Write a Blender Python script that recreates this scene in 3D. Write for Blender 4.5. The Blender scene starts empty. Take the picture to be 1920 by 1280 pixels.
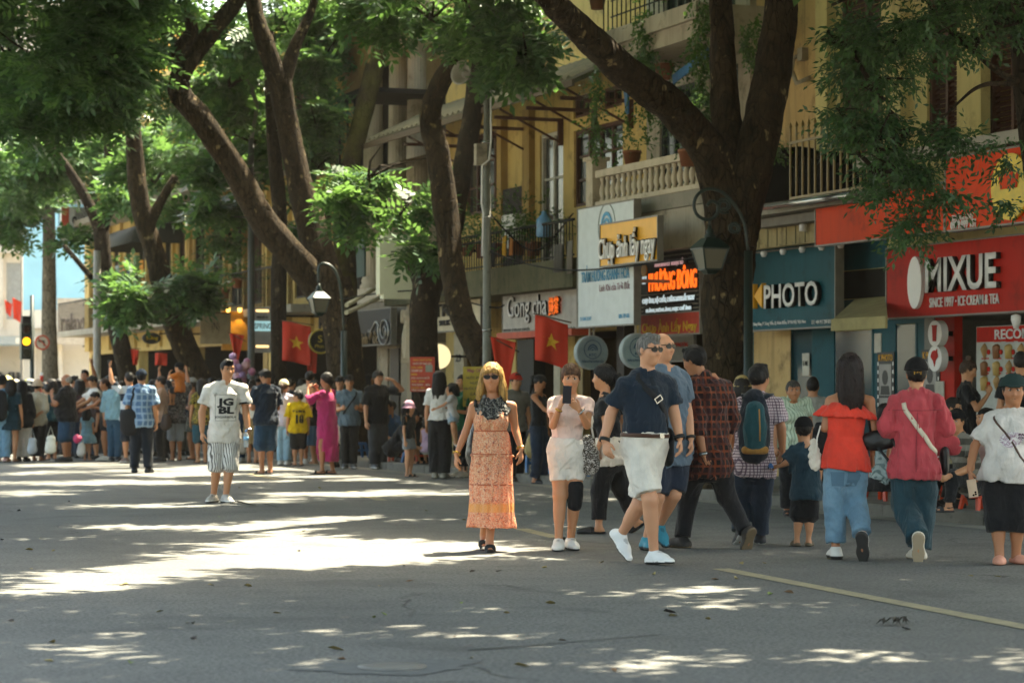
import bpy, bmesh, math, random
import numpy as np
from mathutils import Vector, Matrix
from mathutils.bvhtree import BVHTree
# ------------------------------------------------------------------ scene, camera, light
SC = bpy.context.scene
COL = SC.collection
rnd = random.Random(7)
rng = np.random.default_rng(7)
FPX, CXP, HZP, CAM_H = 4533.3, 960.0, 735.0, 1.35      # 85 mm lens on a 36 mm frame, eye level in the photograph
TH = math.radians(21.5)                                # the street runs along +Y, the camera looks to the right of it
FWD = Vector((math.sin(TH), math.cos(TH), 0)); RGT = Vector((math.cos(TH), -math.sin(TH), 0))
cam_d = bpy.data.cameras.new('camera'); cam = bpy.data.objects.new('camera', cam_d); COL.objects.link(cam)
cam.location = (0, 0, CAM_H); cam.rotation_euler = (math.radians(90), 0, -TH)
cam_d.lens = 85; cam_d.sensor_width = 36; cam_d.shift_y = (HZP - 640) / 1920
cam_d.clip_end = 1500; cam_d.clip_start = 0.1
cam_d.dof.use_dof = True; cam_d.dof.focus_distance = 20.5; cam_d.dof.aperture_fstop = 3.2
SC.camera = cam
SUN_EL = math.radians(64)
_sd = (RGT * 0.62 + FWD * 0.78).normalized()           # the sun stands right and beyond: shadows fall left and towards us
SUN_DIR = Vector((_sd.x * math.cos(SUN_EL), _sd.y * math.cos(SUN_EL), math.sin(SUN_EL)))
world = bpy.data.worlds.new('World'); SC.world = world; world.use_nodes = True
_n = world.node_tree.nodes; _l = world.node_tree.links
_sky = _n.new('ShaderNodeTexSky'); _sky.sky_type = 'NISHITA'; _sky.sun_disc = False
_sky.sun_elevation = SUN_EL; _sky.sun_rotation = math.atan2(_sd.x, _sd.y)
_sky.air_density = 1.0; _sky.dust_density = 4.0; _sky.ozone_density = 1.0
_l.new(_sky.outputs[0], _n['Background'].inputs[0]); _n['Background'].inputs[1].default_value = 0.15
sun_d = bpy.data.lights.new('sun', 'SUN'); sun_d.energy = 5.0; sun_d.angle = math.radians(0.6); sun_d.color = (1.0, 0.95, 0.90)
sun = bpy.data.objects.new('sun', sun_d); COL.objects.link(sun)
sun.rotation_euler = (-SUN_DIR).to_track_quat('-Z', 'Y').to_euler(); sun.location = SUN_DIR * 60
vs = SC.view_settings
SC.display_settings.display_device = 'sRGB'
vs.view_transform = 'Standard'; vs.look = 'None'; vs.gamma = 1; vs.use_curve_mapping = False; vs.exposure = 2.68
vs.use_white_balance = True; vs.white_balance_temperature = 8000; vs.white_balance_tint = 1
SC.cycles.use_denoising = True
SC.cycles.max_bounces = 7; SC.cycles.diffuse_bounces = 4; SC.cycles.glossy_bounces = 2; SC.cycles.transmission_bounces = 4
SC.cycles.transparent_max_bounces = 6; SC.cycles.caustics_reflective = False; SC.cycles.caustics_refractive = False
SC.cycles.sample_clamp_indirect = 6
# ------------------------------------------------------------------ places in the street
def at(px, py, Z):
	p = RGT * ((px - CXP) * Z / FPX) + FWD * Z
	return Vector((p.x, p.y, CAM_H + (HZP - py) * Z / FPX))
def gz(py): return FPX * CAM_H / (py - HZP)
def on_ground(px, py):
	p = at(px, py, gz(py)); p.z = 0; return p
def zx(px, X): return X / ((px - CXP) / FPX * math.cos(TH) + math.sin(TH))
def on_x(px, py, X): return at(px, py, zx(px, X))      # on the plane x = X (a facade)
def yx(px, X): return on_x(px, 700, X).y
def V(*a): return np.array(a, np.float64)
def unit(v):
	v = np.asarray(v, np.float64); n = np.linalg.norm(v); return v / n if n > 1e-9 else v
# ------------------------------------------------------------------ materials
def lin(c):
	if isinstance(c, str):
		c = tuple(int(c[i:i + 2], 16) / 255 for i in (1, 3, 5))
	return tuple(((v + .055) / 1.055) ** 2.4 if v > .04045 else v / 12.92 for v in c[:3]) + (1,)
MATS = {}
def mat(name, color=None, rough=.7, metal=0, build=None, spec=.4):
	if name in MATS: return MATS[name]
	m = bpy.data.materials.new(name); m.use_nodes = True
	b = m.node_tree.nodes['Principled BSDF']
	if color is not None: b.inputs['Base Color'].default_value = lin(color)
	b.inputs['Roughness'].default_value = rough; b.inputs['Metallic'].default_value = metal
	b.inputs['Specular IOR Level'].default_value = spec
	if build: build(m, m.node_tree, b)
	MATS[name] = m
	return m
def N(nt, t, **kw):
	n = nt.nodes.new(t)
	for k, v in kw.items():
		if k.startswith('i_'):
			n.inputs[k[2:].replace('_', ' ')].default_value = v
		elif isinstance(k, str) and hasattr(n, k): setattr(n, k, v)
	return n
def ramp(nt, fac, stops, interp='LINEAR'):
	r = nt.nodes.new('ShaderNodeValToRGB'); r.color_ramp.interpolation = interp
	e = r.color_ramp.elements
	while len(e) < len(stops): e.new(.5)
	for el, (p, c) in zip(e, stops): el.position = p; el.color = lin(c) if not isinstance(c, float) else (c, c, c, 1)
	nt.links.new(fac, r.inputs[0]); return r.outputs[0]
def coords(nt, kind='Object', scale=(1, 1, 1), rot=(0, 0, 0), loc=(0, 0, 0)):
	tc = nt.nodes.new('ShaderNodeTexCoord'); mp = nt.nodes.new('ShaderNodeMapping')
	mp.inputs['Scale'].default_value = scale; mp.inputs['Rotation'].default_value = rot; mp.inputs['Location'].default_value = loc
	nt.links.new(tc.outputs[kind], mp.inputs[0]); return mp.outputs[0]
def noise(nt, co, scale, detail=4, rough=.55, dist=0.):
	n = nt.nodes.new('ShaderNodeTexNoise'); n.inputs['Scale'].default_value = scale; n.inputs['Detail'].default_value = detail
	n.inputs['Roughness'].default_value = rough; n.inputs['Distortion'].default_value = dist
	nt.links.new(co, n.inputs['Vector']); return n.outputs['Fac']
def mixc(nt, fac, a, b, mode='MIX'):
	m = nt.nodes.new('ShaderNodeMix'); m.data_type = 'RGBA'; m.blend_type = mode
	for sock, v in ((m.inputs[0], fac), (m.inputs[6], a), (m.inputs[7], b)):
		if hasattr(v, 'node'): nt.links.new(v, sock)
		elif isinstance(v, (int, float)): sock.default_value = v
		else: sock.default_value = lin(v)
	return m.outputs[2]
def math_(nt, op, a, b=0., c=0.):
	m = nt.nodes.new('ShaderNodeMath'); m.operation = op
	for i, v in enumerate((a, b, c)):
		if hasattr(v, 'node'): nt.links.new(v, m.inputs[i])
		else: m.inputs[i].default_value = v
	return m.outputs[0]
def sep(nt, co):
	s = nt.nodes.new('ShaderNodeSeparateXYZ'); nt.links.new(co, s.inputs[0]); return s.outputs
def bump(nt, b, h, strength=.3, dist=.01):
	n = nt.nodes.new('ShaderNodeBump'); n.inputs['Strength'].default_value = strength; n.inputs['Distance'].default_value = dist
	nt.links.new(h, n.inputs['Height']); nt.links.new(n.outputs[0], b.inputs['Normal'])
def worn(name, c1, c2, c3=None, scale=1.5, rough=.85, bmp=.25, streak=0., metal=0):
	def bld(m, nt, b):
		co = coords(nt)
		f = noise(nt, co, scale, 6, .65, .3)
		col = mixc(nt, ramp(nt, f, [(.35, 0.), (.68, 1.)]), c1, c2)
		if c3:
			f2 = noise(nt, co, scale * 3.1, 5, .7)
			col = mixc(nt, ramp(nt, f2, [(.55, 0.), (.72, .85)]), col, c3)
		if streak:
			co2 = coords(nt, scale=(3, 3, .22)); f3 = noise(nt, co2, 2.2, 5, .6)
			col = mixc(nt, math_(nt, 'MULTIPLY', ramp(nt, f3, [(.5, 0.), (.75, 1.)]), streak), col, c3 or c2)
		nt.links.new(col, b.inputs['Base Color'])
		bump(nt, b, noise(nt, co, scale * 14, 5, .6), bmp, .012)
	return mat(name, None, rough, metal, bld)
def plain(name, c, rough=.6, metal=0, var=.12, scale=6.):
	def bld(m, nt, b):
		co = coords(nt); f = noise(nt, co, scale, 4)
		base = lin(c)
		lo = tuple(max(0, v * (1 - var * 1.6)) for v in base[:3]) + (1,); hi = tuple(min(1, v * (1 + var)) for v in base[:3]) + (1,)
		r = nt.nodes.new('ShaderNodeValToRGB'); r.color_ramp.elements[0].color = lo; r.color_ramp.elements[1].color = hi
		r.color_ramp.elements[0].position = .3; r.color_ramp.elements[1].position = .7
		nt.links.new(f, r.inputs[0]); nt.links.new(r.outputs[0], b.inputs['Base Color'])
		bump(nt, b, noise(nt, co, scale * 12, 3), .08, .004)
	return mat(name, None, rough, metal, bld)
def glow(name, c, s, base=None):
	def bld(m, nt, b):
		b.inputs['Emission Color'].default_value = lin(c); b.inputs['Emission Strength'].default_value = s
		b.inputs['Base Color'].default_value = lin(base or c)
	return mat(name, None, .5, 0, bld)
# ------------------------------------------------------------------ object helpers
def link(name, me, m=None, parent=None, loc=None, rz=0.):
	o = bpy.data.objects.new(name, me); COL.objects.link(o)
	if m is not None and me is not None:
		for mm in (m if isinstance(m, (list, tuple)) else [m]): me.materials.append(mm)
	if parent is not None: o.parent = parent
	if loc is not None: o.location = loc
	if rz: o.rotation_euler[2] = rz
	return o
def tag(o, label=None, cat=None, group=None, kind=None):
	for k, v in (('label', label), ('category', cat), ('group', group), ('kind', kind)):
		if v: o[k] = v
	return o
def empty(name, loc, label=None, cat=None, group=None, rz=0.):
	o = bpy.data.objects.new(name, None); COL.objects.link(o); o.location = loc; o.rotation_euler[2] = rz
	return tag(o, label, cat, group)
def fast_mesh(name, v, f, smooth=False):
	v = np.asarray(v, np.float32); f = np.asarray(f, np.int32)
	me = bpy.data.meshes.new(name); me.vertices.add(len(v)); me.vertices.foreach_set('co', v.ravel())
	k = f.shape[1]; me.loops.add(f.size); me.loops.foreach_set('vertex_index', f.ravel())
	me.polygons.add(len(f)); me.polygons.foreach_set('loop_start', np.arange(0, f.size, k, dtype=np.int32))
	if smooth: me.polygons.foreach_set('use_smooth', np.ones(len(f), bool))
	me.update(calc_edges=True); return me
class MB:
	def __init__(s): s.v = []; s.f = []; s.sm = []
	def add(s, vs, fs, smooth=False):
		o = len(s.v); s.v += [tuple(v) for v in vs]; s.f += [tuple(i + o for i in f) for f in fs]; s.sm += [smooth] * len(fs); return s
	def box(s, x0, x1, y0, y1, z0, z1):
		x0, x1 = min(x0, x1), max(x0, x1); y0, y1 = min(y0, y1), max(y0, y1); z0, z1 = min(z0, z1), max(z0, z1)
		return s.add([(x0, y0, z0), (x1, y0, z0), (x1, y1, z0), (x0, y1, z0), (x0, y0, z1), (x1, y0, z1), (x1, y1, z1), (x0, y1, z1)],
					[(0, 3, 2, 1), (4, 5, 6, 7), (0, 1, 5, 4), (1, 2, 6, 5), (2, 3, 7, 6), (3, 0, 4, 7)])
	def hexa(s, p): # eight points, bottom ring then top ring
		return s.add(p, [(0, 3, 2, 1), (4, 5, 6, 7), (0, 1, 5, 4), (1, 2, 6, 5), (2, 3, 7, 6), (3, 0, 4, 7)])
	def bar(s, a, b, w, h=None, up=(0, 0, 1)):
		a, b = Vector(a), Vector(b); d = (b - a).normalized(); u = Vector(up)
		if abs(d.dot(u)) > .98: u = Vector((1, 0, 0))
		r = d.cross(u).normalized(); u = r.cross(d); h = h or w
		c = [(-w / 2, -h / 2), (w / 2, -h / 2), (w / 2, h / 2), (-w / 2, h / 2)]
		return s.add([a + r * x + u * y for x, y in c] + [b + r * x + u * y for x, y in c],
					[(0, 3, 2, 1), (4, 5, 6, 7), (0, 1, 5, 4), (1, 2, 6, 5), (2, 3, 7, 6), (3, 0, 4, 7)])
	def tube(s, pts, rad, seg=8, caps=True, wob=0.):
		pts = [Vector(p) for p in pts]; n = len(pts)
		rad = [rad] * n if isinstance(rad, (int, float)) else rad
		vs, fs = [], []; prev = None
		for i, p in enumerate(pts):
			d = (pts[min(i + 1, n - 1)] - pts[max(i - 1, 0)]).normalized()
			if prev is None:
				u = Vector((1, 0, 0)) if abs(d.x) < .8 else Vector((0, 1, 0))
				u = (u - d * u.dot(d)).normalized()
			else: u = (prev - d * prev.dot(d)).normalized()
			prev = u; w = d.cross(u)
			for k in range(seg):
				a = 2 * math.pi * k / seg
				r = rad[i] * (1 + wob * (math.sin(3 * a + i * .35) * .5 + math.sin(5 * a - i * .8) * .35 + rnd.uniform(-.35, .35)))
				vs.append(p + u * (math.cos(a) * r) + w * (math.sin(a) * r))
		for i in range(n - 1):
			for k in range(seg):
				k2 = (k + 1) % seg; fs.append((i * seg + k, i * seg + k2, (i + 1) * seg + k2, (i + 1) * seg + k))
		s.add(vs, fs, True)
		if caps:
			s.add(vs[:seg], [tuple(range(seg - 1, -1, -1))]); s.add(vs[-seg:], [tuple(range(seg))])
		return s
	def lathe(s, prof, seg=12, c=(0, 0, 0), smooth=True, rot=None):
		vs, fs = [], []; n = len(prof)
		for r, z in prof:
			for k in range(seg):
				a = 2 * math.pi * (k + .5) / seg; q = Vector((r * math.cos(a), r * math.sin(a), z))
				if rot is not None: q = rot @ q
				vs.append(q + Vector(c))
		for i in range(n - 1):
			for k in range(seg):
				k2 = (k + 1) % seg; fs.append((i * seg + k, i * seg + k2, (i + 1) * seg + k2, (i + 1) * seg + k))
		s.add(vs, fs, smooth)
		s.add(vs[:seg], [tuple(range(seg - 1, -1, -1))]); s.add(vs[-seg:], [tuple(range(seg))]); return s
	def prism(s, poly, off):
		n = len(poly); off = Vector(off); p = [Vector(q) for q in poly]
		s.add(p + [q + off for q in p],[tuple(range(n - 1,-1,-1)),tuple(range(n,2 * n))] + [(i,(i + 1) % n,(i + 1) % n + n,i + n) for i in range(n)])
		return s
	def mesh(s, name):
		me = bpy.data.meshes.new(name); me.from_pydata(s.v, [], s.f); me.polygons.foreach_set('use_smooth', s.sm)
		bm = bmesh.new(); bm.from_mesh(me); bmesh.ops.remove_doubles(bm, verts=bm.verts, dist=1e-6)
		bmesh.ops.recalc_face_normals(bm, faces=bm.faces); bm.to_mesh(me); bm.free(); me.update(); return me
	def build(s, name, m, parent=None, loc=None, rz=0.):
		return link(name, s.mesh(name), m, parent, loc, rz)
def rel(parent, p): # a world point in the frame of an (untilted) parent Empty
	q = Vector(p) - Vector(parent.location); return Matrix.Rotation(-parent.rotation_euler[2], 3, 'Z') @ q
def curve_z(pts, n=8):
	P = [Vector(p[:3]) for p in pts]; R = [p[3] for p in pts]; out = []; rr = []
	for i in range(len(P) - 1):
		a, b, c, d = P[max(i - 1, 0)], P[i], P[i + 1], P[min(i + 2, len(P) - 1)]
		for k in range(n):
			t = k / n
			out.append(.5 * ((2 * b) + (c - a) * t + (2 * a - 5 * b + 4 * c - d) * t * t + (3 * b - a - 3 * c + d) * t ** 3)); rr.append(R[i] + (R[i + 1] - R[i]) * t)
	out.append(P[-1]); rr.append(R[-1]); return out, rr
def text_mesh(body, size, name='lettering', depth=.004, bold=0., sx=1., align='CENTER', res=3, spacing=1.):
	cu = bpy.data.curves.new(name,'FONT'); cu.body = body; cu.size = size; cu.extrude = depth; cu.offset = bold; cu.align_x = align; cu.align_y = 'CENTER'; cu.resolution_u = res; cu.space_character = spacing
	o = bpy.data.objects.new(name, cu); COL.objects.link(o); dg = bpy.context.evaluated_depsgraph_get()
	me = bpy.data.meshes.new_from_object(o.evaluated_get(dg)); bpy.data.objects.remove(o); bpy.data.curves.remove(cu)
	if sx != 1.: me.transform(Matrix.Diagonal((sx, 1, 1, 1)))
	me.materials.clear(); return me
# ------------------------------------------------------------------ ground, road, kerb, pavement
KX, FX = 13.4, 16.5          # kerb line and facade line
def asphalt(m, nt, b):
	co = coords(nt); f = noise(nt, co, .35, 5, .6, .4); f2 = noise(nt, co, 2.3, 5, .7); f3 = noise(nt, co, 170, 2, .8); X, Y, Z = sep(nt, co)
	c = mixc(nt,ramp(nt,f,[(.35,0.),(.65,1.)]),'#5a5b58','#696a66'); c = mixc(nt,math_(nt,'MULTIPLY',ramp(nt,f2,[(.45,0.),(.75,1.)]),.5),c,'#4b4c4a')
	c = mixc(nt,ramp(nt,f3,[(.42,0.),(.75,.62)]),c,'#918d85'); c = mixc(nt,ramp(nt,noise(nt,co,120,2,.8),[(.30,.65),(.46,0.)]),c,'#302f2d')
	f4 = noise(nt,co,38,3,.8); c = mixc(nt,ramp(nt,f4,[(.40,.7),(.52,0.)]),c,'#363634'); c = mixc(nt,ramp(nt,f4,[(.55,0.),(.70,.6)]),c,'#908e87')
	f5 = noise(nt, co, .9, 3, .5, .6); c = mixc(nt, ramp(nt, f5, [(.60, 0.), (.66, .35)]), c, '#40403e')
	v = N(nt, 'ShaderNodeTexVoronoi'); v.feature = 'DISTANCE_TO_EDGE'; v.inputs['Scale'].default_value = .16
	w = N(nt,'ShaderNodeVectorMath'); w.operation = 'ADD'; nz = N(nt,'ShaderNodeTexNoise'); nz.inputs['Scale'].default_value = 1.1; nz.inputs['Detail'].default_value = 5; nt.links.new(co,nz.inputs[0]); nt.links.new(co,w.inputs[0]); nt.links.new(nz.outputs['Color'],w.inputs[1]); nt.links.new(w.outputs[0],v.inputs['Vector'])
	cr = math_(nt,'MULTIPLY',ramp(nt,v.outputs['Distance'],[(.0,1.),(.0035,0.)]),ramp(nt,noise(nt,co,.5,2),[(.50,0.),(.60,.8)])); c = mixc(nt,cr,c,'#262523')
	tr = math_(nt, 'SINE', math_(nt, 'MULTIPLY', X, 1.75)); c = mixc(nt, math_(nt, 'MULTIPLY', ramp(nt, tr, [(.5, 0.), (1., 1.)]), .18), c, '#3c3b39')
	nt.links.new(c, b.inputs['Base Color']); nt.links.new(ramp(nt, f2, [(.3, .72), (.7, .92)]), b.inputs['Roughness'])
	bump(nt, b, math_(nt, 'MULTIPLY_ADD', cr, -3., math_(nt, 'MULTIPLY_ADD', f2, .4, f3)), .6, .006)
M_ROAD = mat('asphalt', None, .85, 0, asphalt, spec=.3)
def pave(m, nt, b):
	co = coords(nt,scale=(1 / .4,1 / .4,1)); br = N(nt,'ShaderNodeTexBrick'); br.inputs['Scale'].default_value = 1; br.inputs['Mortar Size'].default_value = .015; br.offset = .5; br.inputs['Brick Width'].default_value = 1; br.inputs['Row Height'].default_value = 1
	br.inputs['Color1'].default_value = lin('#77736a'); br.inputs['Color2'].default_value = lin('#8a857b'); br.inputs['Mortar'].default_value = lin('#3a3834'); nt.links.new(co,br.inputs['Vector'])
	f = noise(nt,coords(nt),1.4,5,.65); nt.links.new(mixc(nt,ramp(nt,f,[(.4,0.),(.75,.6)]),br.outputs[0],'#4a4741'),b.inputs['Base Color']); bump(nt,b,br.outputs['Fac'],-.4,.004)
M_PAVE = mat('paving', None, .8, 0, pave)
M_KERB = worn('kerb_granite', '#6f6b62', '#5c5850', '#3f3c36', 2.2, .85)
M_CONC = worn('concrete', '#8c8577', '#757063', '#4c483e', 1.3, .9, streak=.5)
M_DARK = mat('dark_interior', '#15130f', .9)  # near-black colour stands in for the shade of rooms and hollows
def sheet(name, x0, x1, y0, y1, z, m, nx=1):
	o = link(name, fast_mesh(name, [(x0, y0, z), (x1, y0, z), (x1, y1, z), (x0, y1, z)], [(0, 1, 2, 3)]), m); return tag(o, kind='structure')
sheet('ground', -400, 500, -300, 900, -.05, worn('far_ground', '#7b776e', '#67645b', None, .05, .95))
sheet('road', -14, KX - .02, -60, 330, 0, M_ROAD); sheet('side_street', KX - .02, 120, 83.5, 96, .0, M_ROAD)
pv = MB(); pv.box(KX + .2, 34, -60, 83, -.04, .125); tag(pv.build('pavement', M_PAVE), kind='structure')
pv = MB(); pv.box(KX + .2, 120, 96.5, 200, -.04, .125); tag(pv.build('far_pavement', M_PAVE), kind='structure')
g = MB(); g.add([(KX - .36,-60,.004),(KX,-60,.004),(KX,83,.004),(KX - .36,83,.004)],[(0,1,2,3)]); tag(g.build('gutter_strip',worn('gutter_concrete','#8b867b','#716d64','#504d46',1.8,.9)),kind='structure')
kb = tag(empty('kerb', (KX, 0, 0)), kind='structure'); s_me = None
bm = bmesh.new(); bmesh.ops.create_cube(bm, size=1)
for v in bm.verts: v.co = Vector((v.co.x * .2 + .1, v.co.y * .985, (v.co.z + .5) * .17 - .04))
bmesh.ops.bevel(bm,geom=[e for e in bm.edges if e.verts[0].co.z > .1 and e.verts[1].co.z > .1],offset=.018,segments=1,affect='EDGES'); s_me = bpy.data.meshes.new('kerb_stone'); bm.to_mesh(s_me); bm.free(); s_me.materials.append(M_KERB)
for i in range(66):
	o = bpy.data.objects.new('kerb_stone',s_me); COL.objects.link(o); o.parent = kb; o.location = (rnd.uniform(-.006,.006),17.5 + i,rnd.uniform(-.006,.006)); o.rotation_euler[2] = rnd.uniform(-.004,.004)
kk = MB(); kk.box(KX + .0, KX + .2, -60, 17, -.04, .13); tag(kk.build('kerb', M_KERB), kind='structure')
M_PAINT = worn('road_paint', '#968b6c', '#837a62', '#5a5750', 5., .85)
for (a, b) in (((1350, 1066), (2040, 1198)), ((975, 991), (1062, 1012)), ((658, 921), (716, 938)), ((470, 888), (520, 899))):
	p, q = on_ground(*a), on_ground(*b); d = (q - p).normalized(); n = Vector((-d.y, d.x, 0)) * .075; q2 = MB()
	q2.add([v + Vector((0, 0, .004)) for v in (p - n, q - n, q + n, p + n)], [(0, 1, 2, 3)]); tag(q2.build('road_marking', M_PAINT), kind='structure')
def seam(pts, w=.02):
	P = [on_ground(*p) for p in pts]; q = MB(); vs, fs = [], []
	for i, p in enumerate(P):
		d = (P[min(i + 1,len(P) - 1)] - P[max(i - 1,0)]).normalized(); n = Vector((-d.y,d.x,0)) * w * rnd.uniform(.6,1.2); vs += [p - n + Vector((0,0,.004)),p + n + Vector((0,0,.004))]
	fs = [(2 * i,2 * i + 1,2 * i + 3,2 * i + 2) for i in range(len(P) - 1)]; q.add(vs,fs); tag(q.build('tar_seam',mat('tar','#1d1c1a',.7)),kind='structure')
seam([(303,937),(350,935),(392,933)],.035); seam([(441,939),(462,944),(480,949)],.03); seam([(230,968),(300,966),(380,962),(470,960),(560,959),(615,957)],.02); seam([(495,944),(510,948),(520,951)],.02)
seam([(880, 1219), (990, 1211), (1090, 1202), (1180, 1195), (1240, 1190)], .010)
M_PATCH = worn('patch_asphalt', '#50514e', '#5f605d', '#454543', 9., .9)
for i, pts in enumerate((((306, 938), (470, 952), (610, 941), (455, 930)), ((1010, 1010), (1190, 1022), (1330, 1008), (1150, 998)))):
	q = MB(); P = [on_ground(*p) for p in pts]; ed = []
	for a, b in zip(P, P[1:] + P[:1]):
		for t in np.linspace(0, 1, 9)[:-1]: ed.append(a + (b - a) * t + Vector((rnd.uniform(-.03, .03), rnd.uniform(-.03, .03), .004)))
	q.add(ed, [tuple(range(len(ed)))]); tag(q.build('asphalt_patch', M_PATCH), kind='structure')
# ------------------------------------------------------------------ the row of houses
M_OCHRE = worn('ochre_plaster', '#a98b55', '#977a48', '#655331', .9, .9, streak=.55)
M_OCHRE2 = worn('ochre_plaster_pale', '#c9ad6c', '#b6985a', '#6f5c38', .8, .9, streak=.5)
M_CREAM = worn('cream_plaster', '#c6b982', '#b8ab74', '#8d8158', .7, .9, streak=.25)
M_BEIGE = worn('beige_plaster', '#c3a472', '#b39462', '#6f5b3c', .8, .9, streak=.6)
M_STONE = worn('pale_stone', '#bdb09a', '#ada08a', '#7c725f', 1., .85, streak=.35)
M_GREYW = worn('grey_render', '#a49a88', '#8f8676', '#5a5347', 1., .9, streak=.5)
M_BROWN = plain('brown_wood', '#4a2a1a', .6); M_LOUV = plain('brown_louvre', '#45281a', .65)
M_WHITE = plain('white_frame','#b9b4a6',.55); M_IRON = plain('black_iron','#131415',.6); M_IRON.node_tree.nodes['Principled BSDF'].inputs['Specular IOR Level'].default_value = .12; M_STEEL = mat('steel','#9a9a98',.25,.9)
M_GLASS = mat('window_glass','#2b3030',.12,build=lambda m,nt,b: nt.links.new(ramp(nt,noise(nt,coords(nt),1.2,3),[(.3,'#1d2221'),(.7,'#434a48')]),b.inputs['Base Color']),spec=.6)
M_MOSS = worn('mossy_concrete', '#5f5a45', '#4a4a35', '#2c3020', 2.2, .95, streak=.7)
M_TEAL = worn('teal_board','#12505a','#0f454d','#0b3036',.9,.6,.04,.35); M_RED = worn('red_board','#b81c10','#a8190e','#7c140c',.8,.6,.04,.3); M_ORANGE = worn('orange_board','#d83e0a','#c9380a','#9c2c0a',.8,.6,.04,.3)
for m_ in (M_TEAL, M_RED, M_ORANGE): m_.node_tree.nodes['Principled BSDF'].inputs['Specular IOR Level'].default_value = .15
M_SIDE = plain('letter_side', '#1a1512', .6)
M_SIGNW = plain('white_letter','#d8d5d2',.4,var=.03); M_YEL = plain('yellow_letter','#e0a020',.45,var=.05); M_BLACK = plain('black_letter','#141414',.5)
def wall(mb, x0, x1, y0, y1, z0, z1, holes=()):
	ys = sorted({y0,y1,*[min(max(h[i],y0),y1) for h in holes for i in (0,1)]}); zs = sorted({z0,z1,*[min(max(h[i],z0),z1) for h in holes for i in (2,3)]})
	for a, b in zip(ys[:-1], ys[1:]):
		run = None
		for c, d in zip(zs[:-1], zs[1:]):
			hole = any(h[0] <= (a + b) / 2 <= h[1] and h[2] <= (c + d) / 2 <= h[3] for h in holes)
			if hole:
				if run: mb.box(x0, x1, a, b, *run); run = None
			else: run = (run[0], d) if run else (c, d)
		if run: mb.box(x0, x1, a, b, *run)
def window(par, X, y0, y1, z0, z1, style='glass', fm=None, n=2, rows=3, depth=.16):
	fm = fm or M_BROWN; f = MB(); x0, x1 = X + .04, X + depth; w = .06
	f.box(x0,x1,y0,y0 + w,z0,z1); f.box(x0,x1,y1 - w,y1,z0,z1); f.box(x0,x1,y0 + w,y1 - w,z1 - w,z1); f.box(x0,x1,y0 + w,y1 - w,z0,z0 + w)
	W = (y1 - y0 - 2 * w) / n
	for i in range(1, n): f.box(x0 + .01, x1 - .01, y0 + w + W * i - .03, y0 + w + W * i + .03, z0 + w, z1 - w)
	o = f.build('window', fm, par)
	if style == 'louvre':
		for i in range(n):
			a, b = y0 + w + W * i + .035, y0 + w + W * (i + 1) - .035; l = MB(); z = z0 + w + .02; st = max(.045, (z1 - z0) / 60)
			while z < z1 - w - .03: l.add([(x0 + .02,a,z),(x0 + .02,b,z),(x0 + .075,b,z + st * .9),(x0 + .075,a,z + st * .9),(x0 + .03,a,z - .008),(x0 + .03,b,z - .008),(x0 + .085,b,z + st * .9 - .008),(x0 + .085,a,z + st * .9 - .008)],[(0,1,2,3),(7,6,5,4),(0,4,5,1),(3,2,6,7)]); z += st
			tag(l.build('louvres', M_LOUV, o), kind='stuff')
	else:
		H = (z1 - z0 - 2 * w) / rows; bars = MB()
		for i in range(n):
			for j in range(rows):
				p = MB(); a = y0 + w + W * i + .035; b = y0 + w + W * (i + 1) - .035; c = z0 + w + H * j + .02; d = z0 + w + H * (j + 1) - .02; p.box(x0 + .05,x0 + .065,a,b,c,d); p.build('pane',M_GLASS,o)
			for j in range(1,rows): bars = MB(); bars.box(x0 + .02,x1 - .02,y0 + w + W * i + .03,y0 + w + W * (i + 1) - .03,z0 + w + H * j - .02,z0 + w + H * j + .02); bars.build('glazing_bar',fm,o)
	return o
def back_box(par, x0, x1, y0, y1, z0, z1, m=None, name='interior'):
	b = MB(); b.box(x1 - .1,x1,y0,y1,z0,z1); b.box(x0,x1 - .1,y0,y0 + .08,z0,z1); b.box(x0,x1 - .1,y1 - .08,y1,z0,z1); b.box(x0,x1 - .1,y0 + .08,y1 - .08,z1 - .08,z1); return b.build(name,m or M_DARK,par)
ROT_F = Matrix(((0, 0, -1), (-1, 0, 0), (0, 1, 0)))       # lettering on a facade: reads towards -Y, faces -X
ROT_B = Matrix(((1, 0, 0), (0, 0, -1), (0, 1, 0)))        # lettering on a blade sign: reads towards +X, faces -Y
def lettering(par, body, ya, yb, za, zb, X, m, depth=.02, bold=.0, name='lettering', R=None, keep=False, res=3):
	me = text_mesh(body, 1, name, 0, bold, res=res); co = np.array([v.co[:] for v in me.vertices]); lo, hi = co.min(0), co.max(0)
	sx, sy = abs(yb - ya) / max(hi[0] - lo[0], 1e-6), abs(zb - za) / max(hi[1] - lo[1], 1e-6)
	bm = bmesh.new(); bm.from_mesh(me); bmesh.ops.remove_doubles(bm, verts=bm.verts, dist=1e-5)
	r = bmesh.ops.extrude_face_region(bm, geom=list(bm.faces));
	for g in r['geom']:
		if isinstance(g, bmesh.types.BMVert): g.co.z = 1
	bmesh.ops.recalc_face_normals(bm, faces=bm.faces)
	for v in bm.verts:
		x = (v.co.x - lo[0]) * sx; y = (v.co.y - lo[1]) * sy + min(za, zb); z = v.co.z * depth
		v.co = Vector((X - z, ya - x, y)) if R is None else Vector((ya + x, X - z, y))
	bmesh.ops.recalc_face_normals(bm, faces=bm.faces); bm.normal_update()
	if depth >= .025:
		for f in bm.faces: f.material_index = 0 if abs(f.normal.x if R is None else f.normal.y) > .7 else 1
	bm.to_mesh(me); bm.free(); me.update(); return link(name, me, [m, M_SIDE] if depth >= .025 else m, par)
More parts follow.
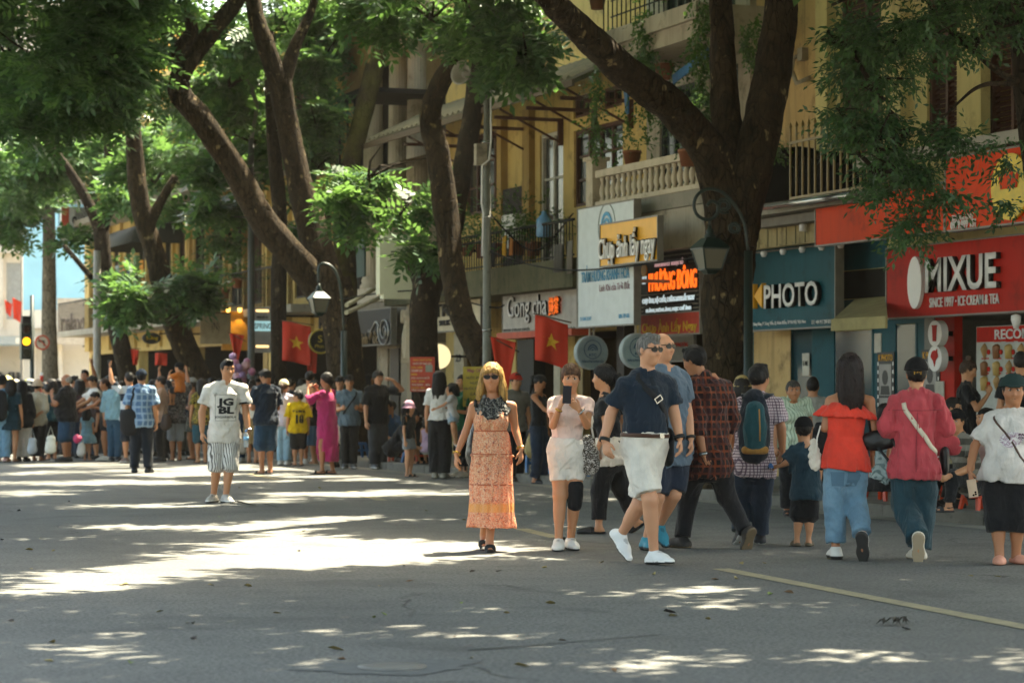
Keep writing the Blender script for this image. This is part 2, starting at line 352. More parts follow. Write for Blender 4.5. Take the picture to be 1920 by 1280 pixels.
def px_text(par, body, px0, px1, py0, py1, X, m, depth=.02, bold=0., name='lettering', rise=0):
	a, b = on_x(px0, (py0 + py1) / 2, X), on_x(px1, (py0 + py1) / 2, X); pm = (px0 + px1) / 2
	return lettering(par, body, a.y, b.y, on_x(pm, py1, X).z, on_x(pm, py0, X).z, X, m, depth, bold, name)
def sign_board(name, label, px0, px1, py0, py1, X, m, th=.12, cat='sign', group=None, at_px=None):
	q = px0 if at_px is None else at_px; y0, y1 = yx(px1, X), yx(px0, X); z0, z1 = on_x(q, py1, X).z, on_x(q, py0, X).z
	o = empty(name,(X,(y0 + y1) / 2,z0),label,cat,group); b = MB(); b.box(0,th,y0 - (y0 + y1) / 2,y1 - (y0 + y1) / 2,0,z1 - z0); bo = b.build('board',m,o)
	e = MB(); L = (y1 - y0) / 2; H = z1 - z0; t = .022
	e.box(-.012,th + .004,-L - t,-L,-t,H + t); e.box(-.012,th + .004,L,L + t,-t,H + t); e.box(-.012,th + .004,-L,L,H,H + t); e.box(-.012,th + .004,-L,L,-t,0); e.build('frame',plain('sign_frame','#77726a',.5),o)
	return o, (y0, y1, z0, z1)
def put(o, parent):
	o.parent = parent; o.matrix_parent_inverse = Matrix.Translation(-Vector(parent.location)); return o
def ptext(o, *a, **k): return put(px_text(None, *a, **k), o)
def disc(mb, c, r, th, ax='x', seg=24, ry=None):
	R = Matrix.Rotation(math.pi / 2,3,'Y') if ax == 'x' else Matrix.Rotation(math.pi / 2,3,'X'); mb.lathe([(r,-th / 2),(r,th / 2)],seg,c,False,R)
def house(name, label, y0, y1): return empty(name, (FX, (y0 + y1) / 2, 0), label, 'building')
def hp_(h): return lambda name, mb, m: put(mb.build(name, m), h)
def zf(px, py, X=FX): return on_x(px, py, X).z
def cream_house():
	y0,y1 = 19.0,30.05; h = house('cream_house','pale cream house with brown louvred shutters above the red and orange shop signs',y0,y1); P = hp_(h)
	wins = [(yx(1660, FX), yx(1575, FX)), (yx(1800, FX), yx(1738, FX)), (yx(1935, FX), yx(1850, FX)), (20.2, 21.6)]; zt, zb = 8.2, 4.35
	holes = [(a, b, zb, zt) for a, b in wins] + [(20, 21.4, .13, 2.3), (22.6, 27.9, .13, 2.35)]
	w = MB(); wall(w, FX, FX + .35, y0, y1, .125, 10.5, holes); P('wall', w, M_CREAM)
	w = MB(); w.box(FX + .36, FX + 11, y0, y1, 2.8, 10.6); P('rear_wall', w, M_CREAM)
	for (a, b) in wins: put(window(None, FX, a, b, zb, zt, 'louvre', n=2), h)
	for a, b in ((wins[0][0] - .62, wins[0][0] - .12), (wins[1][0] - .7, wins[1][0] - .15), (wins[0][1] + .12, wins[0][1] + .45)):
		m = MB(); m.box(FX - .14, FX - .001, a, b, 3.5, 10.4); m.box(FX - .2, FX - .001, a - .05, b + .05, 8.75, 8.95); P('pilaster', m, M_CREAM)
	m = MB(); m.box(FX - .35,FX - .003,y0,y1,8.97,9.18); m.box(FX - .25,FX - .003,y0,y1,8.78,8.968); m.box(FX - .5,FX + 11,y0 - .05,y1 + .05,10.61,10.85); P('cornice',m,M_CREAM)
	m = MB(); m.hexa([(15.0,20.5,4.12),(FX,20.5,4.38),(FX,26.4,4.38),(15.0,26.4,4.12),(15.0,20.5,4.26),(FX,20.5,4.52),(FX,26.4,4.52),(15.0,26.4,4.26)]); P('canopy',m,worn('pale_metal','#9c988c','#827e74','#5a564e',1.5,.6))
	m = MB(); m.box(15.45, FX - .002, 21, 30.0, 3.62, 3.74); P('shop_soffit', m, plain('soffit', '#6b6459', .8))
	for i in range(5):
		l = MB(); l.lathe([(.05, 0), (.05, .09), (.035, .1)], 10, (15.6 + .25 * (i % 2), 28.9 - i * 1.1, 3.52)); P('spotlight', l, M_SIGNW)
	ya,yb = yx(1738,FX),30.05; hl = [(yx(1640,FX),yx(1563,FX),.13,2.2),(yx(1722,FX),yx(1678,FX),.13,2.25)]; w = MB(); wall(w,FX - .011,FX - .003,ya,yb,.125,2.62,hl); w.box(FX - .011,FX - .003,yx(1664,FX),yb,3.02,3.6); P('teal_cladding',w,M_TEAL); w = MB(); w.box(FX - .012,FX - .003,yx(1664,FX),yb,2.63,3.01); P('dark_recess',w,M_DARK)  # upper dark panel is flat, painted as the shade of a hollow
	for k,c in zip(hl,('teal_glass','teal_glass')): w = MB(); w.box(FX - .008,FX - .004,k[0] + .01,k[1] - .01,k[2],k[3] - .01); P('shop_glass',w,mat('teal_glass','#22424a',.12,spec=.6)); w = MB(); w.box(FX - .02,FX - .009,k[0],k[0] + .05,k[2],k[3]); w.box(FX - .02,FX - .009,k[1] - .05,k[1],k[2],k[3]); P('glass_frame',w,M_TEAL)
	# the ice cream shop front
	back_box(None, FX + .3, FX + 4.5, 22.5, 28, .13, 2.4, plain('shop_inside', '#8f8d86', .7)); o = bpy.data.objects['interior']; put(o, h)
	m = MB(); m.box(FX - .02, FX + .1, yx(1792, FX), yx(1756, FX), .13, 2.36); P('red_pillar', m, M_RED)
	m = MB(); m.box(FX - .03, FX + .08, yx(1756, FX) + .01, yx(1737, FX), .13, 2.36); P('grey_pillar', m, plain('grey_panel', '#6f6d66', .6))
	m = MB(); a,b = yx(1930,FX - .05),yx(1832,FX - .05); m.box(FX - .06,FX - .02,a,b,.9,zf(1850,612)); P('menu_panel',m,plain('menu_white','#a8aaa4',.5))
	m = MB(); m.box(FX - .075,FX - .062,a,b - .03,zf(1860,641),zf(1860,613)); P('menu_header',m,M_RED); put(lettering(None,'RECOM',yx(1865,FX - .08),yx(1930,FX - .08),zf(1890,636),zf(1890,617),FX - .076,M_SIGNW,.008,.02),h)
	for r_, row in enumerate((648, 680, 708)):
		for c_ in range(4):
			px = 1846 + c_ * 23; p = on_x(px, row + 12, FX - .07); d = MB(); k = (r_ + c_) % 3
			d.lathe([(.004,-.10),(.05,.02),(.055,.04),(.03,.08),(.004,.11)] if k == 0 else [(.05,-.08),(.06,.06),(.05,.08),(.01,.1)],10,(p.x,p.y,p.z)); P('menu_picture',d,plain(('cone_tan','tea_brown','mango')[k],('#b08a5a','#8a5a38','#b8985a')[k],.5))
			d = MB(); d.box(p.x - .001,p.x + .006,p.y - .09,p.y + .07,p.z + .125,p.z + .14); P('menu_caption',d,M_RED); d = MB(); disc(d,(p.x,p.y - .09,p.z),.032,.01,seg=12); P('price_dot',d,M_RED)
	for (px, py, nm) in ((1759, 625, 'cup'), (1759, 672, 'ice')):
		p = on_x(px,py,FX - .22); o = empty('round_sign',p,'round white shop sign with a red %s, on the grey pillar' % ('drinking cup' if nm == 'cup' else 'ice cream sundae'),'sign','round signs on the pillar'); d = MB(); disc(d,(0,0,0),.165,.1); d.build('disc',M_SIGNW,o); d = MB()
		if nm == 'cup': d.prism([(-.052,.05,.09),(-.052,-.05,.09),(-.052,-.038,-.10),(-.052,.038,-.10)],(-.008,0,0)); d.box(-.06,-.052,-.06,.06,.09,.105)
		else: d.prism([(-.052,.085 * math.cos(t),.02 + .085 * math.sin(t)) for t in np.linspace(0,3.14,10)] + [(-.052,-.03,-.02),(-.052,0,-.10),(-.052,.03,-.03)],(-.008,0,0)); d.bar((-.056,-.06,.12),(-.056,-.03,.0),.012)
		d.build('emblem', M_RED, o); d = MB(); d.box(.051, .2, -.03, .03, -.03, .03); d.build('bracket', M_IRON, o)
	o, bb = sign_board('ice_cream_sign', 'red shop sign with big white raised letters, MIXUE, on the right', 1663, 1935, 468, 596, 16.0, M_RED, .14)
	ptext(o,'MIXUE',1743,1877,479,545,15.99,M_SIGNW,.07,.022); ptext(o,'SINCE 1997 · ICE CREAM & TEA',1744,1874,554,573,15.99,M_SIGNW,.015,.008)
	d = MB()
	p = on_x(1716,530,15.95); d.prism([(15.985,p.y + .17 * math.cos(t),p.z + .33 * math.sin(t)) for t in np.linspace(0,6.283,25)[:-1]],(-.05,0,0)); put(d.build('white_oval',M_SIGNW),o)
	o, bb = sign_board('orange_fascia', 'long plain orange fascia board under the hanging foliage, right', 1530, 1770, 380, 460, 15.4, M_ORANGE, .1)
	o,bb = sign_board('chicken_shop_sign','orange sign with yellow oval emblem and white address lines, top right',1774,1980,299,432,15.0,M_ORANGE,.16)
	ptext(o, '35 HÀNG KHAY', 1786, 1826, 399, 412, 14.99, M_SIGNW, .01, .02); ptext(o, '0979.099 151', 1783, 1830, 412, 428, 14.99, M_SIGNW, .01, .03)
	p = on_x(1895,350,14.97); d = MB(); d.lathe([(.37,-.02),(.37,.02)],32,tuple(p),False,Matrix.Rotation(math.pi / 2,3,'Y')); put(d.build('emblem_disc',plain('emblem_yellow2','#d8b822',.45)),o)
	d = MB(); d.prism([(14.948,p.y - x,p.z + z) for x,z in ((-.16,-.02),(-.2,.17),(-.1,.09),(-.06,.24),(0,.1),(.06,.24),(.1,.09),(.2,.17),(.16,-.02))],(-.012,0,0)); put(d.build('emblem_crown',M_ORANGE),o)
	m = MB(); c = on_x(1905,600,15.9); m.lathe([(.03,-.1),(.06,0),(.06,.05),(.02,.07)],10,tuple(c)); o = m.build('security_camera',M_SIGNW); tag(o,'white ball security camera below the right end of the red sign','camera')
cream_house()
def photo_shop():
	y0, y1 = 30.06, 31.9; h = house('photo_shop', 'beige house with a teal photo shop below and a railed terrace', y0, y1); P = hp_(h)
	w = MB(); wall(w,FX + .1,FX + .4,y0,y1 + .3,3.9,9.6,[(30.9,31.7,8.2,9.2)]); P('upper_wall',w,M_BEIGE); w = MB(); w.box(FX + 1.21,FX + 11,y0,y1 + .3,2.8,9.8); P('rear_wall',w,M_BEIGE)
	w = MB(); wall(w, FX, FX + .3, y0, y1 + .3, .125, 3.6, [(30.3, 30.95, .13, 2.3), (31.1, 31.7, .13, 2.2)]); P('shop_wall', w, M_TEAL)
	w = MB(); w.box(FX - .012, FX - .002, yx(1483, FX), yx(1415, FX), .13, 2.25); P('stone_panel', w, M_BEIGE)
	w = MB(); w.box(15.5, FX + .09, y0 + .02, y1 + .28, 3.66, 3.9); w.box(15.25, 16.45, 26.2, y0, 3.76, 3.9); P('terrace_slab', w, M_CONC)
	w = MB(); w.box(15.68,15.8,yx(1531,15.7),yx(1400,15.7),3.36,3.95); P('panel_fascia',w,worn('panel_grime','#a08f68','#857650','#4b4430',2.6,.9,streak=.8))
	for i in range(1, 7):
		w = MB(); y = yx(1531, 15.7) + i * .27; w.box(15.67, 15.679, y, y + .012, 3.37, 3.94); P('joint', w, M_MOSS)
	ya,yb = yx(1660,15.9),yx(1436,15.9); w = MB(); w.hexa([(15.6,ya,3.92),(16.44,ya,3.92),(16.44,yb,3.92),(15.6,yb,3.92),(15.9,ya,4.2),(16.44,ya,4.3),(16.44,yb,4.85),(15.9,yb,4.78)]); P('tarpaulin',w,mat('black_tarpaulin','#100e0b',.95,spec=.02))
	gold = plain('gilt_rail', '#8b7440', .45); yA, yB = yx(1665, 15.3), yx(1482, 15.3); n = 15
	for i in range(n + 1):
		y = yB + (yA - yB) * i / n; b = MB(); b.box(15.29,15.312,y - .011,y + .011,3.9,4.86); b.lathe([(.011,4.86),(.024,4.89),(.002,4.95)],6,(15.301,y,0)); P('railing_bar',b,gold)
	b = MB(); b.box(15.285, 15.317, yA, yB, 4.66, 4.69); b.box(15.285, 15.317, yA, yB, 3.92, 3.95); P('rail', b, gold)
	b = MB(); b.tube([on_x(1432, 388, 15.15), on_x(1510, 378, 15.15), on_x(1600, 365, 15.15)], .05, 12); P('awning_roll', b, M_STEEL)
	b = MB(); q = on_x(1538, 100, FX - .02); b.tube([(q.x, q.y, 3.95), (q.x, q.y, 9.5)], .075, 10); P('drainpipe', b, M_BEIGE)
	b = MB(); q = on_x(1503,150,FX + .02); b.tube([q + Vector((0,-.25,.0)),q + Vector((-.08,.0,-.05)),q + Vector((-.1,.12,.15)),q + Vector((-.02,.22,.33)),q + Vector((.05,.1,.38))],.035,8); b.box(q.x - .02,q.x + .12,q.y - .05,q.y + .1,q.z + .28,q.z + .46); P('wall_bracket',b,M_GREYW)
	a,b_ = yx(1660,FX),yx(1560,FX); g = MB(); g.box(FX + .05,FX + .07,30.3,30.95,.13,2.3); P('shop_window',g,mat('teal_glass','#22424a',.12,spec=.6)); g = MB(); g.box(FX + .02,FX + .09,31.1,31.14,.13,2.2); g.box(FX + .02,FX + .09,31.66,31.7,.13,2.2); g.box(FX + .02,FX + .09,31.14,31.66,2.16,2.2); g.box(FX + .05,FX + .06,31.14,31.66,.13,2.16); P('shop_door',g,M_TEAL)
	for (px, py0, py1) in ((1661, 660, 760), (1745, 655, 760)):
		q = MB(); y = yx(px,FX - .03); q.box(FX - .035,FX - .012,y - .22,y + .22,zf(px,py1),zf(px,py0)); P('film_strip_poster',q,M_BLACK); z = zf(px,py0)
		put(lettering(None, 'K PHOTO', y + .18, y - .18, z - .12, z - .03, FX - .036, M_YEL, .004, .02), h)
		for j in range(3):
			q = MB(); q.box(FX - .042,FX - .036,y - .155,y + .155,z - .58 - j * .45,z - .16 - j * .45); P('photo',q,plain('photo_grey','#8f8b86',.5)); q = MB(); c = z - .37 - j * .45
			q.prism([(FX - .0425,y + a * .075,c + .03 + b * .1) for a,b in ((math.cos(t),math.sin(t)) for t in np.linspace(0,6.28,13)[:-1])],(-.003,0,0)); q.prism([(FX - .0425,y - .12,c - .2),(FX - .0425,y + .12,c - .2),(FX - .0425,y + .10,c - .08),(FX - .0425,y - .10,c - .08)],(-.003,0,0)); P('portrait',q,M_BLACK)
		q = MB()
		for k in range(12):
			for s in (-.195, .195): q.box(FX - .038, FX - .0355, y + s - .014, y + s + .014, z - .18 - k * .11, z - .13 - k * .11)
		tag(P('sprocket_holes', q, M_SIGNW), kind='stuff')
	for (px, py, w_, hh) in ((1511, 683, .10, .16), (1646, 643, .09, .13), (1765, 735, .1, .14)):
		q = MB(); c = on_x(px,py,FX - .02); q.box(FX - .025 if px < 1700 else FX - .05,FX - .013 if px < 1700 else FX - .035,c.y - w_,c.y + w_,c.z - hh,c.z + hh); P('paper_notice',q,plain('paper','#b9b4a6',.8))
		if px == 1511: put(lettering(None, 'K-VIBE', c.y + .07, c.y - .07, c.z - .02, c.z + .05, FX - .026, M_BLACK, .003, .02), h)
	o,bb = sign_board('photo_shop_sign','teal sign with yellow K and white raised PHOTO letters',1395,1566,468,615,16.0,M_TEAL,.12,at_px=1480)
	ptext(o, 'PHOTO', 1440, 1541, 530, 576, 15.99, M_SIGNW, .07, .02); p = on_x(1428, 555, 15.99); a = MB(); s = .175
	a.prism([(15.985,yx(1416,15.99),p.z - s),(15.985,yx(1421,15.99),p.z - s),(15.985,yx(1421,15.99),p.z + s),(15.985,yx(1416,15.99),p.z + s)],(-.07,0,0)); put(a.build('yellow_bar',M_YEL),o); a = MB(); a.prism([(15.985,yx(1422,15.99),p.z),(15.985,yx(1437,15.99),p.z - s),(15.985,yx(1437,15.99),p.z + s)],(-.07,0,0)); put(a.build('yellow_triangle',M_YEL),o)
	ptext(o,'27 Hàng Khay, P. Tràng Tiền, Q. Hoàn Kiếm, TP Hà Nội, Việt Nam',1408,1511,600,610,15.99,M_SIGNW,.006,.0); ptext(o,'ĐT: +84 917 290 831',1522,1558,599,607,15.99,M_SIGNW,.006,.01)
	for i in range(5):
		l = MB(); q = on_x(1432 + i * 36, 475, 15.75); l.lathe([(.035, .03), (.05, 0), (.03, -.05)], 10, (q.x, q.y, 3.30)); P('spotlight', l, M_SIGNW)
	ya,yb,yc,yd = yx(1664,15.1),yx(1562,15.1),yx(1604,16.4),yx(1660,16.4); m = MB(); m.hexa([(15.1,ya,2.24),(15.1,yb,2.24),(16.4,yc,2.58),(16.4,yd,2.58),(15.1,ya,2.28),(15.1,yb,2.28),(16.4,yc,2.62),(16.4,yd,2.62)]); m.box(15.07,15.1,ya,yb,2.13,2.28); o = m.build('shop_awning',plain('cream_canvas','#a09468',.85)); tag(o,'cream fabric awning between the teal and the red signs','awning')
photo_shop()
def balcony_house():
	y0,y1 = 32.21,35.9; by0,by1 = 30.6,35.05; h = house('balustrade_house','weathered grey house with a white balustrade balcony and hanging vines',y0,y1); P = hp_(h); bx = 15.2
	w = MB(); wall(w,FX,FX + .3,y0,y1,.125,10.2,[(34.1,35.4,4.3,6.2),(32.6,33.6,4.25,6.3),(32.6,35.6,.13,2.4),(34.2,35.2,7.0,9.0),(32.7,33.6,7.0,9.)]); P('wall',w,M_GREYW); w = MB(); w.box(FX + .31,FX + 11,y0,y1,2.8,10.3); P('rear_wall',w,M_GREYW)
	for (a,b,c,d) in ((34.1,35.4,4.3,6.2),(32.6,33.6,4.25,6.3),(34.2,35.2,7.,9.),(32.7,33.6,7.,9.)): put(window(None,FX,a,b,c,d,'glass',plain('green_frame','#1d2a28',.5),3,1),h)
	back_box(None, FX + .3, FX + 3, 32.4, 35.8, .13, 2.5, plain('shop_warm', '#3a2c1c', .8), 'lower_room'); put(bpy.data.objects['lower_room'], h)
	w = MB(); w.box(bx,FX - .002,by0 + .05,by1 + .3,4.05,4.27); P('balcony_slab',w,M_CONC); w = MB(); w.box(bx - .12,FX - .002,by0 + .35,by1 - .7,6.42,6.88); w.box(bx - .2,bx - .1201,by0 + .35,by1 - .7,6.66,6.9); P('upper_slab',w,M_GREYW)
	w = MB(); w.box(bx - .02,bx + .14,by0 + .05,yx(1118,bx),4.72,4.83); w.box(bx - .02,bx + .14,by0 + .05,yx(1118,bx),4.272,4.34); P('handrail',w,M_STONE)
	w = MB(); y = yx(1116,bx); w.box(bx - .05,bx + .2,y,y + .25,4.272,5.0); w.box(bx - .09,bx + .24,y - .04,y + .29,5.0,5.06); P('balcony_post',w,M_STONE)
	prof = [(.05,0),(.05,.03),(.03,.05),(.055,.13),(.055,.18),(.03,.27),(.026,.30),(.045,.33),(.045,.376)]; b = MB(); b.lathe(prof,10); me = b.mesh('baluster'); me.materials.append(M_STONE); n = 21
	for i in range(n):
		o = bpy.data.objects.new('baluster',me); COL.objects.link(o); o.location = (bx + .06,by0 + .2 + (yx(1124,bx) - by0 - .2) * i / (n - 1),4.342); put(o,h)
	w = MB(); w.box(bx + .02, bx + .1, by0 + .1, yx(1190, bx), 3.45, 4.04); P('concrete_panel', w, M_GREYW)
	b = MB(); yy0, yy1 = by0 + .35, by1 - .7
	for z in (7.15, 7.4, 7.65, 7.9): b.box(bx - .03, bx - .01, yy0, yy1, z, z + .02)
	P('upper_rail', b, M_IRON)
	for i in range(22):
		b = MB(); yv = yy0 + .1 + i * .17; b.box(bx - .028, bx - .012, yv, yv + .014, 6.901, 7.9); P('upper_railing_bar', b, M_IRON)
	bt = plain('blue_tarp','#1c5a86',.6); q = on_x(1175,190,15.5); b = MB(); b.hexa([(q.x,q.y - .06,q.z - .2),(q.x + .02,q.y - .06,q.z - .2),(q.x + .02,q.y + .06,q.z - .2),(q.x,q.y + .06,q.z - .2),(q.x - .05,q.y - .1,q.z + .25),(q.x,q.y - .1,q.z + .25),(q.x,q.y + .02,q.z + .25),(q.x - .05,q.y + .02,q.z + .25)]); P('blue_tarpaulin',b,bt); b = MB(); b.bar(on_x(1262,150,15.4),on_x(1328,98,15.3),.02,.14); P('blue_tarpaulin',b,bt)
	# signs
	wb = plain('white_vinyl', '#c3caca', .5, var=.05); bl = plain('sign_blue', '#3f8fb5', .5)
	o, bb = sign_board('agarwood_shop_sign', 'tall white shop board with blue arch emblem and blue letters', 1084, 1189, 394, 613, 14.85, wb, .1)
	ptext(o,'TRẦM HƯƠNG KHÁNH HÒA',1090,1180,494,526,14.84,bl,.006,.01); ptext(o,'Linh Khí của Trời Đất',1124,1181,527,544,14.84,plain('sign_mauve','#8a6a72',.6),.005); ptext(o,'27 HÀNG KHAY',1088,1109,592,601,14.84,bl,.004); ptext(o,'0886 789 686',1160,1180,588,596,14.84,bl,.004)
	def arch(o, p, s, X, ax='x'):
		m = MB(); T = (lambda a, z: (X, p.y - a * s, p.z + z * s)) if ax == 'x' else (lambda a, z: (p.x + a * s, X, p.z + z * s))
		for R_, r_ in ((1., .78), (.62, .44)):
			pts = lambda q: [(q * math.cos(t), -.3 + q * 1.15 * math.sin(t)) for t in np.linspace(.0, math.pi, 15)]
			A, B = pts(R_), pts(r_)
			for i in range(14): m.prism([T(*A[i]), T(*A[i + 1]), T(*B[i + 1]), T(*B[i])], (-.006, 0, 0) if ax == 'x' else (0, -.006, 0))
		m.prism([T(0, .05), T(.24, -.3), T(-.24, -.3)], (-.006, 0, 0) if ax == 'x' else (0, -.006, 0)); return m.build('arch_emblem', bl)
	put(arch(o, on_x(1137, 420, 14.84), .22, 14.84), o)
	m = MB(); c = on_x(1137, 425, 14.84);
	for i in range(32):
		t0,t1 = 2 * math.pi * i / 32,2 * math.pi * (i + 1) / 32; m.prism([(14.845,c.y + math.cos(t) * r * .9,c.z + math.sin(t) * r) for t,r in ((t0,.36),(t1,.36),(t1,.345),(t0,.345))],(-.006,0,0))
	put(m.build('emblem_ring', plain('sign_grey', '#8d9492', .5)), o)
	o,bb = sign_board('yellow_photo_sign','yellow sign, white shadowed letters Chụp ảnh lấy ngay, over the white board',1126,1233,423,499,14.5,M_YEL,.08)
	ptext(o,'Chụp ảnh lấy ngay',1127,1232,428,492,14.492,M_BLACK,.05,.02); ptext(o,'Chụp ảnh lấy ngay',1124,1229,429,493,14.43,M_SIGNW,.024,.0)
	o,bb = sign_board('lit_photo_sign','dark slatted sign with glowing orange PHƯƠNG ĐÔNG letters',1191,1312,480,590,15.7,mat('sign_black','#0f0e0c',.6),.08)
	for i in range(14):
		z = bb[2] + .03 + i * (bb[3] - bb[2] - .04) / 14; s = MB(); s.box(15.675,15.699,bb[0] + .01,bb[1] - .01,z,z + .022); put(s.build('slat',plain('slat_grey','#6f6a5c',.5)),o)
	og = glow('led_orange', '#ff6a2a', .22); wg = glow('led_white', '#c8dcf0', .10)
	for (px0,px1,py0,py1) in ((1215,1309,498,544),(1203,1305,551,569),(1208,1298,572,586),(1203,1290,484,502),(1202,1216,505,552)):
		a,b_ = on_x(px0,500,15.67),on_x(px1,500,15.67); s = MB(); s.box(15.655,15.67,b_.y,a.y,on_x((px0 + px1) / 2,py1,15.67).z,on_x((px0 + px1) / 2,py0,15.67).z); put(s.build('backing',mat('sign_black','#0f0e0c',.6)),o)
	ptext(o,'PHƯƠNG ĐÔNG',1218,1307,499,543,15.65,og,.02,.005); ptext(o,'CHỤP ẢNH, HỘ CHIẾU, CHỨNG MINH LẤY NGAY',1205,1303,552,568,15.65,wg,.012,.03); ptext(o,'IN ẢNH, PHÓNG ẢNH, PHỤC CHẾ ẢNH',1212,1296,573,585,15.65,wg,.012,.03); ptext(o,'ẢNH MÀU KỸ THUẬT SỐ',1228,1281,486,500,15.65,glow('led_pink','#d8b0c0',.07),.012,.02); ptext(o,'27',1205,1213,518,533,15.65,wg,.012,.03)
	p = on_x(1209, 507, 15.66); m = MB(); disc(m, (15.65, p.y, p.z), .10, .02); put(m.build('gold_badge', M_YEL), o)
	o,bb = sign_board('red_photo_banner','red banner with yellow letters, Chụp Ảnh Lấy Ngay, under the lit sign',1201,1312,592,629,15.6,plain('banner_red','#a83420',.6),.05); ptext(o,'Chụp Ảnh Lấy Ngay',1204,1307,597,628,15.595,plain('banner_yellow','#c9a02c',.6),.006,.02)
	o,bb = sign_board('lower_notice','dim notice board with red PHƯƠNG ĐÔNG lettering below the red banner',1255,1300,632,676,16.2,plain('notice_grey','#6a655a',.7),.04); ptext(o,'PHƯƠNG ĐÔNG',1262,1290,640,650,16.19,M_RED,.004,.02)
	for (px,py,r_,lab) in ((1108,661,.27,'round blue and white hanging sign with arch emblem, RTC, left of the two'),(1194,658,.27,'round pale hanging sign mostly hidden behind the navy polo man')):
		q = on_x(px,py,15.1); o = empty('hanging_round_sign',q,lab,'sign','round blade signs'); m = MB(); disc(m,(0,0,0),r_,.12,'y',28); m.build('disc',plain('disc_grey','#a9b4b4',.5),o); m = MB(); m.lathe([(r_ * .93,-.004),(r_ * .93,.004)],28,(0,-.066,0),False,Matrix.Rotation(math.pi / 2,3,'X')); m.build('face',plain('disc_blue','#93a9ae',.5),o)
		m = MB()
		for i in range(24):
			t0,t1 = 2 * math.pi * i / 24,2 * math.pi * (i + 1) / 24; m.prism([(math.cos(t) * r,-.071,.05 + math.sin(t) * r) for t,r in ((t0,.15),(t1,.15),(t1,.14),(t0,.14))],(0,-.004,0))
		m.build('ring',plain('arch_navy','#1f4f70',.5),o); a = arch(o,q + Vector((0,0,.06)),.085,q.y - .072,'y'); a.data.materials[0] = plain('arch_navy','#1f4f70',.5); put(a,o)
		put(lettering(None,'RTC',q.x - .06,q.x + .06,q.z - .06,q.z - .015,q.y - .071,MATS['arch_navy'],.004,.02,R=1),o); put(lettering(None,'TRẦM HƯƠNG KHÁNH HÒA',q.x - .19,q.x + .19,q.z - .155,q.z - .105,q.y - .071,MATS['arch_navy'],.004,.02,R=1),o)
		m = MB(); m.box(-.03,-.01,-.02,.02,r_,3.0 - q.z); m.box(.04,.06,-.02,.02,r_,3.0 - q.z); m.box(-.06,FX - q.x,-.025,.025,3.0 - q.z,3.05 - q.z); m.build('hanger',M_GREYW,o)
	m = MB(); m.box(FX - .2,FX - .01,36.35,36.65,.13,3.0); m.box(FX - .32,FX - .01,36.2,36.8,2.6,2.8); m.box(FX - .28,FX - .01,36.25,36.75,.13,.4); P('wooden_pilaster',m,plain('dark_carved_wood','#20140d',.6))
balcony_house()
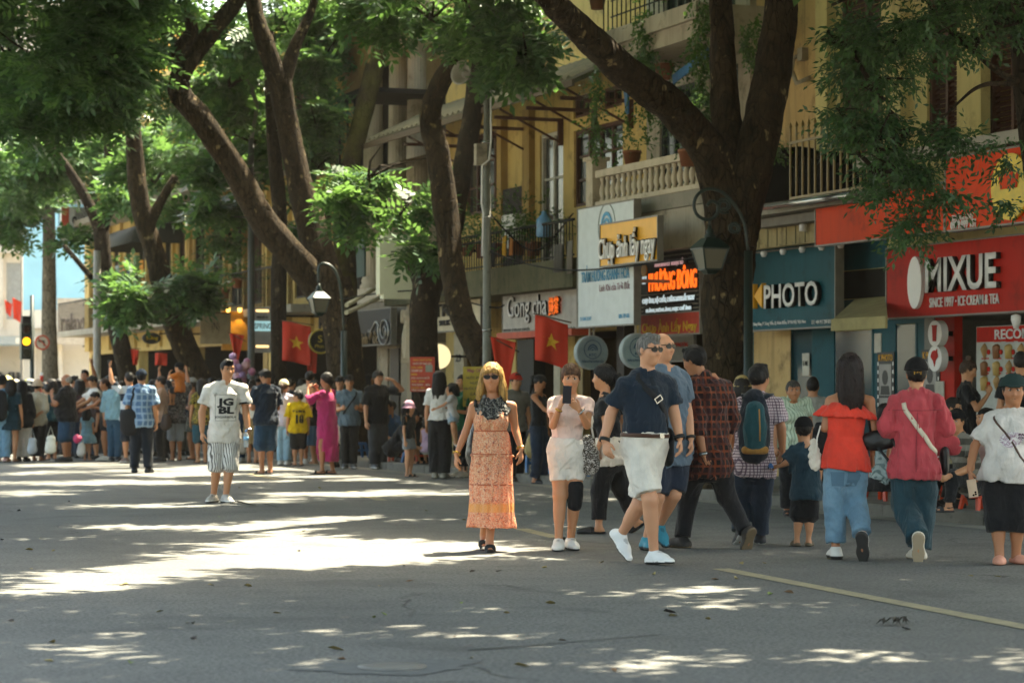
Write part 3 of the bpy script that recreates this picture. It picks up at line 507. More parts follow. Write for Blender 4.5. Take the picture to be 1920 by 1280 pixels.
def ochre_house():
	y0,y1 = 35.91,45.5; h = house('ochre_house','ochre house with brown windows, a plant-filled iron balcony and a mossy tiled eave',y0,y1); P = hp_(h); bx = 15.2
	holes = [(yx(1056,FX),yx(1012,FX),3.6,zf(1034,248)),(yx(1168,FX - .0),yx(1076,FX),zf(1100,385),zf(1100,240)),(yx(942,FX),yx(872,FX),zf(905,400),zf(905,250)),(yx(1106,FX),yx(1075,FX),zf(1090,220),zf(1090,178)),(yx(1166,FX),yx(1130,FX),zf(1146,203),zf(1146,162)),(39.4,41.7,.13,2.4),(42.6,44.6,.13,2.4),(36.9,38.9,.13,2.4)]
	w = MB(); wall(w,FX,FX + .3,y0,y1,.125,10.4,holes); P('wall',w,M_OCHRE2); w = MB(); w.box(FX + .31,FX + 11,y0,y1,2.8,10.5); P('rear_wall',w,M_OCHRE)
	put(window(None,FX,*holes[0],'glass',M_WHITE,2,3),h); put(window(None,FX,*holes[1],'glass',M_BROWN,4,3),h); put(window(None,FX,*holes[2],'glass',M_BROWN,4,3),h); put(window(None,FX,*holes[3],'glass',M_BROWN,2,1),h); put(window(None,FX,*holes[4],'glass',M_BROWN,2,1),h)
	back_box(None, FX + .3, FX + 3, 36.1, 45.4, .13, 2.5, plain('shop_warm', '#3a2c1c', .8), 'shop_room'); put(bpy.data.objects['shop_room'], h)
	w = MB(); w.box(FX - .12,FX - .002,yx(1003,FX),yx(990,FX),3.5,6.5); w.box(FX - .14,FX - .002,yx(952,FX),yx(944,FX),3.5,6.5); P('pilaster',w,M_OCHRE)
	w = MB(); a,b,c,d = holes[2]; w.box(FX - .06,FX - .002,a - .12,a,c,d + .12); w.box(FX - .06,FX - .002,b,b + .12,c,d + .12); w.box(FX - .06,FX - .002,a,b,d,d + .12); P('window_surround',w,plain('pale_yellow','#c9ae6a',.8))
	w = MB(); w.hexa([(15.15,y0 - .2,6.30),(FX,y0 - .2,6.9),(FX,46.5,6.9),(15.15,46.5,6.30),(15.15,y0 - .2,6.38),(FX,y0 - .2,7.0),(FX,46.5,7.0),(15.15,46.5,6.38)]); P('eave',w,M_MOSS)
	for i in range(37):
		w = MB(); y = y0 - .1 + i * .285; w.add([(15.12,y,6.40),(15.12,y + .2,6.40),(FX - .01,y + .2,7.06),(FX - .01,y,7.06),(15.12,y + .1,6.46),(FX - .01,y + .1,7.12)],[(0,4,5,3),(4,1,2,5),(0,1,4)]); P('roof_tile_row',w,M_MOSS)
	w = MB(); w.box(15.10, 15.148, y0 - .2, 46.5, 6.26, 6.36); P('gutter', w, plain('rust_gutter', '#5a4a38', .6))
	for y in (36.4, 37.9, 39.4, 41.0, 42.5, 44.3):
		w = MB(); w.box(15.2,FX - .003,y,y + .05,6.12,6.18); w.box(FX - .1,FX - .003,y,y + .05,5.7,6.119); w.bar((15.3,y + .025,6.3),(FX - .05,y + .025,5.75),.035); P('eave_bracket',w,M_BROWN)
	w = MB(); w.box(bx, FX - .004, y0 + .02, y1, 3.05, 3.52); P('balcony_slab', w, M_MOSS)
	n = 78
	for i in range(n):
		b = MB(); y = y0 + .1 + (y1 - y0 - .2) * i / (n - 1); b.box(bx + .03, bx + .045, y, y + .014, 3.521, 4.12); P('railing_bar', b, M_IRON)
	b = MB(); b.box(bx + .02,bx + .06,y0 + .05,y1 - .05,4.121,4.16); b.box(bx + .025,bx + .05,y0 + .05,y1 - .05,3.56,3.585); P('handrail',b,M_IRON)
	w = MB(); w.box(FX - .32, FX - .03, 40.9, 41.6, 4.0, 4.6); P('air_conditioner', w, M_SIGNW)
	w = MB(); w.box(FX - .1, FX - .02, yx(988, FX), yx(948, FX), 3.7, zf(968, 353)); P('cane_panel', w, plain('dark_cane', '#1d1812', .8))
	o,bb = sign_board('tea_shop_sign','grey tea shop sign with white raised Gong cha letters',943,1082,548,622,15.6,plain('pale_grey_board','#a19c95',.5),.2)
	ptext(o,'Gong cha',954,1028,553,606,15.59,M_SIGNW,.035,.01); ptext(o,'貢茶',1033,1053,556,592,15.59,glow('orange_letter','#f06a20',.10),.05,.05); ptext(o,'1900 94 94 89 · 25 HÀNG KHAY, HOÀN KIẾM',944,993,613,621,15.59,M_BLACK,.004,.0); ptext(o,'Gong cha Hàng Khay',1063,1079,612,619,15.59,M_BLACK,.004)
	b = MB(); b.box(15.5, 15.85, bb[0] - .0, bb[1] + .05, bb[2] - .13, bb[2] - .025); put(b.build('red_trim', plain('red_trim', '#b84428', .6)), o)
	o,bb = sign_board('silk_shop_sign','cream lit shop sign with black letters half hidden by the leaning trunk',812,901,555,622,15.6,plain('cream_board','#bdb094',.6),.15)
	ptext(o, 'TRAN', 815, 880, 568, 592, 15.59, M_BLACK, .03, .03); ptext(o, 'SILK', 825, 846, 600, 610, 15.59, M_BLACK, .03, .02)
	b = MB(); b.box(15.4, 15.75, bb[0], bb[1], bb[3] + .05, bb[3] + .10); put(b.build('light_strip', glow('warm_strip', '#ffd59a', .35)), o)
	for (px0, px1, py0, nm, nb) in ((858, 876, 640, 'M', '23'), (1046, 1058, 652, 'M', '25')):
		w = MB(); w.box(FX - .08,FX - .004,yx(px1,FX),yx(px0,FX),.13,2.5); P('white_pillar',w,plain('pillar_white','#b3a88f',.7)); a = (px0 + px1) / 2; put(lettering(None,nb,yx(a - 5,FX),yx(a + 5,FX),zf(a,678),zf(a,664),FX - .085,M_BLACK,.008,.02),h)
	p = on_x(822,668,15.7); o = empty('moon_lamp_sign',p,'round glowing white shop lamp sign behind the middle trunk','sign'); m = MB(); disc(m,(0,0,0),.24,.08,'y',24); m.build('lamp_face',glow('moon_white','#fff0c8',.16),o); m = MB(); m.box(.2,FX - p.x,-.02,.02,-.02,.02); m.build('bracket',M_IRON,o)
	w = MB()
	for i in range(5): w.tube([(FX - .1 - .02 * i, 40.4 + .1 * i, 2.9), (FX - .12, 40.3 + .12 * i, 2.0), (FX - .1, 40.5 + .06 * i, .6)], .018, 6)
	tag(P('cable_bundle',w,M_IRON),kind='stuff'); w = MB(); w.box(FX - .25,FX - .02,40.2,41.0,.13,2.3); P('dark_door',w,plain('dark_door','#1a1814',.6))
	wd = MB(); wd.box(FX + .06, FX + .1, 38.7, 39.4, .13, 2.3); P('lit_shop_wall', wd, plain('shop_beige', '#a08a62', .8))  # plain beige panel in the shop opening
ochre_house()
def laundry():
	for (px,py,w,h,c,nm,lab) in ((945,445,.16,.34,'#b8862a','cloth','yellow cloth hung on the iron balcony behind the speaker pole'),(958,448,.12,.28,'#a86a3a','cloth','orange-brown cloth beside the yellow one on the iron balcony'),(1046,462,.34,.42,'#4a4640','towel','grey towel drying at the right end of the iron balcony'),(1068,455,.2,.5,'#6a6258','towel','pale towel next to the grey towel on the iron balcony'),(925,458,.14,.4,'#2a2a2c','shirt','dark shirt hanging by the speaker pole on the iron balcony')):
		p = on_x(px, py, 15.14); o = empty('hanging_' + nm, p, lab, nm, 'washing on the balcony'); m = MB(); n = 8; vs = []
		for t in (0, .012):
			for j in (0, 1):
				for i in range(n + 1): vs.append((t - .02 * math.sin(i * 1.9) * j, (i / n - .5) * w, (-h if j else .03)))
		k = n + 1; fs = []
		for i in range(n): fs += [(i,i + 1,k + i + 1,k + i),(2 * k + i,3 * k + i,3 * k + i + 1,2 * k + i + 1),(i,2 * k + i,2 * k + i + 1,i + 1),(k + i,k + i + 1,3 * k + i + 1,3 * k + i)]
		m.add(vs, fs + [(0, k, 3 * k, 2 * k), (n, 2 * k + n, 3 * k + n, k + n)], True); m.build('cloth', plain('washing_' + c.lstrip('#'), c, .9), o)
	p = on_x(1020,425,15.3); o = empty('water_jug',p,'blue water-cooler bottle standing on the iron balcony rail shelf','bottle'); m = MB(); m.lathe([(.10,-.18),(.13,-.16),(.13,-.04),(.12,-.02),(.13,0),(.13,.12),(.05,.2),(.04,.26)],14); m.build('jug',plain('jug_blue','#5a86a8',.25),o)
	for pts in ([(300,420,60),(470,408,52.6),(700,470,46),(913,452,38.6)],[(913,470,38.6),(1010,500,38),(1120,505,36.5),(1403,470,31.5)],[(913,395,38.6),(1000,470,39),(1075,400,40)],[(640,560,47),(780,545,44),(913,575,38.6),(945,572,40.5)]):
		q,_ = curve_z([tuple(at(a,b,c)) + (0,) for a,b,c in pts],8); m = MB(); m.tube(q,.014,5); tag(m.build('cable',M_IRON),'thin black cable strung %s' % {300: 'from the far lamp pole to the loudspeaker pole',913: 'across the shop fronts from the loudspeaker pole at %s' % ('sign level' if pts[0][1] == 470 else 'eave level'),640: 'low past the carved shop sign'}[pts[0][0]],'cable')
laundry()
def classical_house():
	y0, y1 = 45.6, 52.6; h = house('columned_house', 'pale stone house with tall fluted Ionic columns', y0, y1); P = hp_(h)
	w = MB(); wall(w,FX + .9,FX + 1.2,y0,y1,.125,12.5,[(47.5,48.6,4.,7.8),(49.6,50.6,4.,7.8),(46.2,47.0,4.,7.8),(46.2,47.0,8.3,9.9),(47,51,.13,2.6)]); P('wall',w,M_STONE); w = MB(); w.box(FX + 1.21,FX + 11,y0,y1,2.8,12.6); P('rear_wall',w,M_STONE)
	for a,b,c,d in ((47.5,48.6,4.,7.8),(49.6,50.6,4.,7.8),(46.2,47.,4.,7.8),(46.2,47.,8.3,9.9)): put(window(None,FX + .9,a,b,c,d,'glass',plain('green_frame','#1d2a28',.5),2,3),h)
	w = MB(); w.box(FX - .1,FX + .89,y0,y1,3.3,3.62); P('storey_slab',w,M_STONE); w = MB(); w.box(FX - .2,FX + .89,y0,y1,8.95,9.45); w.box(FX - .35,FX + .89,y0,y1,9.451,9.7); P('entablature',w,M_STONE)
	for px in (747, 782, 700):
		c = on_x(px, 200, FX + .2); col = MB(); n = 40; vs = []; zz = (3.9, 8.45)
		rings = [(.22, 3.9), (.23, 5.5), (.195, 8.45)]
		for r, z in rings:
			for k in range(n): a = 2 * math.pi * k / n; q = r * (1 - (.05 if k % 2 else 0)); vs.append((c.x + q * math.cos(a),c.y + q * math.sin(a),z))
		fs = [(i * n + k,i * n + (k + 1) % n,(i + 1) * n + (k + 1) % n,(i + 1) * n + k) for i in range(2) for k in range(n)]; col.add(vs,fs); o = col.build('column',M_STONE); put(o,h)
		b = MB(); b.lathe([(.30,3.62),(.30,3.70),(.25,3.74),(.27,3.8),(.23,3.9)],20,(c.x,c.y,0)); b.box(c.x - .3,c.x + .3,c.y - .3,c.y + .3,8.80,8.948); b.lathe([(.2,8.45),(.24,8.52),(.26,8.66)],20,(c.x,c.y,0))
		for s in (-1, 1):
			for e in (-1,1): b.lathe([(.115,-.10),(.105,0),(.115,.10)],14,(c.x + e * .17,c.y + s * .22,8.67),True,Matrix.Rotation(math.pi / 2,3,'Y'))
		b.box(c.x - .25,c.x + .25,c.y - .2,c.y + .2,8.66,8.799); q = b.build('capital',M_STONE,None); q.parent = o; q.matrix_parent_inverse = Matrix.Identity(4)
	ir = MB()
	for i in range(9):
		y = 51.0 + i * .12; ir.box(FX + .3, FX + .32, y, y + .02, 3.63, 8.9)
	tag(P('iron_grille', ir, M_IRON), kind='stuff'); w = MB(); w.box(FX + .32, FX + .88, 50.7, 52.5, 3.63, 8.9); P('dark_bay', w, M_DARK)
	w = MB(); w.hexa([(15.6,45.7,5.9),(FX + .8,45.7,6.35),(FX + .8,49.5,6.35),(15.6,49.5,5.9),(15.6,45.7,5.96),(FX + .8,45.7,6.42),(FX + .8,49.5,6.42),(15.6,49.5,5.96)]); P('sheet_canopy',w,plain('rusty_sheet','#5e5344',.6))
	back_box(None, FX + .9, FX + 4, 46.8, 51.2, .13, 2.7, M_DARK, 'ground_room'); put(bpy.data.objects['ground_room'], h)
	w = MB(); w.box(FX - .1,FX + .1,45.7,52.5,2.35,3.28); P('shop_fascia',w,plain('taupe_fascia','#756a58',.7)); w = MB(); w.box(FX - .1,FX + .1,47.3,47.6,.13,2.349); w.box(FX - .1,FX + .1,45.7,46.,.13,2.349); P('shop_pillar',w,M_STONE)
	for i in range(4):
		d = MB(); d.box(FX + .3,FX + .34,47.8 + i * .75,48.4 + i * .75,.13,2.3); P('door_leaf',d,plain('door_%d' % (i % 2),('#3a3128','#8a7a60')[i % 2],.6))
	o,bb = sign_board('carved_shop_sign','dark shop sign with silver scroll and gold lettering behind the lamp post',660,733,585,648,16.1,mat('sign_black','#0f0e0c',.6),.12)
	ptext(o,'Minh Đức',674,711,622,645,16.09,plain('gold_letter','#7a5c22',.4),.03,.02); m = MB(); c = on_x(720,620,16.08); pts = [Vector((c.x,c.y + (.05 + .022 * t) * math.cos(t) * 1.2,c.z + (.05 + .022 * t) * math.sin(t))) for t in np.linspace(0,13,44)]; m.tube(pts,.022,6); pts = [Vector((c.x,c.y + .3 + i * .12,c.z + .1 + .1 * math.sin(i * .9))) for i in range(7)]; m.tube(pts,.03,6); put(m.build('silver_scroll',mat('silver','#8f8c88',.3,.8)),o)
	q = at(743,500,45.0); o = empty('blank_light_box',q,'tall blank pale green lightbox sign jutting from the columned house','sign'); bm = bmesh.new(); bmesh.ops.create_cube(bm,size=1)
	for v in bm.verts: v.co = Vector((v.co.x * .72, v.co.y * .22, v.co.z * 1.20))
	bmesh.ops.bevel(bm,geom=[e for e in bm.edges if abs(e.verts[0].co.y - e.verts[1].co.y) > .1],offset=.08,segments=4,affect='EDGES'); me = bpy.data.meshes.new('box'); bm.to_mesh(me); bm.free(); link('box',me,plain('pale_green_acrylic','#cdcdb0',.5,var=.03),o); m = MB(); m.box(.38,FX + 1 - q.x,-.03,.03,.3,.36); m.box(.38,FX + 1 - q.x,-.03,.03,-.4,-.34); m.build('bracket',M_IRON,o)
	o = empty('folding_awning', at(690, 560, 48), 'two white folding awning arms beside the blank lightbox', 'awning'); m = MB()
	for a,b in (((650,572),(708,538)),((649,586),(726,552))): t = MB(); t.tube([at(*a,46.6),at(*b,49.2)],.045,8); put(t.build('arm',plain('white_tube','#b5ae92',.5)),o)
	m = MB(); m.box(15.3,15.55,yx(690,15.3),yx(642,15.3),7.6,9.8); o = m.build('cane_blind',plain('cane_blind','#85683e',.85)); tag(o,'large bamboo blind boxed out from an upper floor, top centre','blind')
	m = MB(); m.box(15.2, FX + .9, yx(692, 15.3), yx(636, 15.3), 7.45, 7.55);
	for py in (655, 668, 640): y = yx(py, 15.3); m.box(15.25, 15.29, y, y + .04, 3.62, 7.45)
	P('iron_balcony_frame',m,M_IRON); m = MB(); m.box(15.22,15.26,yx(690,15.3),yx(636,15.3),3.7,5.4); P('green_screen',m,plain('green_screen','#2f4a44',.7))
classical_house()
def row_house(name, label, y0, y1, wm, H, seed, sign=None, awn=None, ledge=3.35, rows=2):
	r = random.Random(seed); h = house(name, label, y0, y1); P = hp_(h); holes = []; n = max(2, int((y1 - y0) / 1.6)); W = (y1 - y0) / n
	for f in range(rows):
		zb = ledge + .25 + f * 3.5
		for i in range(n): holes.append((y0 + W * i + W * .2, y0 + W * (i + 1) - W * .2, zb, zb + 2.3))
	w = MB(); wall(w,FX,FX + .3,y0,y1,.125,H,holes + [(y0 + .4,y1 - .4,.13,2.6)]); P('wall',w,wm); w = MB(); w.box(FX + .31,FX + 11,y0,y1,2.8,H + .05); P('rear_wall',w,wm)
	for k, q in enumerate(holes): put(window(None, FX, *q, 'louvre' if r.random() < .7 else 'glass', plain('frame_dark', '#2c241a', .6), 2, 2), h)
	for f in range(rows):
		z = ledge + f * 3.5; w = MB(); w.box(FX - 1.1,FX - .003,y0 + .05,y1 - .05,z - .18,z); P('balcony_slab',w,M_CONC if f else M_GREYW); w = MB()
		for i in range(int((y1 - y0) / .16)): w.box(FX - 1.06, FX - 1.045, y0 + .1 + i * .16, y0 + .115 + i * .16, z + .001, z + .9)
		tag(P('balcony_bars',w,M_IRON),kind='stuff'); w = MB(); w.box(FX - 1.07,FX - 1.03,y0 + .07,y1 - .07,z + .901,z + .94); P('handrail',w,M_IRON)
	for y in np.linspace(y0 + .1, y1 - .1, n + 1): w = MB(); w.box(FX - .1, FX - .002, y - .09, y + .09, 2.7, H - .3); P('pilaster', w, wm)
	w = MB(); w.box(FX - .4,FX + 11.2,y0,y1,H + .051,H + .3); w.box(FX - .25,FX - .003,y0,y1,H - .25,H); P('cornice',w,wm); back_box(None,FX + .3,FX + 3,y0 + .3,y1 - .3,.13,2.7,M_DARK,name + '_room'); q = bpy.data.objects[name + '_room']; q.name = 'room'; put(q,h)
	return h, P
def far_row():
	h, P = row_house('shuttered_house', 'ochre shuttered house with long balconies behind the forked tree', 52.7, 58.5, M_OCHRE2, 9.6, 3)
	w = MB(); w.hexa([(14.9,53,6.2),(16.4,53,6.6),(16.4,57.5,6.6),(14.9,57.5,6.2),(14.9,53,6.24),(16.4,53,6.65),(16.4,57.5,6.65),(14.9,57.5,6.24)]); P('sheet_awning',w,plain('pale_sheet','#948b78',.6))
	w = MB(); w.hexa([(15.2,52.7,9.9),(27,52.7,13.5),(27,58.5,13.5),(15.2,58.5,9.9),(15.2,52.7,10.0),(27,52.7,13.6),(27,58.5,13.6),(15.2,58.5,10.0)]); P('tiled_roof',w,worn('terracotta','#8a4a30','#6f3a26','#4a2a1e',2.5,.9))
	h, P = row_house('arcaded_house', 'yellow house with thin pilasters and shop canvas signs, left of centre', 58.6, 66.5, M_OCHRE, 9.2, 5)
	w = MB(); w.hexa([(14.7,59,6.0),(16.4,59,6.5),(16.4,65.5,6.5),(14.7,65.5,6.0),(14.7,59,6.05),(16.4,59,6.55),(16.4,65.5,6.55),(14.7,65.5,6.05)]); P('sheet_awning',w,MATS['pale_sheet'])
	h, P = row_house('awning_house', 'cream house with a dark barrel awning and washing on its balcony', 66.6, 73.5, M_OCHRE2, 10.2, 8)
	ya,yb = 67.0,72.0; w = MB(); m = 9; q = [(15.9 - 1.3 * math.sin(t) if 0 else 16.4 - 1.5 * math.sin(t),5.55 + .75 * math.cos(t)) for t in np.linspace(0,math.pi / 2,m)]
	vs = [(x,ya,z) for x,z in q] + [(x,yb,z) for x,z in q] + [(16.4,ya,5.55),(16.4,yb,5.55)]; w.add(vs,[(i,i + 1,m + i + 1,m + i) for i in range(m - 1)] + [tuple(range(m)) + (2 * m,),tuple(range(2 * m - 1,m - 1,-1)) + (2 * m + 1,)],True); P('barrel_awning',w,plain('dark_canvas','#2a2d28',.8))
	for i, c in enumerate(('#b87a28', '#a8a49a', '#3a4654', '#b0703a', '#8d9aa0')):
		w = MB(); y = 67.6 + i * .8; w.box(15.38, 15.41, y, y + .45, 3.8, 5.1); P('washing', w, plain('washing_%d' % i, c, .9))
	h, P = row_house('corner_house', 'tall yellow corner house carrying the bank sign', 73.6, 80.5, M_OCHRE2, 12.5, 12, rows=3)
	w = MB(); w.box(16.3, 16.49, 79.6, 80.3, 2.7, 12.0); P('corner_pier', w, M_OCHRE2)
	o = empty('bank_sign',at(150,418,78.0),'white and red bank sign, SeABank, high on the corner house','sign'); b = MB(); b.box(-.62,.9,-.1,.1,-.62,.5); b.build('board',M_SIGNW,o); b = MB(); b.box(-.62,-.38,-.13,-.101,-.5,.5); b.build('red_panel',plain('bank_red','#c24a36',.5),o)
	put(lettering(None,'SeABank',o.location.x - .28,o.location.x + .85,o.location.z - .25,o.location.z + .2,o.location.y - .101,M_BLACK,.02,.03,R=1),o); b = MB(); b.box(.9,3.0,-.05,.05,-.1,.1); b.build('bracket',M_IRON,o)
far_row()
def far_corner():
	c = at(30,700,128); h = empty('white_corner_building',(c.x,c.y,0),'white classical corner building in full light beyond the crossing','building',None,math.radians(-14)); wm = worn('white_stucco','#cfc5b6','#c2b8a8','#a59a8b',.4,.9)
	w = MB(); hol = [(x, x + 1.7, z, z + 3.0) for z in (5.2, 9.6, 14.) for x in (-9.5, -6.5, -3.5, -.5, 2.2)]
	def wy(mb, y0_, y1_, x0, x1, z0, z1, holes):
		xs = sorted({x0, x1, *[q for hh in holes for q in hh[:2]]}); zs = sorted({z0, z1, *[q for hh in holes for q in hh[2:]]})
		for a, b in zip(xs[:-1], xs[1:]):
			for c1, d1 in zip(zs[:-1], zs[1:]):
				if not any(hh[0] <= (a + b) / 2 <= hh[1] and hh[2] <= (c1 + d1) / 2 <= hh[3] for hh in holes): mb.box(a, b, y0_, y1_, c1, d1)
	wy(w, 0, .4, -14, 5.5, .1, 22, hol + [(-9, -6, .1, 3.2), (-4.5, -1.5, .1, 3.2)]); w.box(-14, 5.5, .41, 12, .1, 22.1); w.build('wall', wm, h)
	for (a, b, c0, d) in hol:
		f = MB(); f.box(a, b, .1, .2, c0, d); f.build('window', plain('far_window', '#8d8f8c', .4), h)
	for z in (4.2, 8.7, 13.1, 21.5): w = MB(); w.box(-14.3, 5.8, -.5, -.003, z, z + .45); w.build('cornice', wm, h)
	for x in (-10.2, -7.2, -4.2, -1.2, 1.6, 4.4): w = MB(); w.box(x, x + .55, -.22, -.004, 4.66, 21.4); w.build('pilaster', wm, h)
	w = MB(); w.hexa([(-14,-2.6,3.75),(5.4,-2.6,3.75),(5.4,-.51,4.15),(-14,-.51,4.15),(-14,-2.6,3.85),(5.4,-2.6,3.85),(5.4,-.51,4.3),(-14,-.51,4.3)]); w.build('canopy',plain('grey_canopy','#8d938d',.7),h)
	w = MB(); w.box(-9,-6,.3,.38,.1,3.2); w.box(-4.5,-1.5,.3,.38,.1,3.2); w.build('shop_front',plain('shop_ochre','#b0935a',.7),h); lt = text_mesh('SUNVIN',1.0,'lettering',.05,.03); lt.transform(Matrix.Translation((-1.0,-.3,3.4 - 1.4)) @ Matrix.Rotation(math.pi / 2,4,'X')); link('lettering',lt,M_BLACK,h)
	c = at(140,500,119); h = empty('blue_hoarding',(c.x,c.y,0),'sky-blue hoarding panel above a white ledge beyond the bank sign','hoarding',None,math.radians(-20)); w = MB(); w.box(-2.6,6.5,0,.3,5.4,10.6); w.build('panel',plain('sky_blue_panel','#83b3c2',.5,var=.08,scale=.5),h); w = MB(); w.box(-2.6,6.5,-.1,.29,4.5,5.39); w.box(-2.6,6.5,.31,6,.1,10.5); w.build('wall',wm,h); w = MB(); w.box(-2.6,6.5,-1.6,-.11,3.7,4.0); w.build('ledge',wm,h)
	for x in (-2.2, -.9, 1.6, 4.): w = MB(); w.box(x, x + .35, -.35, -.12, .1, 3.69); w.build('pier', wm, h)
	o = empty('shop_board',at(137,600,100),'weathered white shop board with tall faded letters beside the white trunk','sign'); b = MB(); b.box(-.65,.65,-.08,.08,-1.0,.9); b.build('board',plain('faded_board','#a79c8d',.8),o); put(lettering(None,'relaxs',o.location.x - .5,o.location.x + .55,o.location.z - .5,o.location.z + .3,o.location.y - .081,plain('faded_ink','#6a5f56',.8),.01,.03,R=1),o); b = MB(); b.box(.65,2.0,-.05,.05,-.1,.0); b.build('bracket',M_IRON,o)
	b = MB()
	for px in range(160, 186, 6):
		q = at(px, 600, 88); b.box(q.x, q.x + .04, q.y, q.y + .04, 3., 5.2)
	for z in (3.0, 3.5, 4.0, 4.5, 5.0): q = at(155, 600, 88); b.box(q.x, q.x + .9, q.y, q.y + .04, z, z + .05)
	o = b.build('iron_balcony', M_IRON); tag(o, 'black iron balcony cage left of the corner house', 'balcony')
far_corner()
# ------------------------------------------------------------------ trees: bark, limbs, leaf sprays
def bark(name, c1, c2, c3, moss=None):
	def bld(m, nt, b):
		co = coords(nt,scale=(1,1,.38)); f = noise(nt,co,9,6,.7,.8); f2 = noise(nt,coords(nt,scale=(1,1,.7)),6.5,2,.5); f3 = noise(nt,coords(nt),1.3,3)
		c = mixc(nt,ramp(nt,f,[(.35,0.),(.68,1.)]),c1,c2); c = mixc(nt,ramp(nt,noise(nt,coords(nt,scale=(1,1,.25)),30,4,.7),[(.5,0.),(.7,.6)]),c,c1); c = mixc(nt,ramp(nt,f2,[(.66,0.),(.70,.75)]),c,c3)
		vo = N(nt,'ShaderNodeTexVoronoi'); vo.feature = 'DISTANCE_TO_EDGE'; vo.inputs['Scale'].default_value = 13; nt.links.new(coords(nt,scale=(1,1,.3)),vo.inputs['Vector']); ck = ramp(nt,vo.outputs['Distance'],[(.0,1.),(.07,0.)]); c = mixc(nt,math_(nt,'MULTIPLY',ck,.75),c,'#14100b')
		if moss: c = mixc(nt, ramp(nt, f3, [(.42, 0.), (.62, .8)]), c, moss)
		nt.links.new(c, b.inputs['Base Color']); bump(nt, b, math_(nt, 'MULTIPLY_ADD', ck, -.7, math_(nt, 'MULTIPLY_ADD', f2, -.3, f)), 1., .05)
	return mat(name, None, .95, 0, bld, spec=.15)
BARK = bark('bark_dark','#211a12','#3a3024','#6f624e'); BARK2 = bark('bark_flaking','#1f180f','#4b3d2b','#95825f'); BARKM = bark('bark_mossy','#2a2316','#453a27','#6a5c40','#4c4a20'); BARKP = bark('bark_pale','#6a5f4e','#857966','#9a8d78')
def leafm(name, c1, c2, c3, tr=.45):
	def bld(m, nt, b):
		g = N(nt, 'ShaderNodeNewGeometry'); c = ramp(nt, g.outputs['Random Per Island'], [(0., c1), (.55, c2), (.95, c3)])
		nt.links.new(c, b.inputs['Base Color']); b.inputs['Roughness'].default_value = .42; b.inputs['Specular IOR Level'].default_value = .28
		t = N(nt,'ShaderNodeBsdfTranslucent'); nt.links.new(mixc(nt,.55,c,'#6f9440'),t.inputs[0]); mx = N(nt,'ShaderNodeMixShader'); mx.inputs[0].default_value = tr
		out = nt.nodes['Material Output']; nt.links.new(b.outputs[0],mx.inputs[1]); nt.links.new(t.outputs[0],mx.inputs[2]); nt.links.new(mx.outputs[0],out.inputs[0])
	return mat(name, None, .45, 0, bld)
LEAF = leafm('leaf_pinnate','#26452c','#375a3c','#587848',.40); LEAF2 = leafm('leaf_small','#1a3422','#28452c','#3c5a34',.3); LEAF3 = leafm('leaf_vine','#1f3a20','#32522a','#506c34',.35)
def spray_pinnate(n=7, L=.42, ll=.115, lw=.036, droop=.25):
	q = []
	for i in range(n):
		t = (i + .6) / n; s = ll * (1.15 - .75 * abs(t - .45)); x = t * L; z = -droop * L * t * t
		for sg in (1, -1):
			d = V(.42, sg * .9, -.12); d = d / np.linalg.norm(d); w = V(.9, -sg * .42, .05) * lw * .5; o = V(x, 0, z)
			q.append([o, o + d * s * .45 + w, o + d * s + V(0, 0, -.012), o + d * s * .5 - w])
	o = V(L, 0, -droop * L); q.append([o, o + V(ll * .5, lw * .5, 0), o + V(ll, 0, -.02), o + V(ll * .5, -lw * .5, 0)]); return np.array(q)
def spray_twig(n=9, L=.34, ll=.078, lw=.032):
	r = np.random.default_rng(5); q = []
	for i in range(n):
		t = (i + .5) / n; a = i * 2.4; o = V(t * L,.01 * math.sin(a),-.30 * L * t * t); d = unit(V(.75,.7 * math.cos(a),.45 * math.sin(a) - .45)); w = unit(np.cross(d,V(r.normal() * .3,r.normal() * .3,1))) * lw * .5
		q.append([o, o + d * ll * .4 + w, o + d * ll, o + d * ll * .4 - w])
	return np.array(q)
SPR = {'pin': spray_pinnate(5,.46,.19,.080),'pinfar': spray_pinnate(4,.48,.23,.105),'twig': spray_twig(),'big': spray_pinnate(4,.62,.30,.15,.2),'vine': spray_twig(7,.26,.07,.045)}
def scatter(kind, P, D, sc, r):
	T = SPR[kind]; n = len(P); x = D / np.linalg.norm(D,axis=1)[:,None]; up = r.normal(size=(n,3)) * .45 + V(0,0,1.); y = np.cross(up,x); y /= np.linalg.norm(y,axis=1)[:,None]; z = np.cross(x,y)
	R = np.stack([x, y, z], 1)                                # rows
	v = np.einsum('kqc,ncd->nkqd', T, R * sc[:, None, None]) + P[:, None, None, :]; v += r.normal(size=(n, T.shape[0], 1, 3)) * .006
	return v.reshape(-1, 3)
def leaves(name, vs, m, parent):
	v = np.concatenate(vs) - np.array(parent.location) if parent is not None else np.concatenate(vs); f = np.arange(len(v)).reshape(-1,4); o = link(name,fast_mesh(name,v,f),m,parent); return tag(o,kind='stuff')
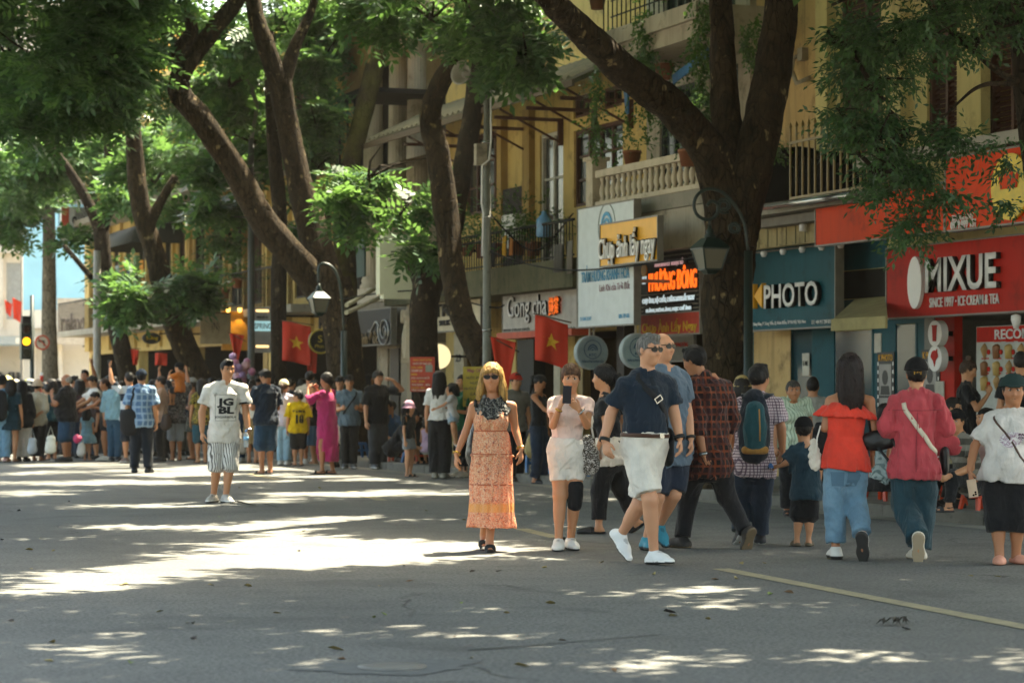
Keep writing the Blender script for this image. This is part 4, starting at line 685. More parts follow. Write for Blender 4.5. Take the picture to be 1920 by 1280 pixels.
def blob_pts(px, py, Z, rx, ry, rz, n, r):
	c = np.array(at(px,py,Z)); u = r.normal(size=(n,3)); u /= np.linalg.norm(u,axis=1)[:,None]; u *= (r.uniform(0,1,n) ** .42)[:,None]; k = Z / FPX
	# clumps: pull points towards a few centres so that gaps stay open
	cc = r.normal(size=(max(3,n // 26),3)); cc /= np.linalg.norm(cc,axis=1)[:,None]; cc *= r.uniform(.15,1,len(cc))[:,None] ** .5; j = r.integers(0,len(cc),n); u = u * .28 + cc[j] * .82
	R3,F3 = np.array(RGT),np.array(FWD); p = c + u[:,:1] * rx * k * R3 + u[:,1:2] * rz * F3 + u[:,2:] * ry * k * V(0,0,1); d = (p - c) * V(1,1,.3) + r.normal(size=(n,3)) * .5 * V(1,1,.5) + V(0,0,-.12); return p,d
SUN_N = np.array(SUN_DIR)
LIT_POLY = [[(0,1122),(0,1078),(180,1060),(330,1042),(300,1022),(420,1008),(400,985),(560,966),(700,964),(600,985),(560,1000),(700,1000),(760,1010),(960,1016),(1080,1028),(1000,1043),(830,1060),(680,1064),(450,1072),(330,1100),(200,1112),(60,1126)]]
LIT_SPOT = [(180,905,200,5),(60,925,70,9),(250,988,170,7),(90,1010,100,6),(500,940,90,5),(620,926,180,5),(740,920,80,4),(400,890,220,4),(120,872,150,5),(60,886,80,4),(560,868,170,3),(660,895,150,3),(800,975,50,5),(200,948,120,4),(930,962,60,4),(880,925,40,3),(1030,905,120,3),(1060,985,60,4),
			(1060,1113,60,7),(1290,1122,85,10),(1280,1098,45,5),(1370,1101,65,6),(1500,1142,75,8),(560,1122,28,4),(380,1142,30,6),(450,1137,28,4),(80,1195,34,7),(155,1184,30,6),(90,1230,40,9),(170,1243,32,7),(25,1150,45,6),(1190,1222,95,11),(1390,1243,110,9),(1240,1267,55,6),(1550,1228,32,5),(1830,1224,65,10),(1900,1140,55,8),(1685,1082,42,4),(1770,1087,32,4),(855,1152,34,5),(880,1194,36,6),(1900,1249,45,6),(620,1185,24,4),(1130,1178,40,3),(1345,1033,30,3),(1555,1033,40,3),(1480,985,60,3),(300,1244,34,5),(580,1275,30,5)]
LIT_AT = [(418,745,29,.34),(408,800,29,.25),(948,800,20.5,.24),(950,880,20.5,.26),(942,740,20.5,.14),(1072,840,20.7,.2),(712,735,41,.25),(655,800,42.5,.3)]   # chest or skirt of people; leaf gaps are cut so sun reaches them
def to_px(p):
	R3, F3 = np.array(RGT), np.array(FWD); Z = p @ F3; return CXP + (p @ R3) / Z * FPX, HZP + (CAM_H - p[:, 2]) / Z * FPX, Z
def lets_sun_through(p, margin):  # marks leaves to drop so sun falls on the chosen patches
	g = p - SUN_N * (p[:, 2] / SUN_N[2])[:, None]; R3, F3 = np.array(RGT), np.array(FWD); X, Z = g @ R3, g @ F3; hit = np.zeros(len(p), bool)
	gx = lambda px, py: ((px - CXP) * CAM_H / (py - HZP), FPX * CAM_H / (py - HZP))
	for cx, cy, rx, ry in LIT_SPOT:
		x0,z0 = gx(cx,cy); z1 = gx(cx,cy - ry)[1]; z2 = gx(cx,cy + ry)[1]; a = rx * z0 / FPX + margin; b = (z1 - z2) / 2 + margin; hit |= ((X - x0) / a) ** 2 + ((Z - (z1 + z2) / 2) / b) ** 2 < 1
	for px, py, zz, rr in LIT_AT:
		q = np.array(at(px, py, zz)); q = q - SUN_N * (q[2] / SUN_N[2]); hit |= (X - q @ R3) ** 2 + (Z - q @ F3) ** 2 < (rr + margin * .8) ** 2
	for poly in LIT_POLY:
		q = np.array([gx(*t) for t in poly]); c = q.mean(0)
		for dx, dz in ((0, 0), (1, 0), (-1, 0), (0, 1), (0, -1)):
			A, B = X + dx * margin * 1.2, Z + dz * margin * 1.2; ins = np.zeros(len(p), bool); j = len(q) - 1
			for i in range(len(q)):
				(xi, zi), (xj, zj) = q[i], q[j]; m = ((zi > B) != (zj > B)) & (A < (xj - xi) * (B - zi) / (zj - zi + 1e-9) + xi); ins ^= m; j = i
			hit |= ins
	return hit
def tree(name, label, trunk, limbs=(), bk=BARK, seg=14, wob=.09, group='street trees', foot=None):
	def pts(L): return [tuple(at(a, b, Z)) + (w * Z / FPX / 2 * .85,) for a, b, Z, w in L]
	T = pts(trunk); base = Vector((T[0][0], T[0][1], .12)); o = empty(name, base, label, 'tree', group); P0 = list(T)
	r0 = P0[0][3]; P0 = [(P0[0][0], P0[0][1], .05, r0 * 1.55), (P0[0][0], P0[0][1], .28, r0 * 1.2)] + P0
	q, rr = curve_z(P0, 9); b = MB(); b.tube(q, rr, seg, True, wob); put(b.build('trunk', bk), o)
	for L in limbs: q, rr = curve_z(pts(L), 9); b = MB(); b.tube(q, rr, max(6, seg - 3), True, wob); put(b.build('limb', bk), o)
	return o
def crown(o, blobs, m, kind, seed, sc=(.8, 1.25), name='crown', extra=()):
	r = np.random.default_rng(seed); vs = list(extra)
	for (px, py, Z, rx, ry, rz, n) in blobs:
		p, d = blob_pts(px, py, Z, rx, ry, rz, n, r); k = ~lets_sun_through(p, .05); p, d = p[k], d[k]
		vs.append(scatter(kind, p, d, r.uniform(sc[0], sc[1], len(p)), r))
	tw = MB()
	for (px, py, Z, rx, ry, rz, n) in blobs:
		if n < 100: continue
		k = Z / FPX; c = at(px, py + ry * .5, Z)
		for i in range(5): e = c + RGT * r.uniform(-1,1) * rx * k + FWD * r.uniform(-1,1) * rz + Vector((0,0,r.uniform(.1,1.3) * ry * k)); h = (c + e) / 2 + Vector((r.normal(),r.normal(),r.normal())) * .12; tw.tube([c,h,e],[.030,.02,.006],5,False)
	if tw.v: tag(put(tw.build('twigs', BARK), o), kind='stuff')
	return leaves(name, vs, m, o)
def overhead(x0, x1, z0, z1, n, seed, keep_px=640, h0=0., hh=3.2):  # unseen leaves above the frame, added and thinned to shape the road's shade
	r = np.random.default_rng(seed); R3, F3 = np.array(RGT), np.array(FWD)
	cen = np.stack([r.uniform(x0,x1,n // 22),r.uniform(z0,z1,n // 22)],1); j = r.integers(0,len(cen),n); u = cen[j] * .9 + np.stack([r.uniform(x0,x1,n),r.uniform(z0,z1,n)],1) * .1 + r.normal(size=(n,2)) * .55
	u = np.where(r.uniform(size=(n, 1)) < .5, np.stack([r.uniform(x0, x1, n), r.uniform(z0, z1, n)], 1), u)
	# u is across the street / along the street
	p = np.zeros((n,3)); p[:,0] = u[:,0]; p[:,1] = u[:,1]; Z = p @ F3; h = np.maximum(6.2,2.0 + .168 * Z) + h0 + r.uniform(0,1,n) ** 1.3 * hh; p[:,2] = h
	px, py, Zz = to_px(p); k = ~lets_sun_through(p, .26)
	p = p[k]; d = r.normal(size=(len(p), 3)) * V(1, 1, .35); return scatter('big', p, d, r.uniform(.75, 1.2, len(p)), r)
def trees():
	# the big forked tree by the green lamp
	Z = 30.8; t = tree('forked_tree','massive dark tree with three limbs beside the green lamp, right of centre',[(1372,930,Z,118),(1368,760,Z,100),(1362,600,Z,104),(1368,470,Z,112),(1378,380,Z,128)],
		[[(1365,400,Z,100),(1330,290,Z - .1,84),(1270,210,Z - .5,78),(1210,165,Z - .9,76),(1130,95,Z - 1.6,68),(1060,30,Z - 2.4,60),(1000,-40,Z - 3.2,54),(900,-150,Z - 4.5,44),(760,-260,Z - 6,30)],[(1375,400,Z,100),(1368,290,Z + .2,74),(1358,160,Z + .4,60),(1352,40,Z + .6,52),(1345,-80,Z + .8,46),(1300,-220,Z,34)],[(1385,400,Z,100),(1420,270,Z + .1,88),(1447,150,Z + .2,84),(1462,30,Z + .3,76),(1480,-90,Z + .3,66),(1560,-240,Z - 1,44)]],BARK2,24,.10)
	vs = [overhead(1.5, 15, 6, 30, 13000, 3), overhead(6, 17, 14, 36, 5200, 5)]
	crown(t, [(1300, 215, 31.5, 40, 22, .5, 40), (1290, 190, 31.6, 30, 16, .4, 30), (1330, 180, 32, 20, 30, .4, 26)], LEAF2, 'twig', 11, extra=())
	leaves('shade_crown', vs, LEAF, t)  # out-of-view foliage spread over the road for its shadow
	# the two middle trees
	Z = 39.2; t = tree('leaning_tree','leaning curved tree with flaking bark, right behind the blonde woman',[(938,860,Z,60),(925,740,Z,60),(905,672,Z,58),(868,600,Z + .3,56),(848,500,Z + .6,54),(836,400,Z + .8,56),(824,300,Z + .9,54),(806,225,Z + .9,48),(822,165,Z + .8,44),(850,110,Z + .6,42),(866,40,Z + .4,38),(862,-40,Z + .2,34),(830,-160,Z,26)],[],BARK2,14,.09)
	crown(t,[(910,40,38,110,46,1.4,300),(985,85,37.2,50,42,1.,150),(940,105,37.6,50,26,.9,80),(810,20,40.5,80,36,1.4,130),(735,40,41.5,80,46,1.4,170),(712,85,42,36,40,.9,70),(880,-40,38,200,60,2,260),(700,-30,41,130,50,2,200)],LEAF,'pin',21)
	Z = 41.8; t = tree('stump_forked_tree','dark trunk with a leafy sawn-off stump, behind the red menu board',[(800,840,Z,66),(797,720,Z,64),(795,600,Z,62),(802,520,Z,68)],
		[[(798,540,Z,56),(785,500,Z - .1,50),(772,472,Z - .1,40)],[(806,545,Z,52),(828,500,Z + .4,44),(846,440,Z + .6,44),(858,370,Z + .7,46),(872,290,Z + .8,44),(888,200,Z + .9,44),(896,110,Z + .9,40),(900,10,Z + 1,36),(905,-90,Z + 1,30)]],BARK,14,.08)
	crown(t,[(690,315,42.4,70,40,1.,120),(750,385,41.8,64,34,.9,130),(665,385,42.6,44,44,.9,80),(775,340,41.5,36,26,.6,50),(790,480,41.4,26,30,.4,50),(720,272,42.2,50,14,.6,36),(640,330,42.6,26,50,.6,44),(690,415,42,44,20,.7,36)],LEAF,'pin',22)
	# the great tree left of centre and its neighbours
	Z = 47.3; t = tree('great_leaning_tree','great tree splitting into two long leaning trunks, left of centre',[(656,850,Z,88),(650,720,Z,82),(640,610,Z,82),(616,530,Z,96)],
		[[(604,545,Z,78),(558,490,Z - .3,66),(490,408,Z - .6,62),(435,310,Z - .8,56),(378,225,Z - 1,54),(335,172,Z - 1,50),(348,125,Z - 1,42),(395,62,Z - 1,40),(445,0,Z - 1.2,36),(480,-70,Z - 1.2,30)],[(620,550,Z,80),(588,440,Z + .2,68),(562,340,Z + .3,56),(540,240,Z + .3,50),(525,150,Z + .2,54)],[(524,165,Z + .2,46),(500,90,Z,42),(478,20,Z,36),(470,-60,Z,30)],[(528,165,Z + .2,40),(552,90,Z + .3,28),(580,30,Z + .4,20),(600,-40,Z + .4,16)],[(350,180,Z - 1,30),(330,105,Z - 1.1,34),(360,60,Z - 1.1,30),(345,0,Z - 1.2,26)]],BARK2,14,.07)
	crown(t,[(120,90,44,170,100,2.2,800),(250,40,48.2,150,75,1.6,520),(180,190,46.5,120,70,1.6,430),(70,200,46,100,90,1.8,400),(470,60,51,110,70,1.8,330),(590,90,50,64,95,1.5,380),(605,215,49.5,40,65,1.2,190),(430,130,52,70,70,1.5,220),(150,-40,44,300,80,3.,520),(500,-40,49,220,60,3.,380),(20,60,46,60,120,1.8,220),(250,290,67,110,70,2.,300),(120,300,67,120,70,2.,320),(20,330,66,80,70,2.,260),(390,60,50,70,60,1.2,150),(270,150,49,90,80,1.5,260),(330,270,60,70,70,1.5,200),(430,420,62,70,40,1.5,130),(560,380,56,40,60,1.2,120),(480,140,56,80,80,1.5,240),(620,60,53,50,60,1.2,130)],LEAF,'pin',23)
	Z = 50; t = tree('straight_dark_tree','straight dark tree standing between the two leaning trunks',[(522,840,Z,38),(522,700,Z,36),(523,540,Z,36),(524,400,Z,34),(514,280,Z,32),(508,180,Z,28),(505,60,Z,24)],[],BARK,10,.06)
	crown(t,[(430,300,53,60,60,1.4,200),(480,240,53,60,60,1.4,220),(405,370,54,34,50,1.,100),(600,290,53,40,50,1.,110),(420,190,54,70,70,1.5,200)],LEAF,'pinfar',24)
	Z = 48.6; t = tree('mossy_tree','mossy green trunk right behind the great leaning tree',[(655,840,Z,50),(652,700,Z,46),(650,560,Z,48),(646,470,Z,50),(644,390,Z,42),(662,290,Z + .3,40),(690,180,Z + .6,44),(706,100,Z + .8,42),(712,0,Z + 1,36),(716,-80,Z + 1,30)],[],BARKM,12,.07)
	Z = 57; t = tree('slanting_tree','dark slanting trunk rising left of the man in the printed T-shirt',[(392,790,Z,64),(372,710,Z,58),(338,630,Z,56),(312,560,Z,52),(292,480,Z,46),(272,420,Z,44),(258,350,Z,44),(252,280,Z,38),(246,180,Z,30)],[[(275,430,Z,30),(300,380,Z,22),(330,330,Z,16)]],BARK2,12,.07)
	crown(t,[(280,545,56,80,44,1.,190),(362,560,55.2,34,42,.8,130),(345,520,55.5,34,20,.7,60),(235,560,56,36,38,.7,70),(290,320,60,80,46,1.3,200),(330,400,60,26,30,.8,40),(235,370,61,46,30,1.,70)],LEAF,'pinfar',25)
	Z = 64; t = tree('forked_far_tree','forked trunk under the bank sign, left',[(246,800,Z,48),(238,700,Z,44),(220,620,Z,40),(204,560,Z,38),(194,480,Z,36),(188,420,Z,36)],[[(188,430,Z,30),(160,370,Z,24),(130,320,Z,20),(90,268,Z,17),(50,230,Z,14),(20,190,Z,12)],[(192,430,Z,30),(204,370,Z,26),(205,290,Z,24),(200,200,Z,20)],[(230,590,Z,16),(150,495,Z,12),(120,460,Z,10)]],BARK,12,.06)
	crown(t,[(30,385,72,64,50,1.2,300),(10,445,73,36,40,1.,130),(90,300,66,80,44,1.2,230),(135,447,66,36,15,.6,60),(185,500,65.5,30,14,.6,30),(30,330,68,60,40,1.,250)],LEAF,'pinfar',26)
	Z = 74; t = tree('pale_straight_tree','straight pale grey trunk behind the traffic light, far left',[(96,780,Z,42),(94,690,Z,36),(92,560,Z,32),(92,440,Z,29),(91,330,Z,27),(90,200,Z,24)],[],BARKP,12,.05)
	crown(t,[(90,300,76,130,90,2.5,340),(20,380,77,60,60,1.8,170),(250,200,77,200,120,3.,480),(500,200,70,130,140,3.,400)],LEAF,'pinfar',27)
	# the fine-leaved tree at the right edge
	Z = 25; t = tree('fine_leaved_tree','fine-leaved tree hanging over the orange signs at the right edge',[(1990,1000,Z,90),(1985,700,Z,84),(1965,420,Z,80),(1935,200,Z,74),(1925,60,Z,70),(1930,-60,Z,60)],[[(1930,160,Z,16),(1880,140,Z - .2,14),(1830,100,Z - .4,11),(1800,70,Z - .5,8),(1740,20,Z - .6,5)],[(1925,160,Z,13),(1850,158,Z - .3,10),(1800,190,Z - .5,6),(1740,260,Z - .6,4),(1690,380,Z - .6,3)],[(1940,60,Z,30),(1850,-30,Z - .4,24),(1720,-60,Z - .6,18),(1560,10,Z - .8,6)]],BARK,14,.07)
	crown(t,[(1700,60,24,130,60,.8,300),(1640,140,24.2,90,60,.7,210),(1600,80,24.2,60,40,.5,120),(1790,40,24,110,50,.8,200),(1880,30,24.2,60,36,.6,120),(1680,250,24.3,80,66,.6,150),(1620,240,24.4,60,46,.5,150),(1740,325,24.2,60,40,.5,90),(1650,310,24.3,70,36,.5,100),(1560,215,24.3,26,14,.3,26),(1700,395,24.1,40,44,.4,72),(1720,445,24.1,24,30,.3,26),(1660,370,24.2,40,20,.3,40),(1780,380,24.1,40,30,.4,60),(1790,260,24.1,26,30,.3,46),(1840,268,24.1,50,12,.3,40),(1870,380,24,40,22,.3,22),(1900,300,24,20,20,.3,20),(1780,-50,24,220,50,1.2,400)],LEAF2,'twig',28,sc=(.7,1.2))
	# trees on the lakeside, out of the picture to the left, that shade the road
	base = Vector((-3.0,24,0)); t = empty('lakeside_tree',base,'broad lakeside tree out of view, its crown spread to shade the road','tree','street trees'); b = MB(); b.tube([base,base + Vector((.2,.1,3)),base + Vector((1.,.5,6.5)),base + Vector((3.5,2,9))],[.5,.4,.34,.2],12,True,.06); put(b.build('trunk',BARK),t); b = MB(); b.tube([base + Vector((.9,.4,6)),base + Vector((1,6,9)),base + Vector((3,14,11))],[.3,.2,.1],10,True,.06); put(b.build('limb',BARK),t)
	leaves('crown', [overhead(3, 13, 30, 60, 8500, 7, h0=.0)], LEAF, t)
trees()
def hanging_vine(label, spots, seed):
	r = np.random.default_rng(seed); vs = []; o = None
	for (px, y0, y1, X, w, n) in spots:
		a, b = on_x(px, y0, X), on_x(px, y1, X)
		if o is None: o = empty('hanging_vine', a, label, 'plant', 'vines on the balconies')
		t = r.uniform(0,1,n) ** 1.1; p = np.array(a)[None] * (1 - t)[:,None] + np.array(b)[None] * t[:,None] + r.normal(size=(n,3)) * w * (1 - .6 * t)[:,None] * V(.5,1,.3); d = r.normal(size=(n,3)) * V(1,1,.4) + V(0,0,-.9); vs.append(scatter('vine',p,d,r.uniform(.6,1.1,n),r))
	return leaves('foliage', vs, LEAF3, o)
hanging_vine('vine curtain trailing from the top balcony beside the leaning limb',[(1215,20,225,15.05,.13,150),(1205,30,120,15.05,.2,70)],1)
hanging_vine('thin vine hanging from the top balcony close to the forked trunk', [(1312, 0, 185, 15.05, .12, 120), (1325, 0, 120, 15.05, .1, 50)], 2)
hanging_vine('vine strand drooping past the small brown windows', [(1116, 120, 285, 15.05, .10, 90)], 3)
hanging_vine('sparse vine trailing right of the forked trunk',[(1400,30,90,15.4,.12,50),(1420,60,120,15.4,.08,30),(1452,230,290,15.4,.1,40)],4)
def pot_plant(label, px, py, X, h, w, n, seed, pot='#7a4a30', kind='vine'):
	r = np.random.default_rng(seed); b = on_x(px,py,X); o = empty('potted_plant',b,label,'plant','balcony plants'); m = MB(); m.lathe([(.10,0),(.14,.2),(.15,.2),(.15,.24),(.12,.24)],12); m.build('pot',plain('pot_' + pot.lstrip('#'),pot,.8),o)
	u = r.normal(size=(n,3)) * V(w,w,h * .3) + np.array(b) + V(0,0,.25 + h * .45); d = (u - np.array(b) - V(0,0,.2)) * V(1,1,.4) + r.normal(size=(n,3)) * .2; leaves('foliage',[scatter(kind,u,d,r.uniform(.7,1.2,n),r)],LEAF3,o); return o
for i,(px,py,X,h,w,n,lab) in enumerate([(935,482,15.5,.6,.28,90,'bushy plant on the iron balcony beside the loudspeaker pole'),(972,478,15.6,.8,.34,120,'tall leafy plant on the iron balcony left of the yellow cloths'),(1000,480,15.5,.5,.22,60,'low plant on the iron balcony under the white-framed door'),(875,480,15.5,.45,.22,60,'leafy plant on the iron balcony left of the loudspeaker pole'),(905,484,15.4,.3,.15,30,'small potted plant behind the loudspeaker pole on the iron balcony'),(1185,312,15.5,.7,.2,60,'grassy plant behind the left end of the balustrade'),(1245,150,15.6,.6,.3,80,'spiky bush hanging below the upper balcony'),(1262,210,15.8,.6,.3,90,'leafy bush behind the leaning limb above the balustrade'),(1290,312,15.1,.5,.12,40,'trailing plant at the right end of the balustrade'),(1120,18,15.3,.7,.3,80,'dense shrub on the top balcony railing'),(1240,0,15.3,.5,.3,70,'shrub spilling through the top balcony railing'),(420,560,15.4,.8,.5,160,'dark hedge of plants on the balcony above the canvas sign'),(445,540,15.4,.6,.4,110,'dark shrub on the balcony left of the grey lamp pole')]): pot_plant(lab,px,py,X,h,w,n,40 + i)
# ------------------------------------------------------------------ figures: distance-field modelling
class Field:
	def __init__(s): s.pr = []
	def _add(s, lo, hi, fn, k, op, col): s.pr.append((np.asarray(lo), np.asarray(hi), fn, k, op, col)); return s
	def limb(s, a, b, rad, k=.02, sq=None, col=0, op=0, cut=None, flare=None):
		a, b = np.asarray(a, float), np.asarray(b, float); ab = b - a; L2 = max(ab @ ab, 1e-8)
		rad = np.atleast_1d(np.asarray(rad, float)); ts = np.linspace(0, 1, len(rad)); R = rad.max()
		def fn(X, Y, Z):
			dx, dy, dz = X - a[0], Y - a[1], Z - a[2]
			t0 = (dx * ab[0] + dy * ab[1] + dz * ab[2]) / L2; t = np.clip(t0, 0, 1)
			qx, qy, qz = dx - t * ab[0], dy - t * ab[1], dz - t * ab[2]
			l2 = qx * qx + qy * qy + qz * qz
			if sq is not None:
				ax, f = sq; l2 = l2 + (f * f - 1) * (qx * ax[0] + qy * ax[1] + qz * ax[2]) ** 2
			r = np.interp(t, ts, rad) if len(rad) > 1 else rad[0]
			d = np.sqrt(l2) - r
			if cut is not None:
				L = math.sqrt(L2); d = np.maximum(d, (t0 - cut) * L)
			return d
		return s._add(np.minimum(a, b) - R, np.maximum(a, b) + R, fn, k, op, col)
	def ell(s, c, M, r, k=.02, col=0, op=0, cut=None):
		c = np.asarray(c, float); r = np.asarray(r, float); R = r.max(); mr = r.min()
		def fn(X, Y, Z):
			dx, dy, dz = X - c[0], Y - c[1], Z - c[2]; q = 0; g = 0
			for i in range(3):
				e = (dx * M[i][0] + dy * M[i][1] + dz * M[i][2]); q = q + (e / r[i]) ** 2; g = g + (e / r[i] ** 2) ** 2
			q = np.sqrt(q); d = q * (q - 1) / np.maximum(np.sqrt(g), 1e-6)
			d = np.where(q < .3, -mr * .7, d)
			if cut is not None:
				for (p, n) in cut: d = np.maximum(d, (X - p[0]) * n[0] + (Y - p[1]) * n[1] + (Z - p[2]) * n[2])
			return d
		return s._add(c - R, c + R, fn, k, op, col)
	def torso(s, P, Nk, rP, rN, secs, k=.03, col=0, op=0, mod=None, shear=None):
		P, Nk = np.asarray(P, float), np.asarray(Nk, float); u = unit(Nk - P); L = np.linalg.norm(Nk - P)
		S = np.array(secs, float); R = max(S[:, 1].max(), S[:, 2].max()) * 1.15 + abs(S[:, 3]).max()
		lo = P + u * S[0, 0]; hi = P + u * S[-1, 0]
		def fn(X, Y, Z):
			dx, dy, dz = X - P[0], Y - P[1], Z - P[2]
			h = dx * u[0] + dy * u[1] + dz * u[2]; t = np.clip(h / L, 0, 1)
			rx,ry,rz = (rP[i] + (rN[i] - rP[i]) * t for i in range(3)); n = np.sqrt(rx * rx + ry * ry + rz * rz); rx,ry,rz = rx / n,ry / n,rz / n
			fx, fy, fz = ry * u[2] - rz * u[1], rz * u[0] - rx * u[2], rx * u[1] - ry * u[0]
			w = np.interp(h, S[:, 0], S[:, 1]); d = np.interp(h, S[:, 0], S[:, 2]); o = np.interp(h, S[:, 0], S[:, 3])
			la = dx * rx + dy * ry + dz * rz; fr = dx * fx + dy * fy + dz * fz - o
			if mod is not None:
				m = mod(np.arctan2(fr / d, la / w), h); w = w * m; d = d * m
			q = np.sqrt((la / w) ** 2 + (fr / d) ** 2)
			dd = (q - 1) * np.minimum(w, d)
			return np.maximum(dd, np.maximum(S[0, 0] - h, h - S[-1, 0]))
		return s._add(np.minimum(lo, hi) - R, np.maximum(lo, hi) + R, fn, k, op, col)
	def fn(s, lo, hi, f, k=.01, col=0, op=0): return s._add(lo, hi, f, k, op, col)
	def bounds(s):
		lo = np.min([p[0] for p in s.pr if p[4] == 0], 0); hi = np.max([p[1] for p in s.pr if p[4] == 0], 0); return lo, hi
	def mesh(s, vox, lo=None, hi=None, wrinkle=None):
		if lo is None:
			lo, hi = s.bounds(); lo = lo - 2.5 * vox; hi = hi + 2.5 * vox
		n = np.maximum(np.ceil((hi - lo) / vox).astype(int) + 1, 4)
		ax = [(lo[i] + vox * np.arange(n[i])).astype(np.float32) for i in range(3)]
		F = np.full(n, .25, np.float32); C = np.zeros(n, np.int16)
		for (pl, ph, f, k, op, col) in s.pr:
			m = k + 3 * vox; sl = []
			for i in range(3):
				a = int(max(0, math.floor((pl[i] - m - lo[i]) / vox))); b = int(min(n[i], math.ceil((ph[i] + m - lo[i]) / vox) + 1))
				sl.append(slice(a, b))
			if any(x.stop <= x.start for x in sl): continue
			sl = tuple(sl)
			X = ax[0][sl[0]][:, None, None]; Y = ax[1][sl[1]][None, :, None]; Z = ax[2][sl[2]][None, None, :]
			d = f(X, Y, Z).astype(np.float32); g = F[sl]
			if op == 0:
				h = np.maximum(k - np.abs(d - g), 0) / k; nw = np.minimum(d, g) - h * h * k * .25
				if col: c = C[sl]; c[d < g] = col
				else: c = C[sl]; c[d < g - k * .5] = 0
			elif op == 1:   # carve
				h = np.maximum(k - np.abs(-d - g), 0) / k; nw = np.maximum(-d, g) + h * h * k * .25
			elif op == 2:   # keep only the inside of d (its own box only)
				nw = np.maximum(d, g)
			else:           # colour only
				c = C[sl]; c[d < 0] = col; nw = g
			F[sl] = nw
		if wrinkle is not None:
			X = ax[0][:, None, None]; Y = ax[1][None, :, None]; Z = ax[2][None, None, :]; F = F + wrinkle(X, Y, Z).astype(np.float32)
		v, q, cells = surface_nets(F)
		return v * vox + lo, q, C[tuple(np.minimum((v + .5).astype(int), n - 1).T)]
_CO = np.array([(i >> 2 & 1, i >> 1 & 1, i & 1) for i in range(8)])
_ED = [(a, b) for a in range(8) for b in range(a + 1, 8) if np.abs(_CO[a] - _CO[b]).sum() == 1]
def surface_nets(F):
	I = F < 0; nx, ny, nz = F.shape
	s = np.zeros((nx - 1, ny - 1, nz - 1), np.int8)
	for c in _CO: s += I[c[0]:nx - 1 + c[0], c[1]:ny - 1 + c[1], c[2]:nz - 1 + c[2]]
	cells = np.argwhere((s > 0) & (s < 8))
	if not len(cells): return np.zeros((0, 3)), np.zeros((0, 4), int), cells
	val = np.stack([F[cells[:, 0] + c[0], cells[:, 1] + c[1], cells[:, 2] + c[2]] for c in _CO], 1)
	acc = np.zeros((len(cells), 3)); cnt = np.zeros(len(cells))
	for a, b in _ED:
		va, vb = val[:, a], val[:, b]; m = (va < 0) != (vb < 0)
		t = np.where(m, va / np.where(m, va - vb, 1), 0)
		acc += m[:, None] * (_CO[a] + t[:, None] * (_CO[b] - _CO[a])); cnt += m
	v = cells + acc / cnt[:, None]
	vid = np.full(s.shape, -1, np.int32); vid[tuple(cells.T)] = np.arange(len(cells)); qs = []
	for axis in range(3):
		o1, o2 = (axis + 1) % 3, (axis + 2) % 3
		a = [slice(None)] * 3; b = [slice(None)] * 3; a[axis] = slice(0, -1); b[axis] = slice(1, None)
		A, B = I[tuple(a)], I[tuple(b)]; e = np.argwhere(A != B)
		ok = (e[:, o1] > 0) & (e[:, o2] > 0) & (e[:, o1] < F.shape[o1] - 1) & (e[:, o2] < F.shape[o2] - 1); e = e[ok]
		if not len(e): continue
		ins = A[tuple(e.T)]
		def at_(d1, d2):
			q = e.copy(); q[:, o1] += d1; q[:, o2] += d2; return vid[tuple(q.T)]
		q = np.stack([at_(-1, -1), at_(0, -1), at_(0, 0), at_(-1, 0)], 1); q[~ins] = q[~ins][:, ::-1]; qs.append(q)
	return v, np.concatenate(qs), cells
def waver(seed, amp, lam=.11, stretch=(1, 1, .55)):
	r = np.random.default_rng(seed); K = []
	for i in range(5):
		d = unit(r.normal(size=3) * V(*stretch)); K.append((d * 2 * math.pi / (lam * r.uniform(.55, 1.7)), r.uniform(0, 6.28)))
	def f(X, Y, Z):
		w = 0
		for i, (kv, ph) in enumerate(K):
			e = np.sin(X * kv[0] + Y * kv[1] + Z * kv[2] + ph + (w if i > 2 else 0)); w = w + (e if i != 3 else 1.6 * (.5 - np.abs(e)))
		return w * amp / 2.2
	return f
# ---- the pose: joints in the figure's own frame (x right in the picture, y away, z up, metres)
ARMS = {  # (upper arm, forearm, hand, palm) as (outward, forward, up)
	'down': ((.16,.02,-1),(.06,.16,-1),(.02,.1,-1)),'swing_f': ((.14,.30,-1),(.05,.62,-1),(0,.5,-1)),'swing_b': ((.2,-.34,-1),(.12,-.12,-1),(0,0,-1)),
	'hold': ((.12,.12,-1),(-.25,1,.1),(-.25,1,.1)),'phone': ((.18,.42,-.8),(-.42,.55,.75),(-.35,.3,.9)),'face': ((.35,.65,-.35),(-.55,.25,.9),(-.6,0,.6)),
	'behind': ((.2,-.3,-1),(-.75,-.45,-.55),(-.9,-.1,-.3)),'raise': ((.35,.6,.65),(-.05,.5,1),(0,.3,1)),'fold': ((.16,.1,-1),(-.9,.65,.12),(-1,.2,.1)),'hip': ((.45,-.12,-1),(-.3,.45,-.55),(-.5,.5,-.5)),
	'lap': ((.15,.25,-1),(-.2,1,-.35),(-.2,1,-.3)),'reach': ((.1,.75,-.7),(-.1,1,-.45),(0,1,-.4)),'carry': ((.14,.25,-1),(-.35,.9,.25),(-.8,.6,.2)),'brow': ((.55,.75,.05),(-.7,.1,.62),(-.9,-.1,.3)),
}
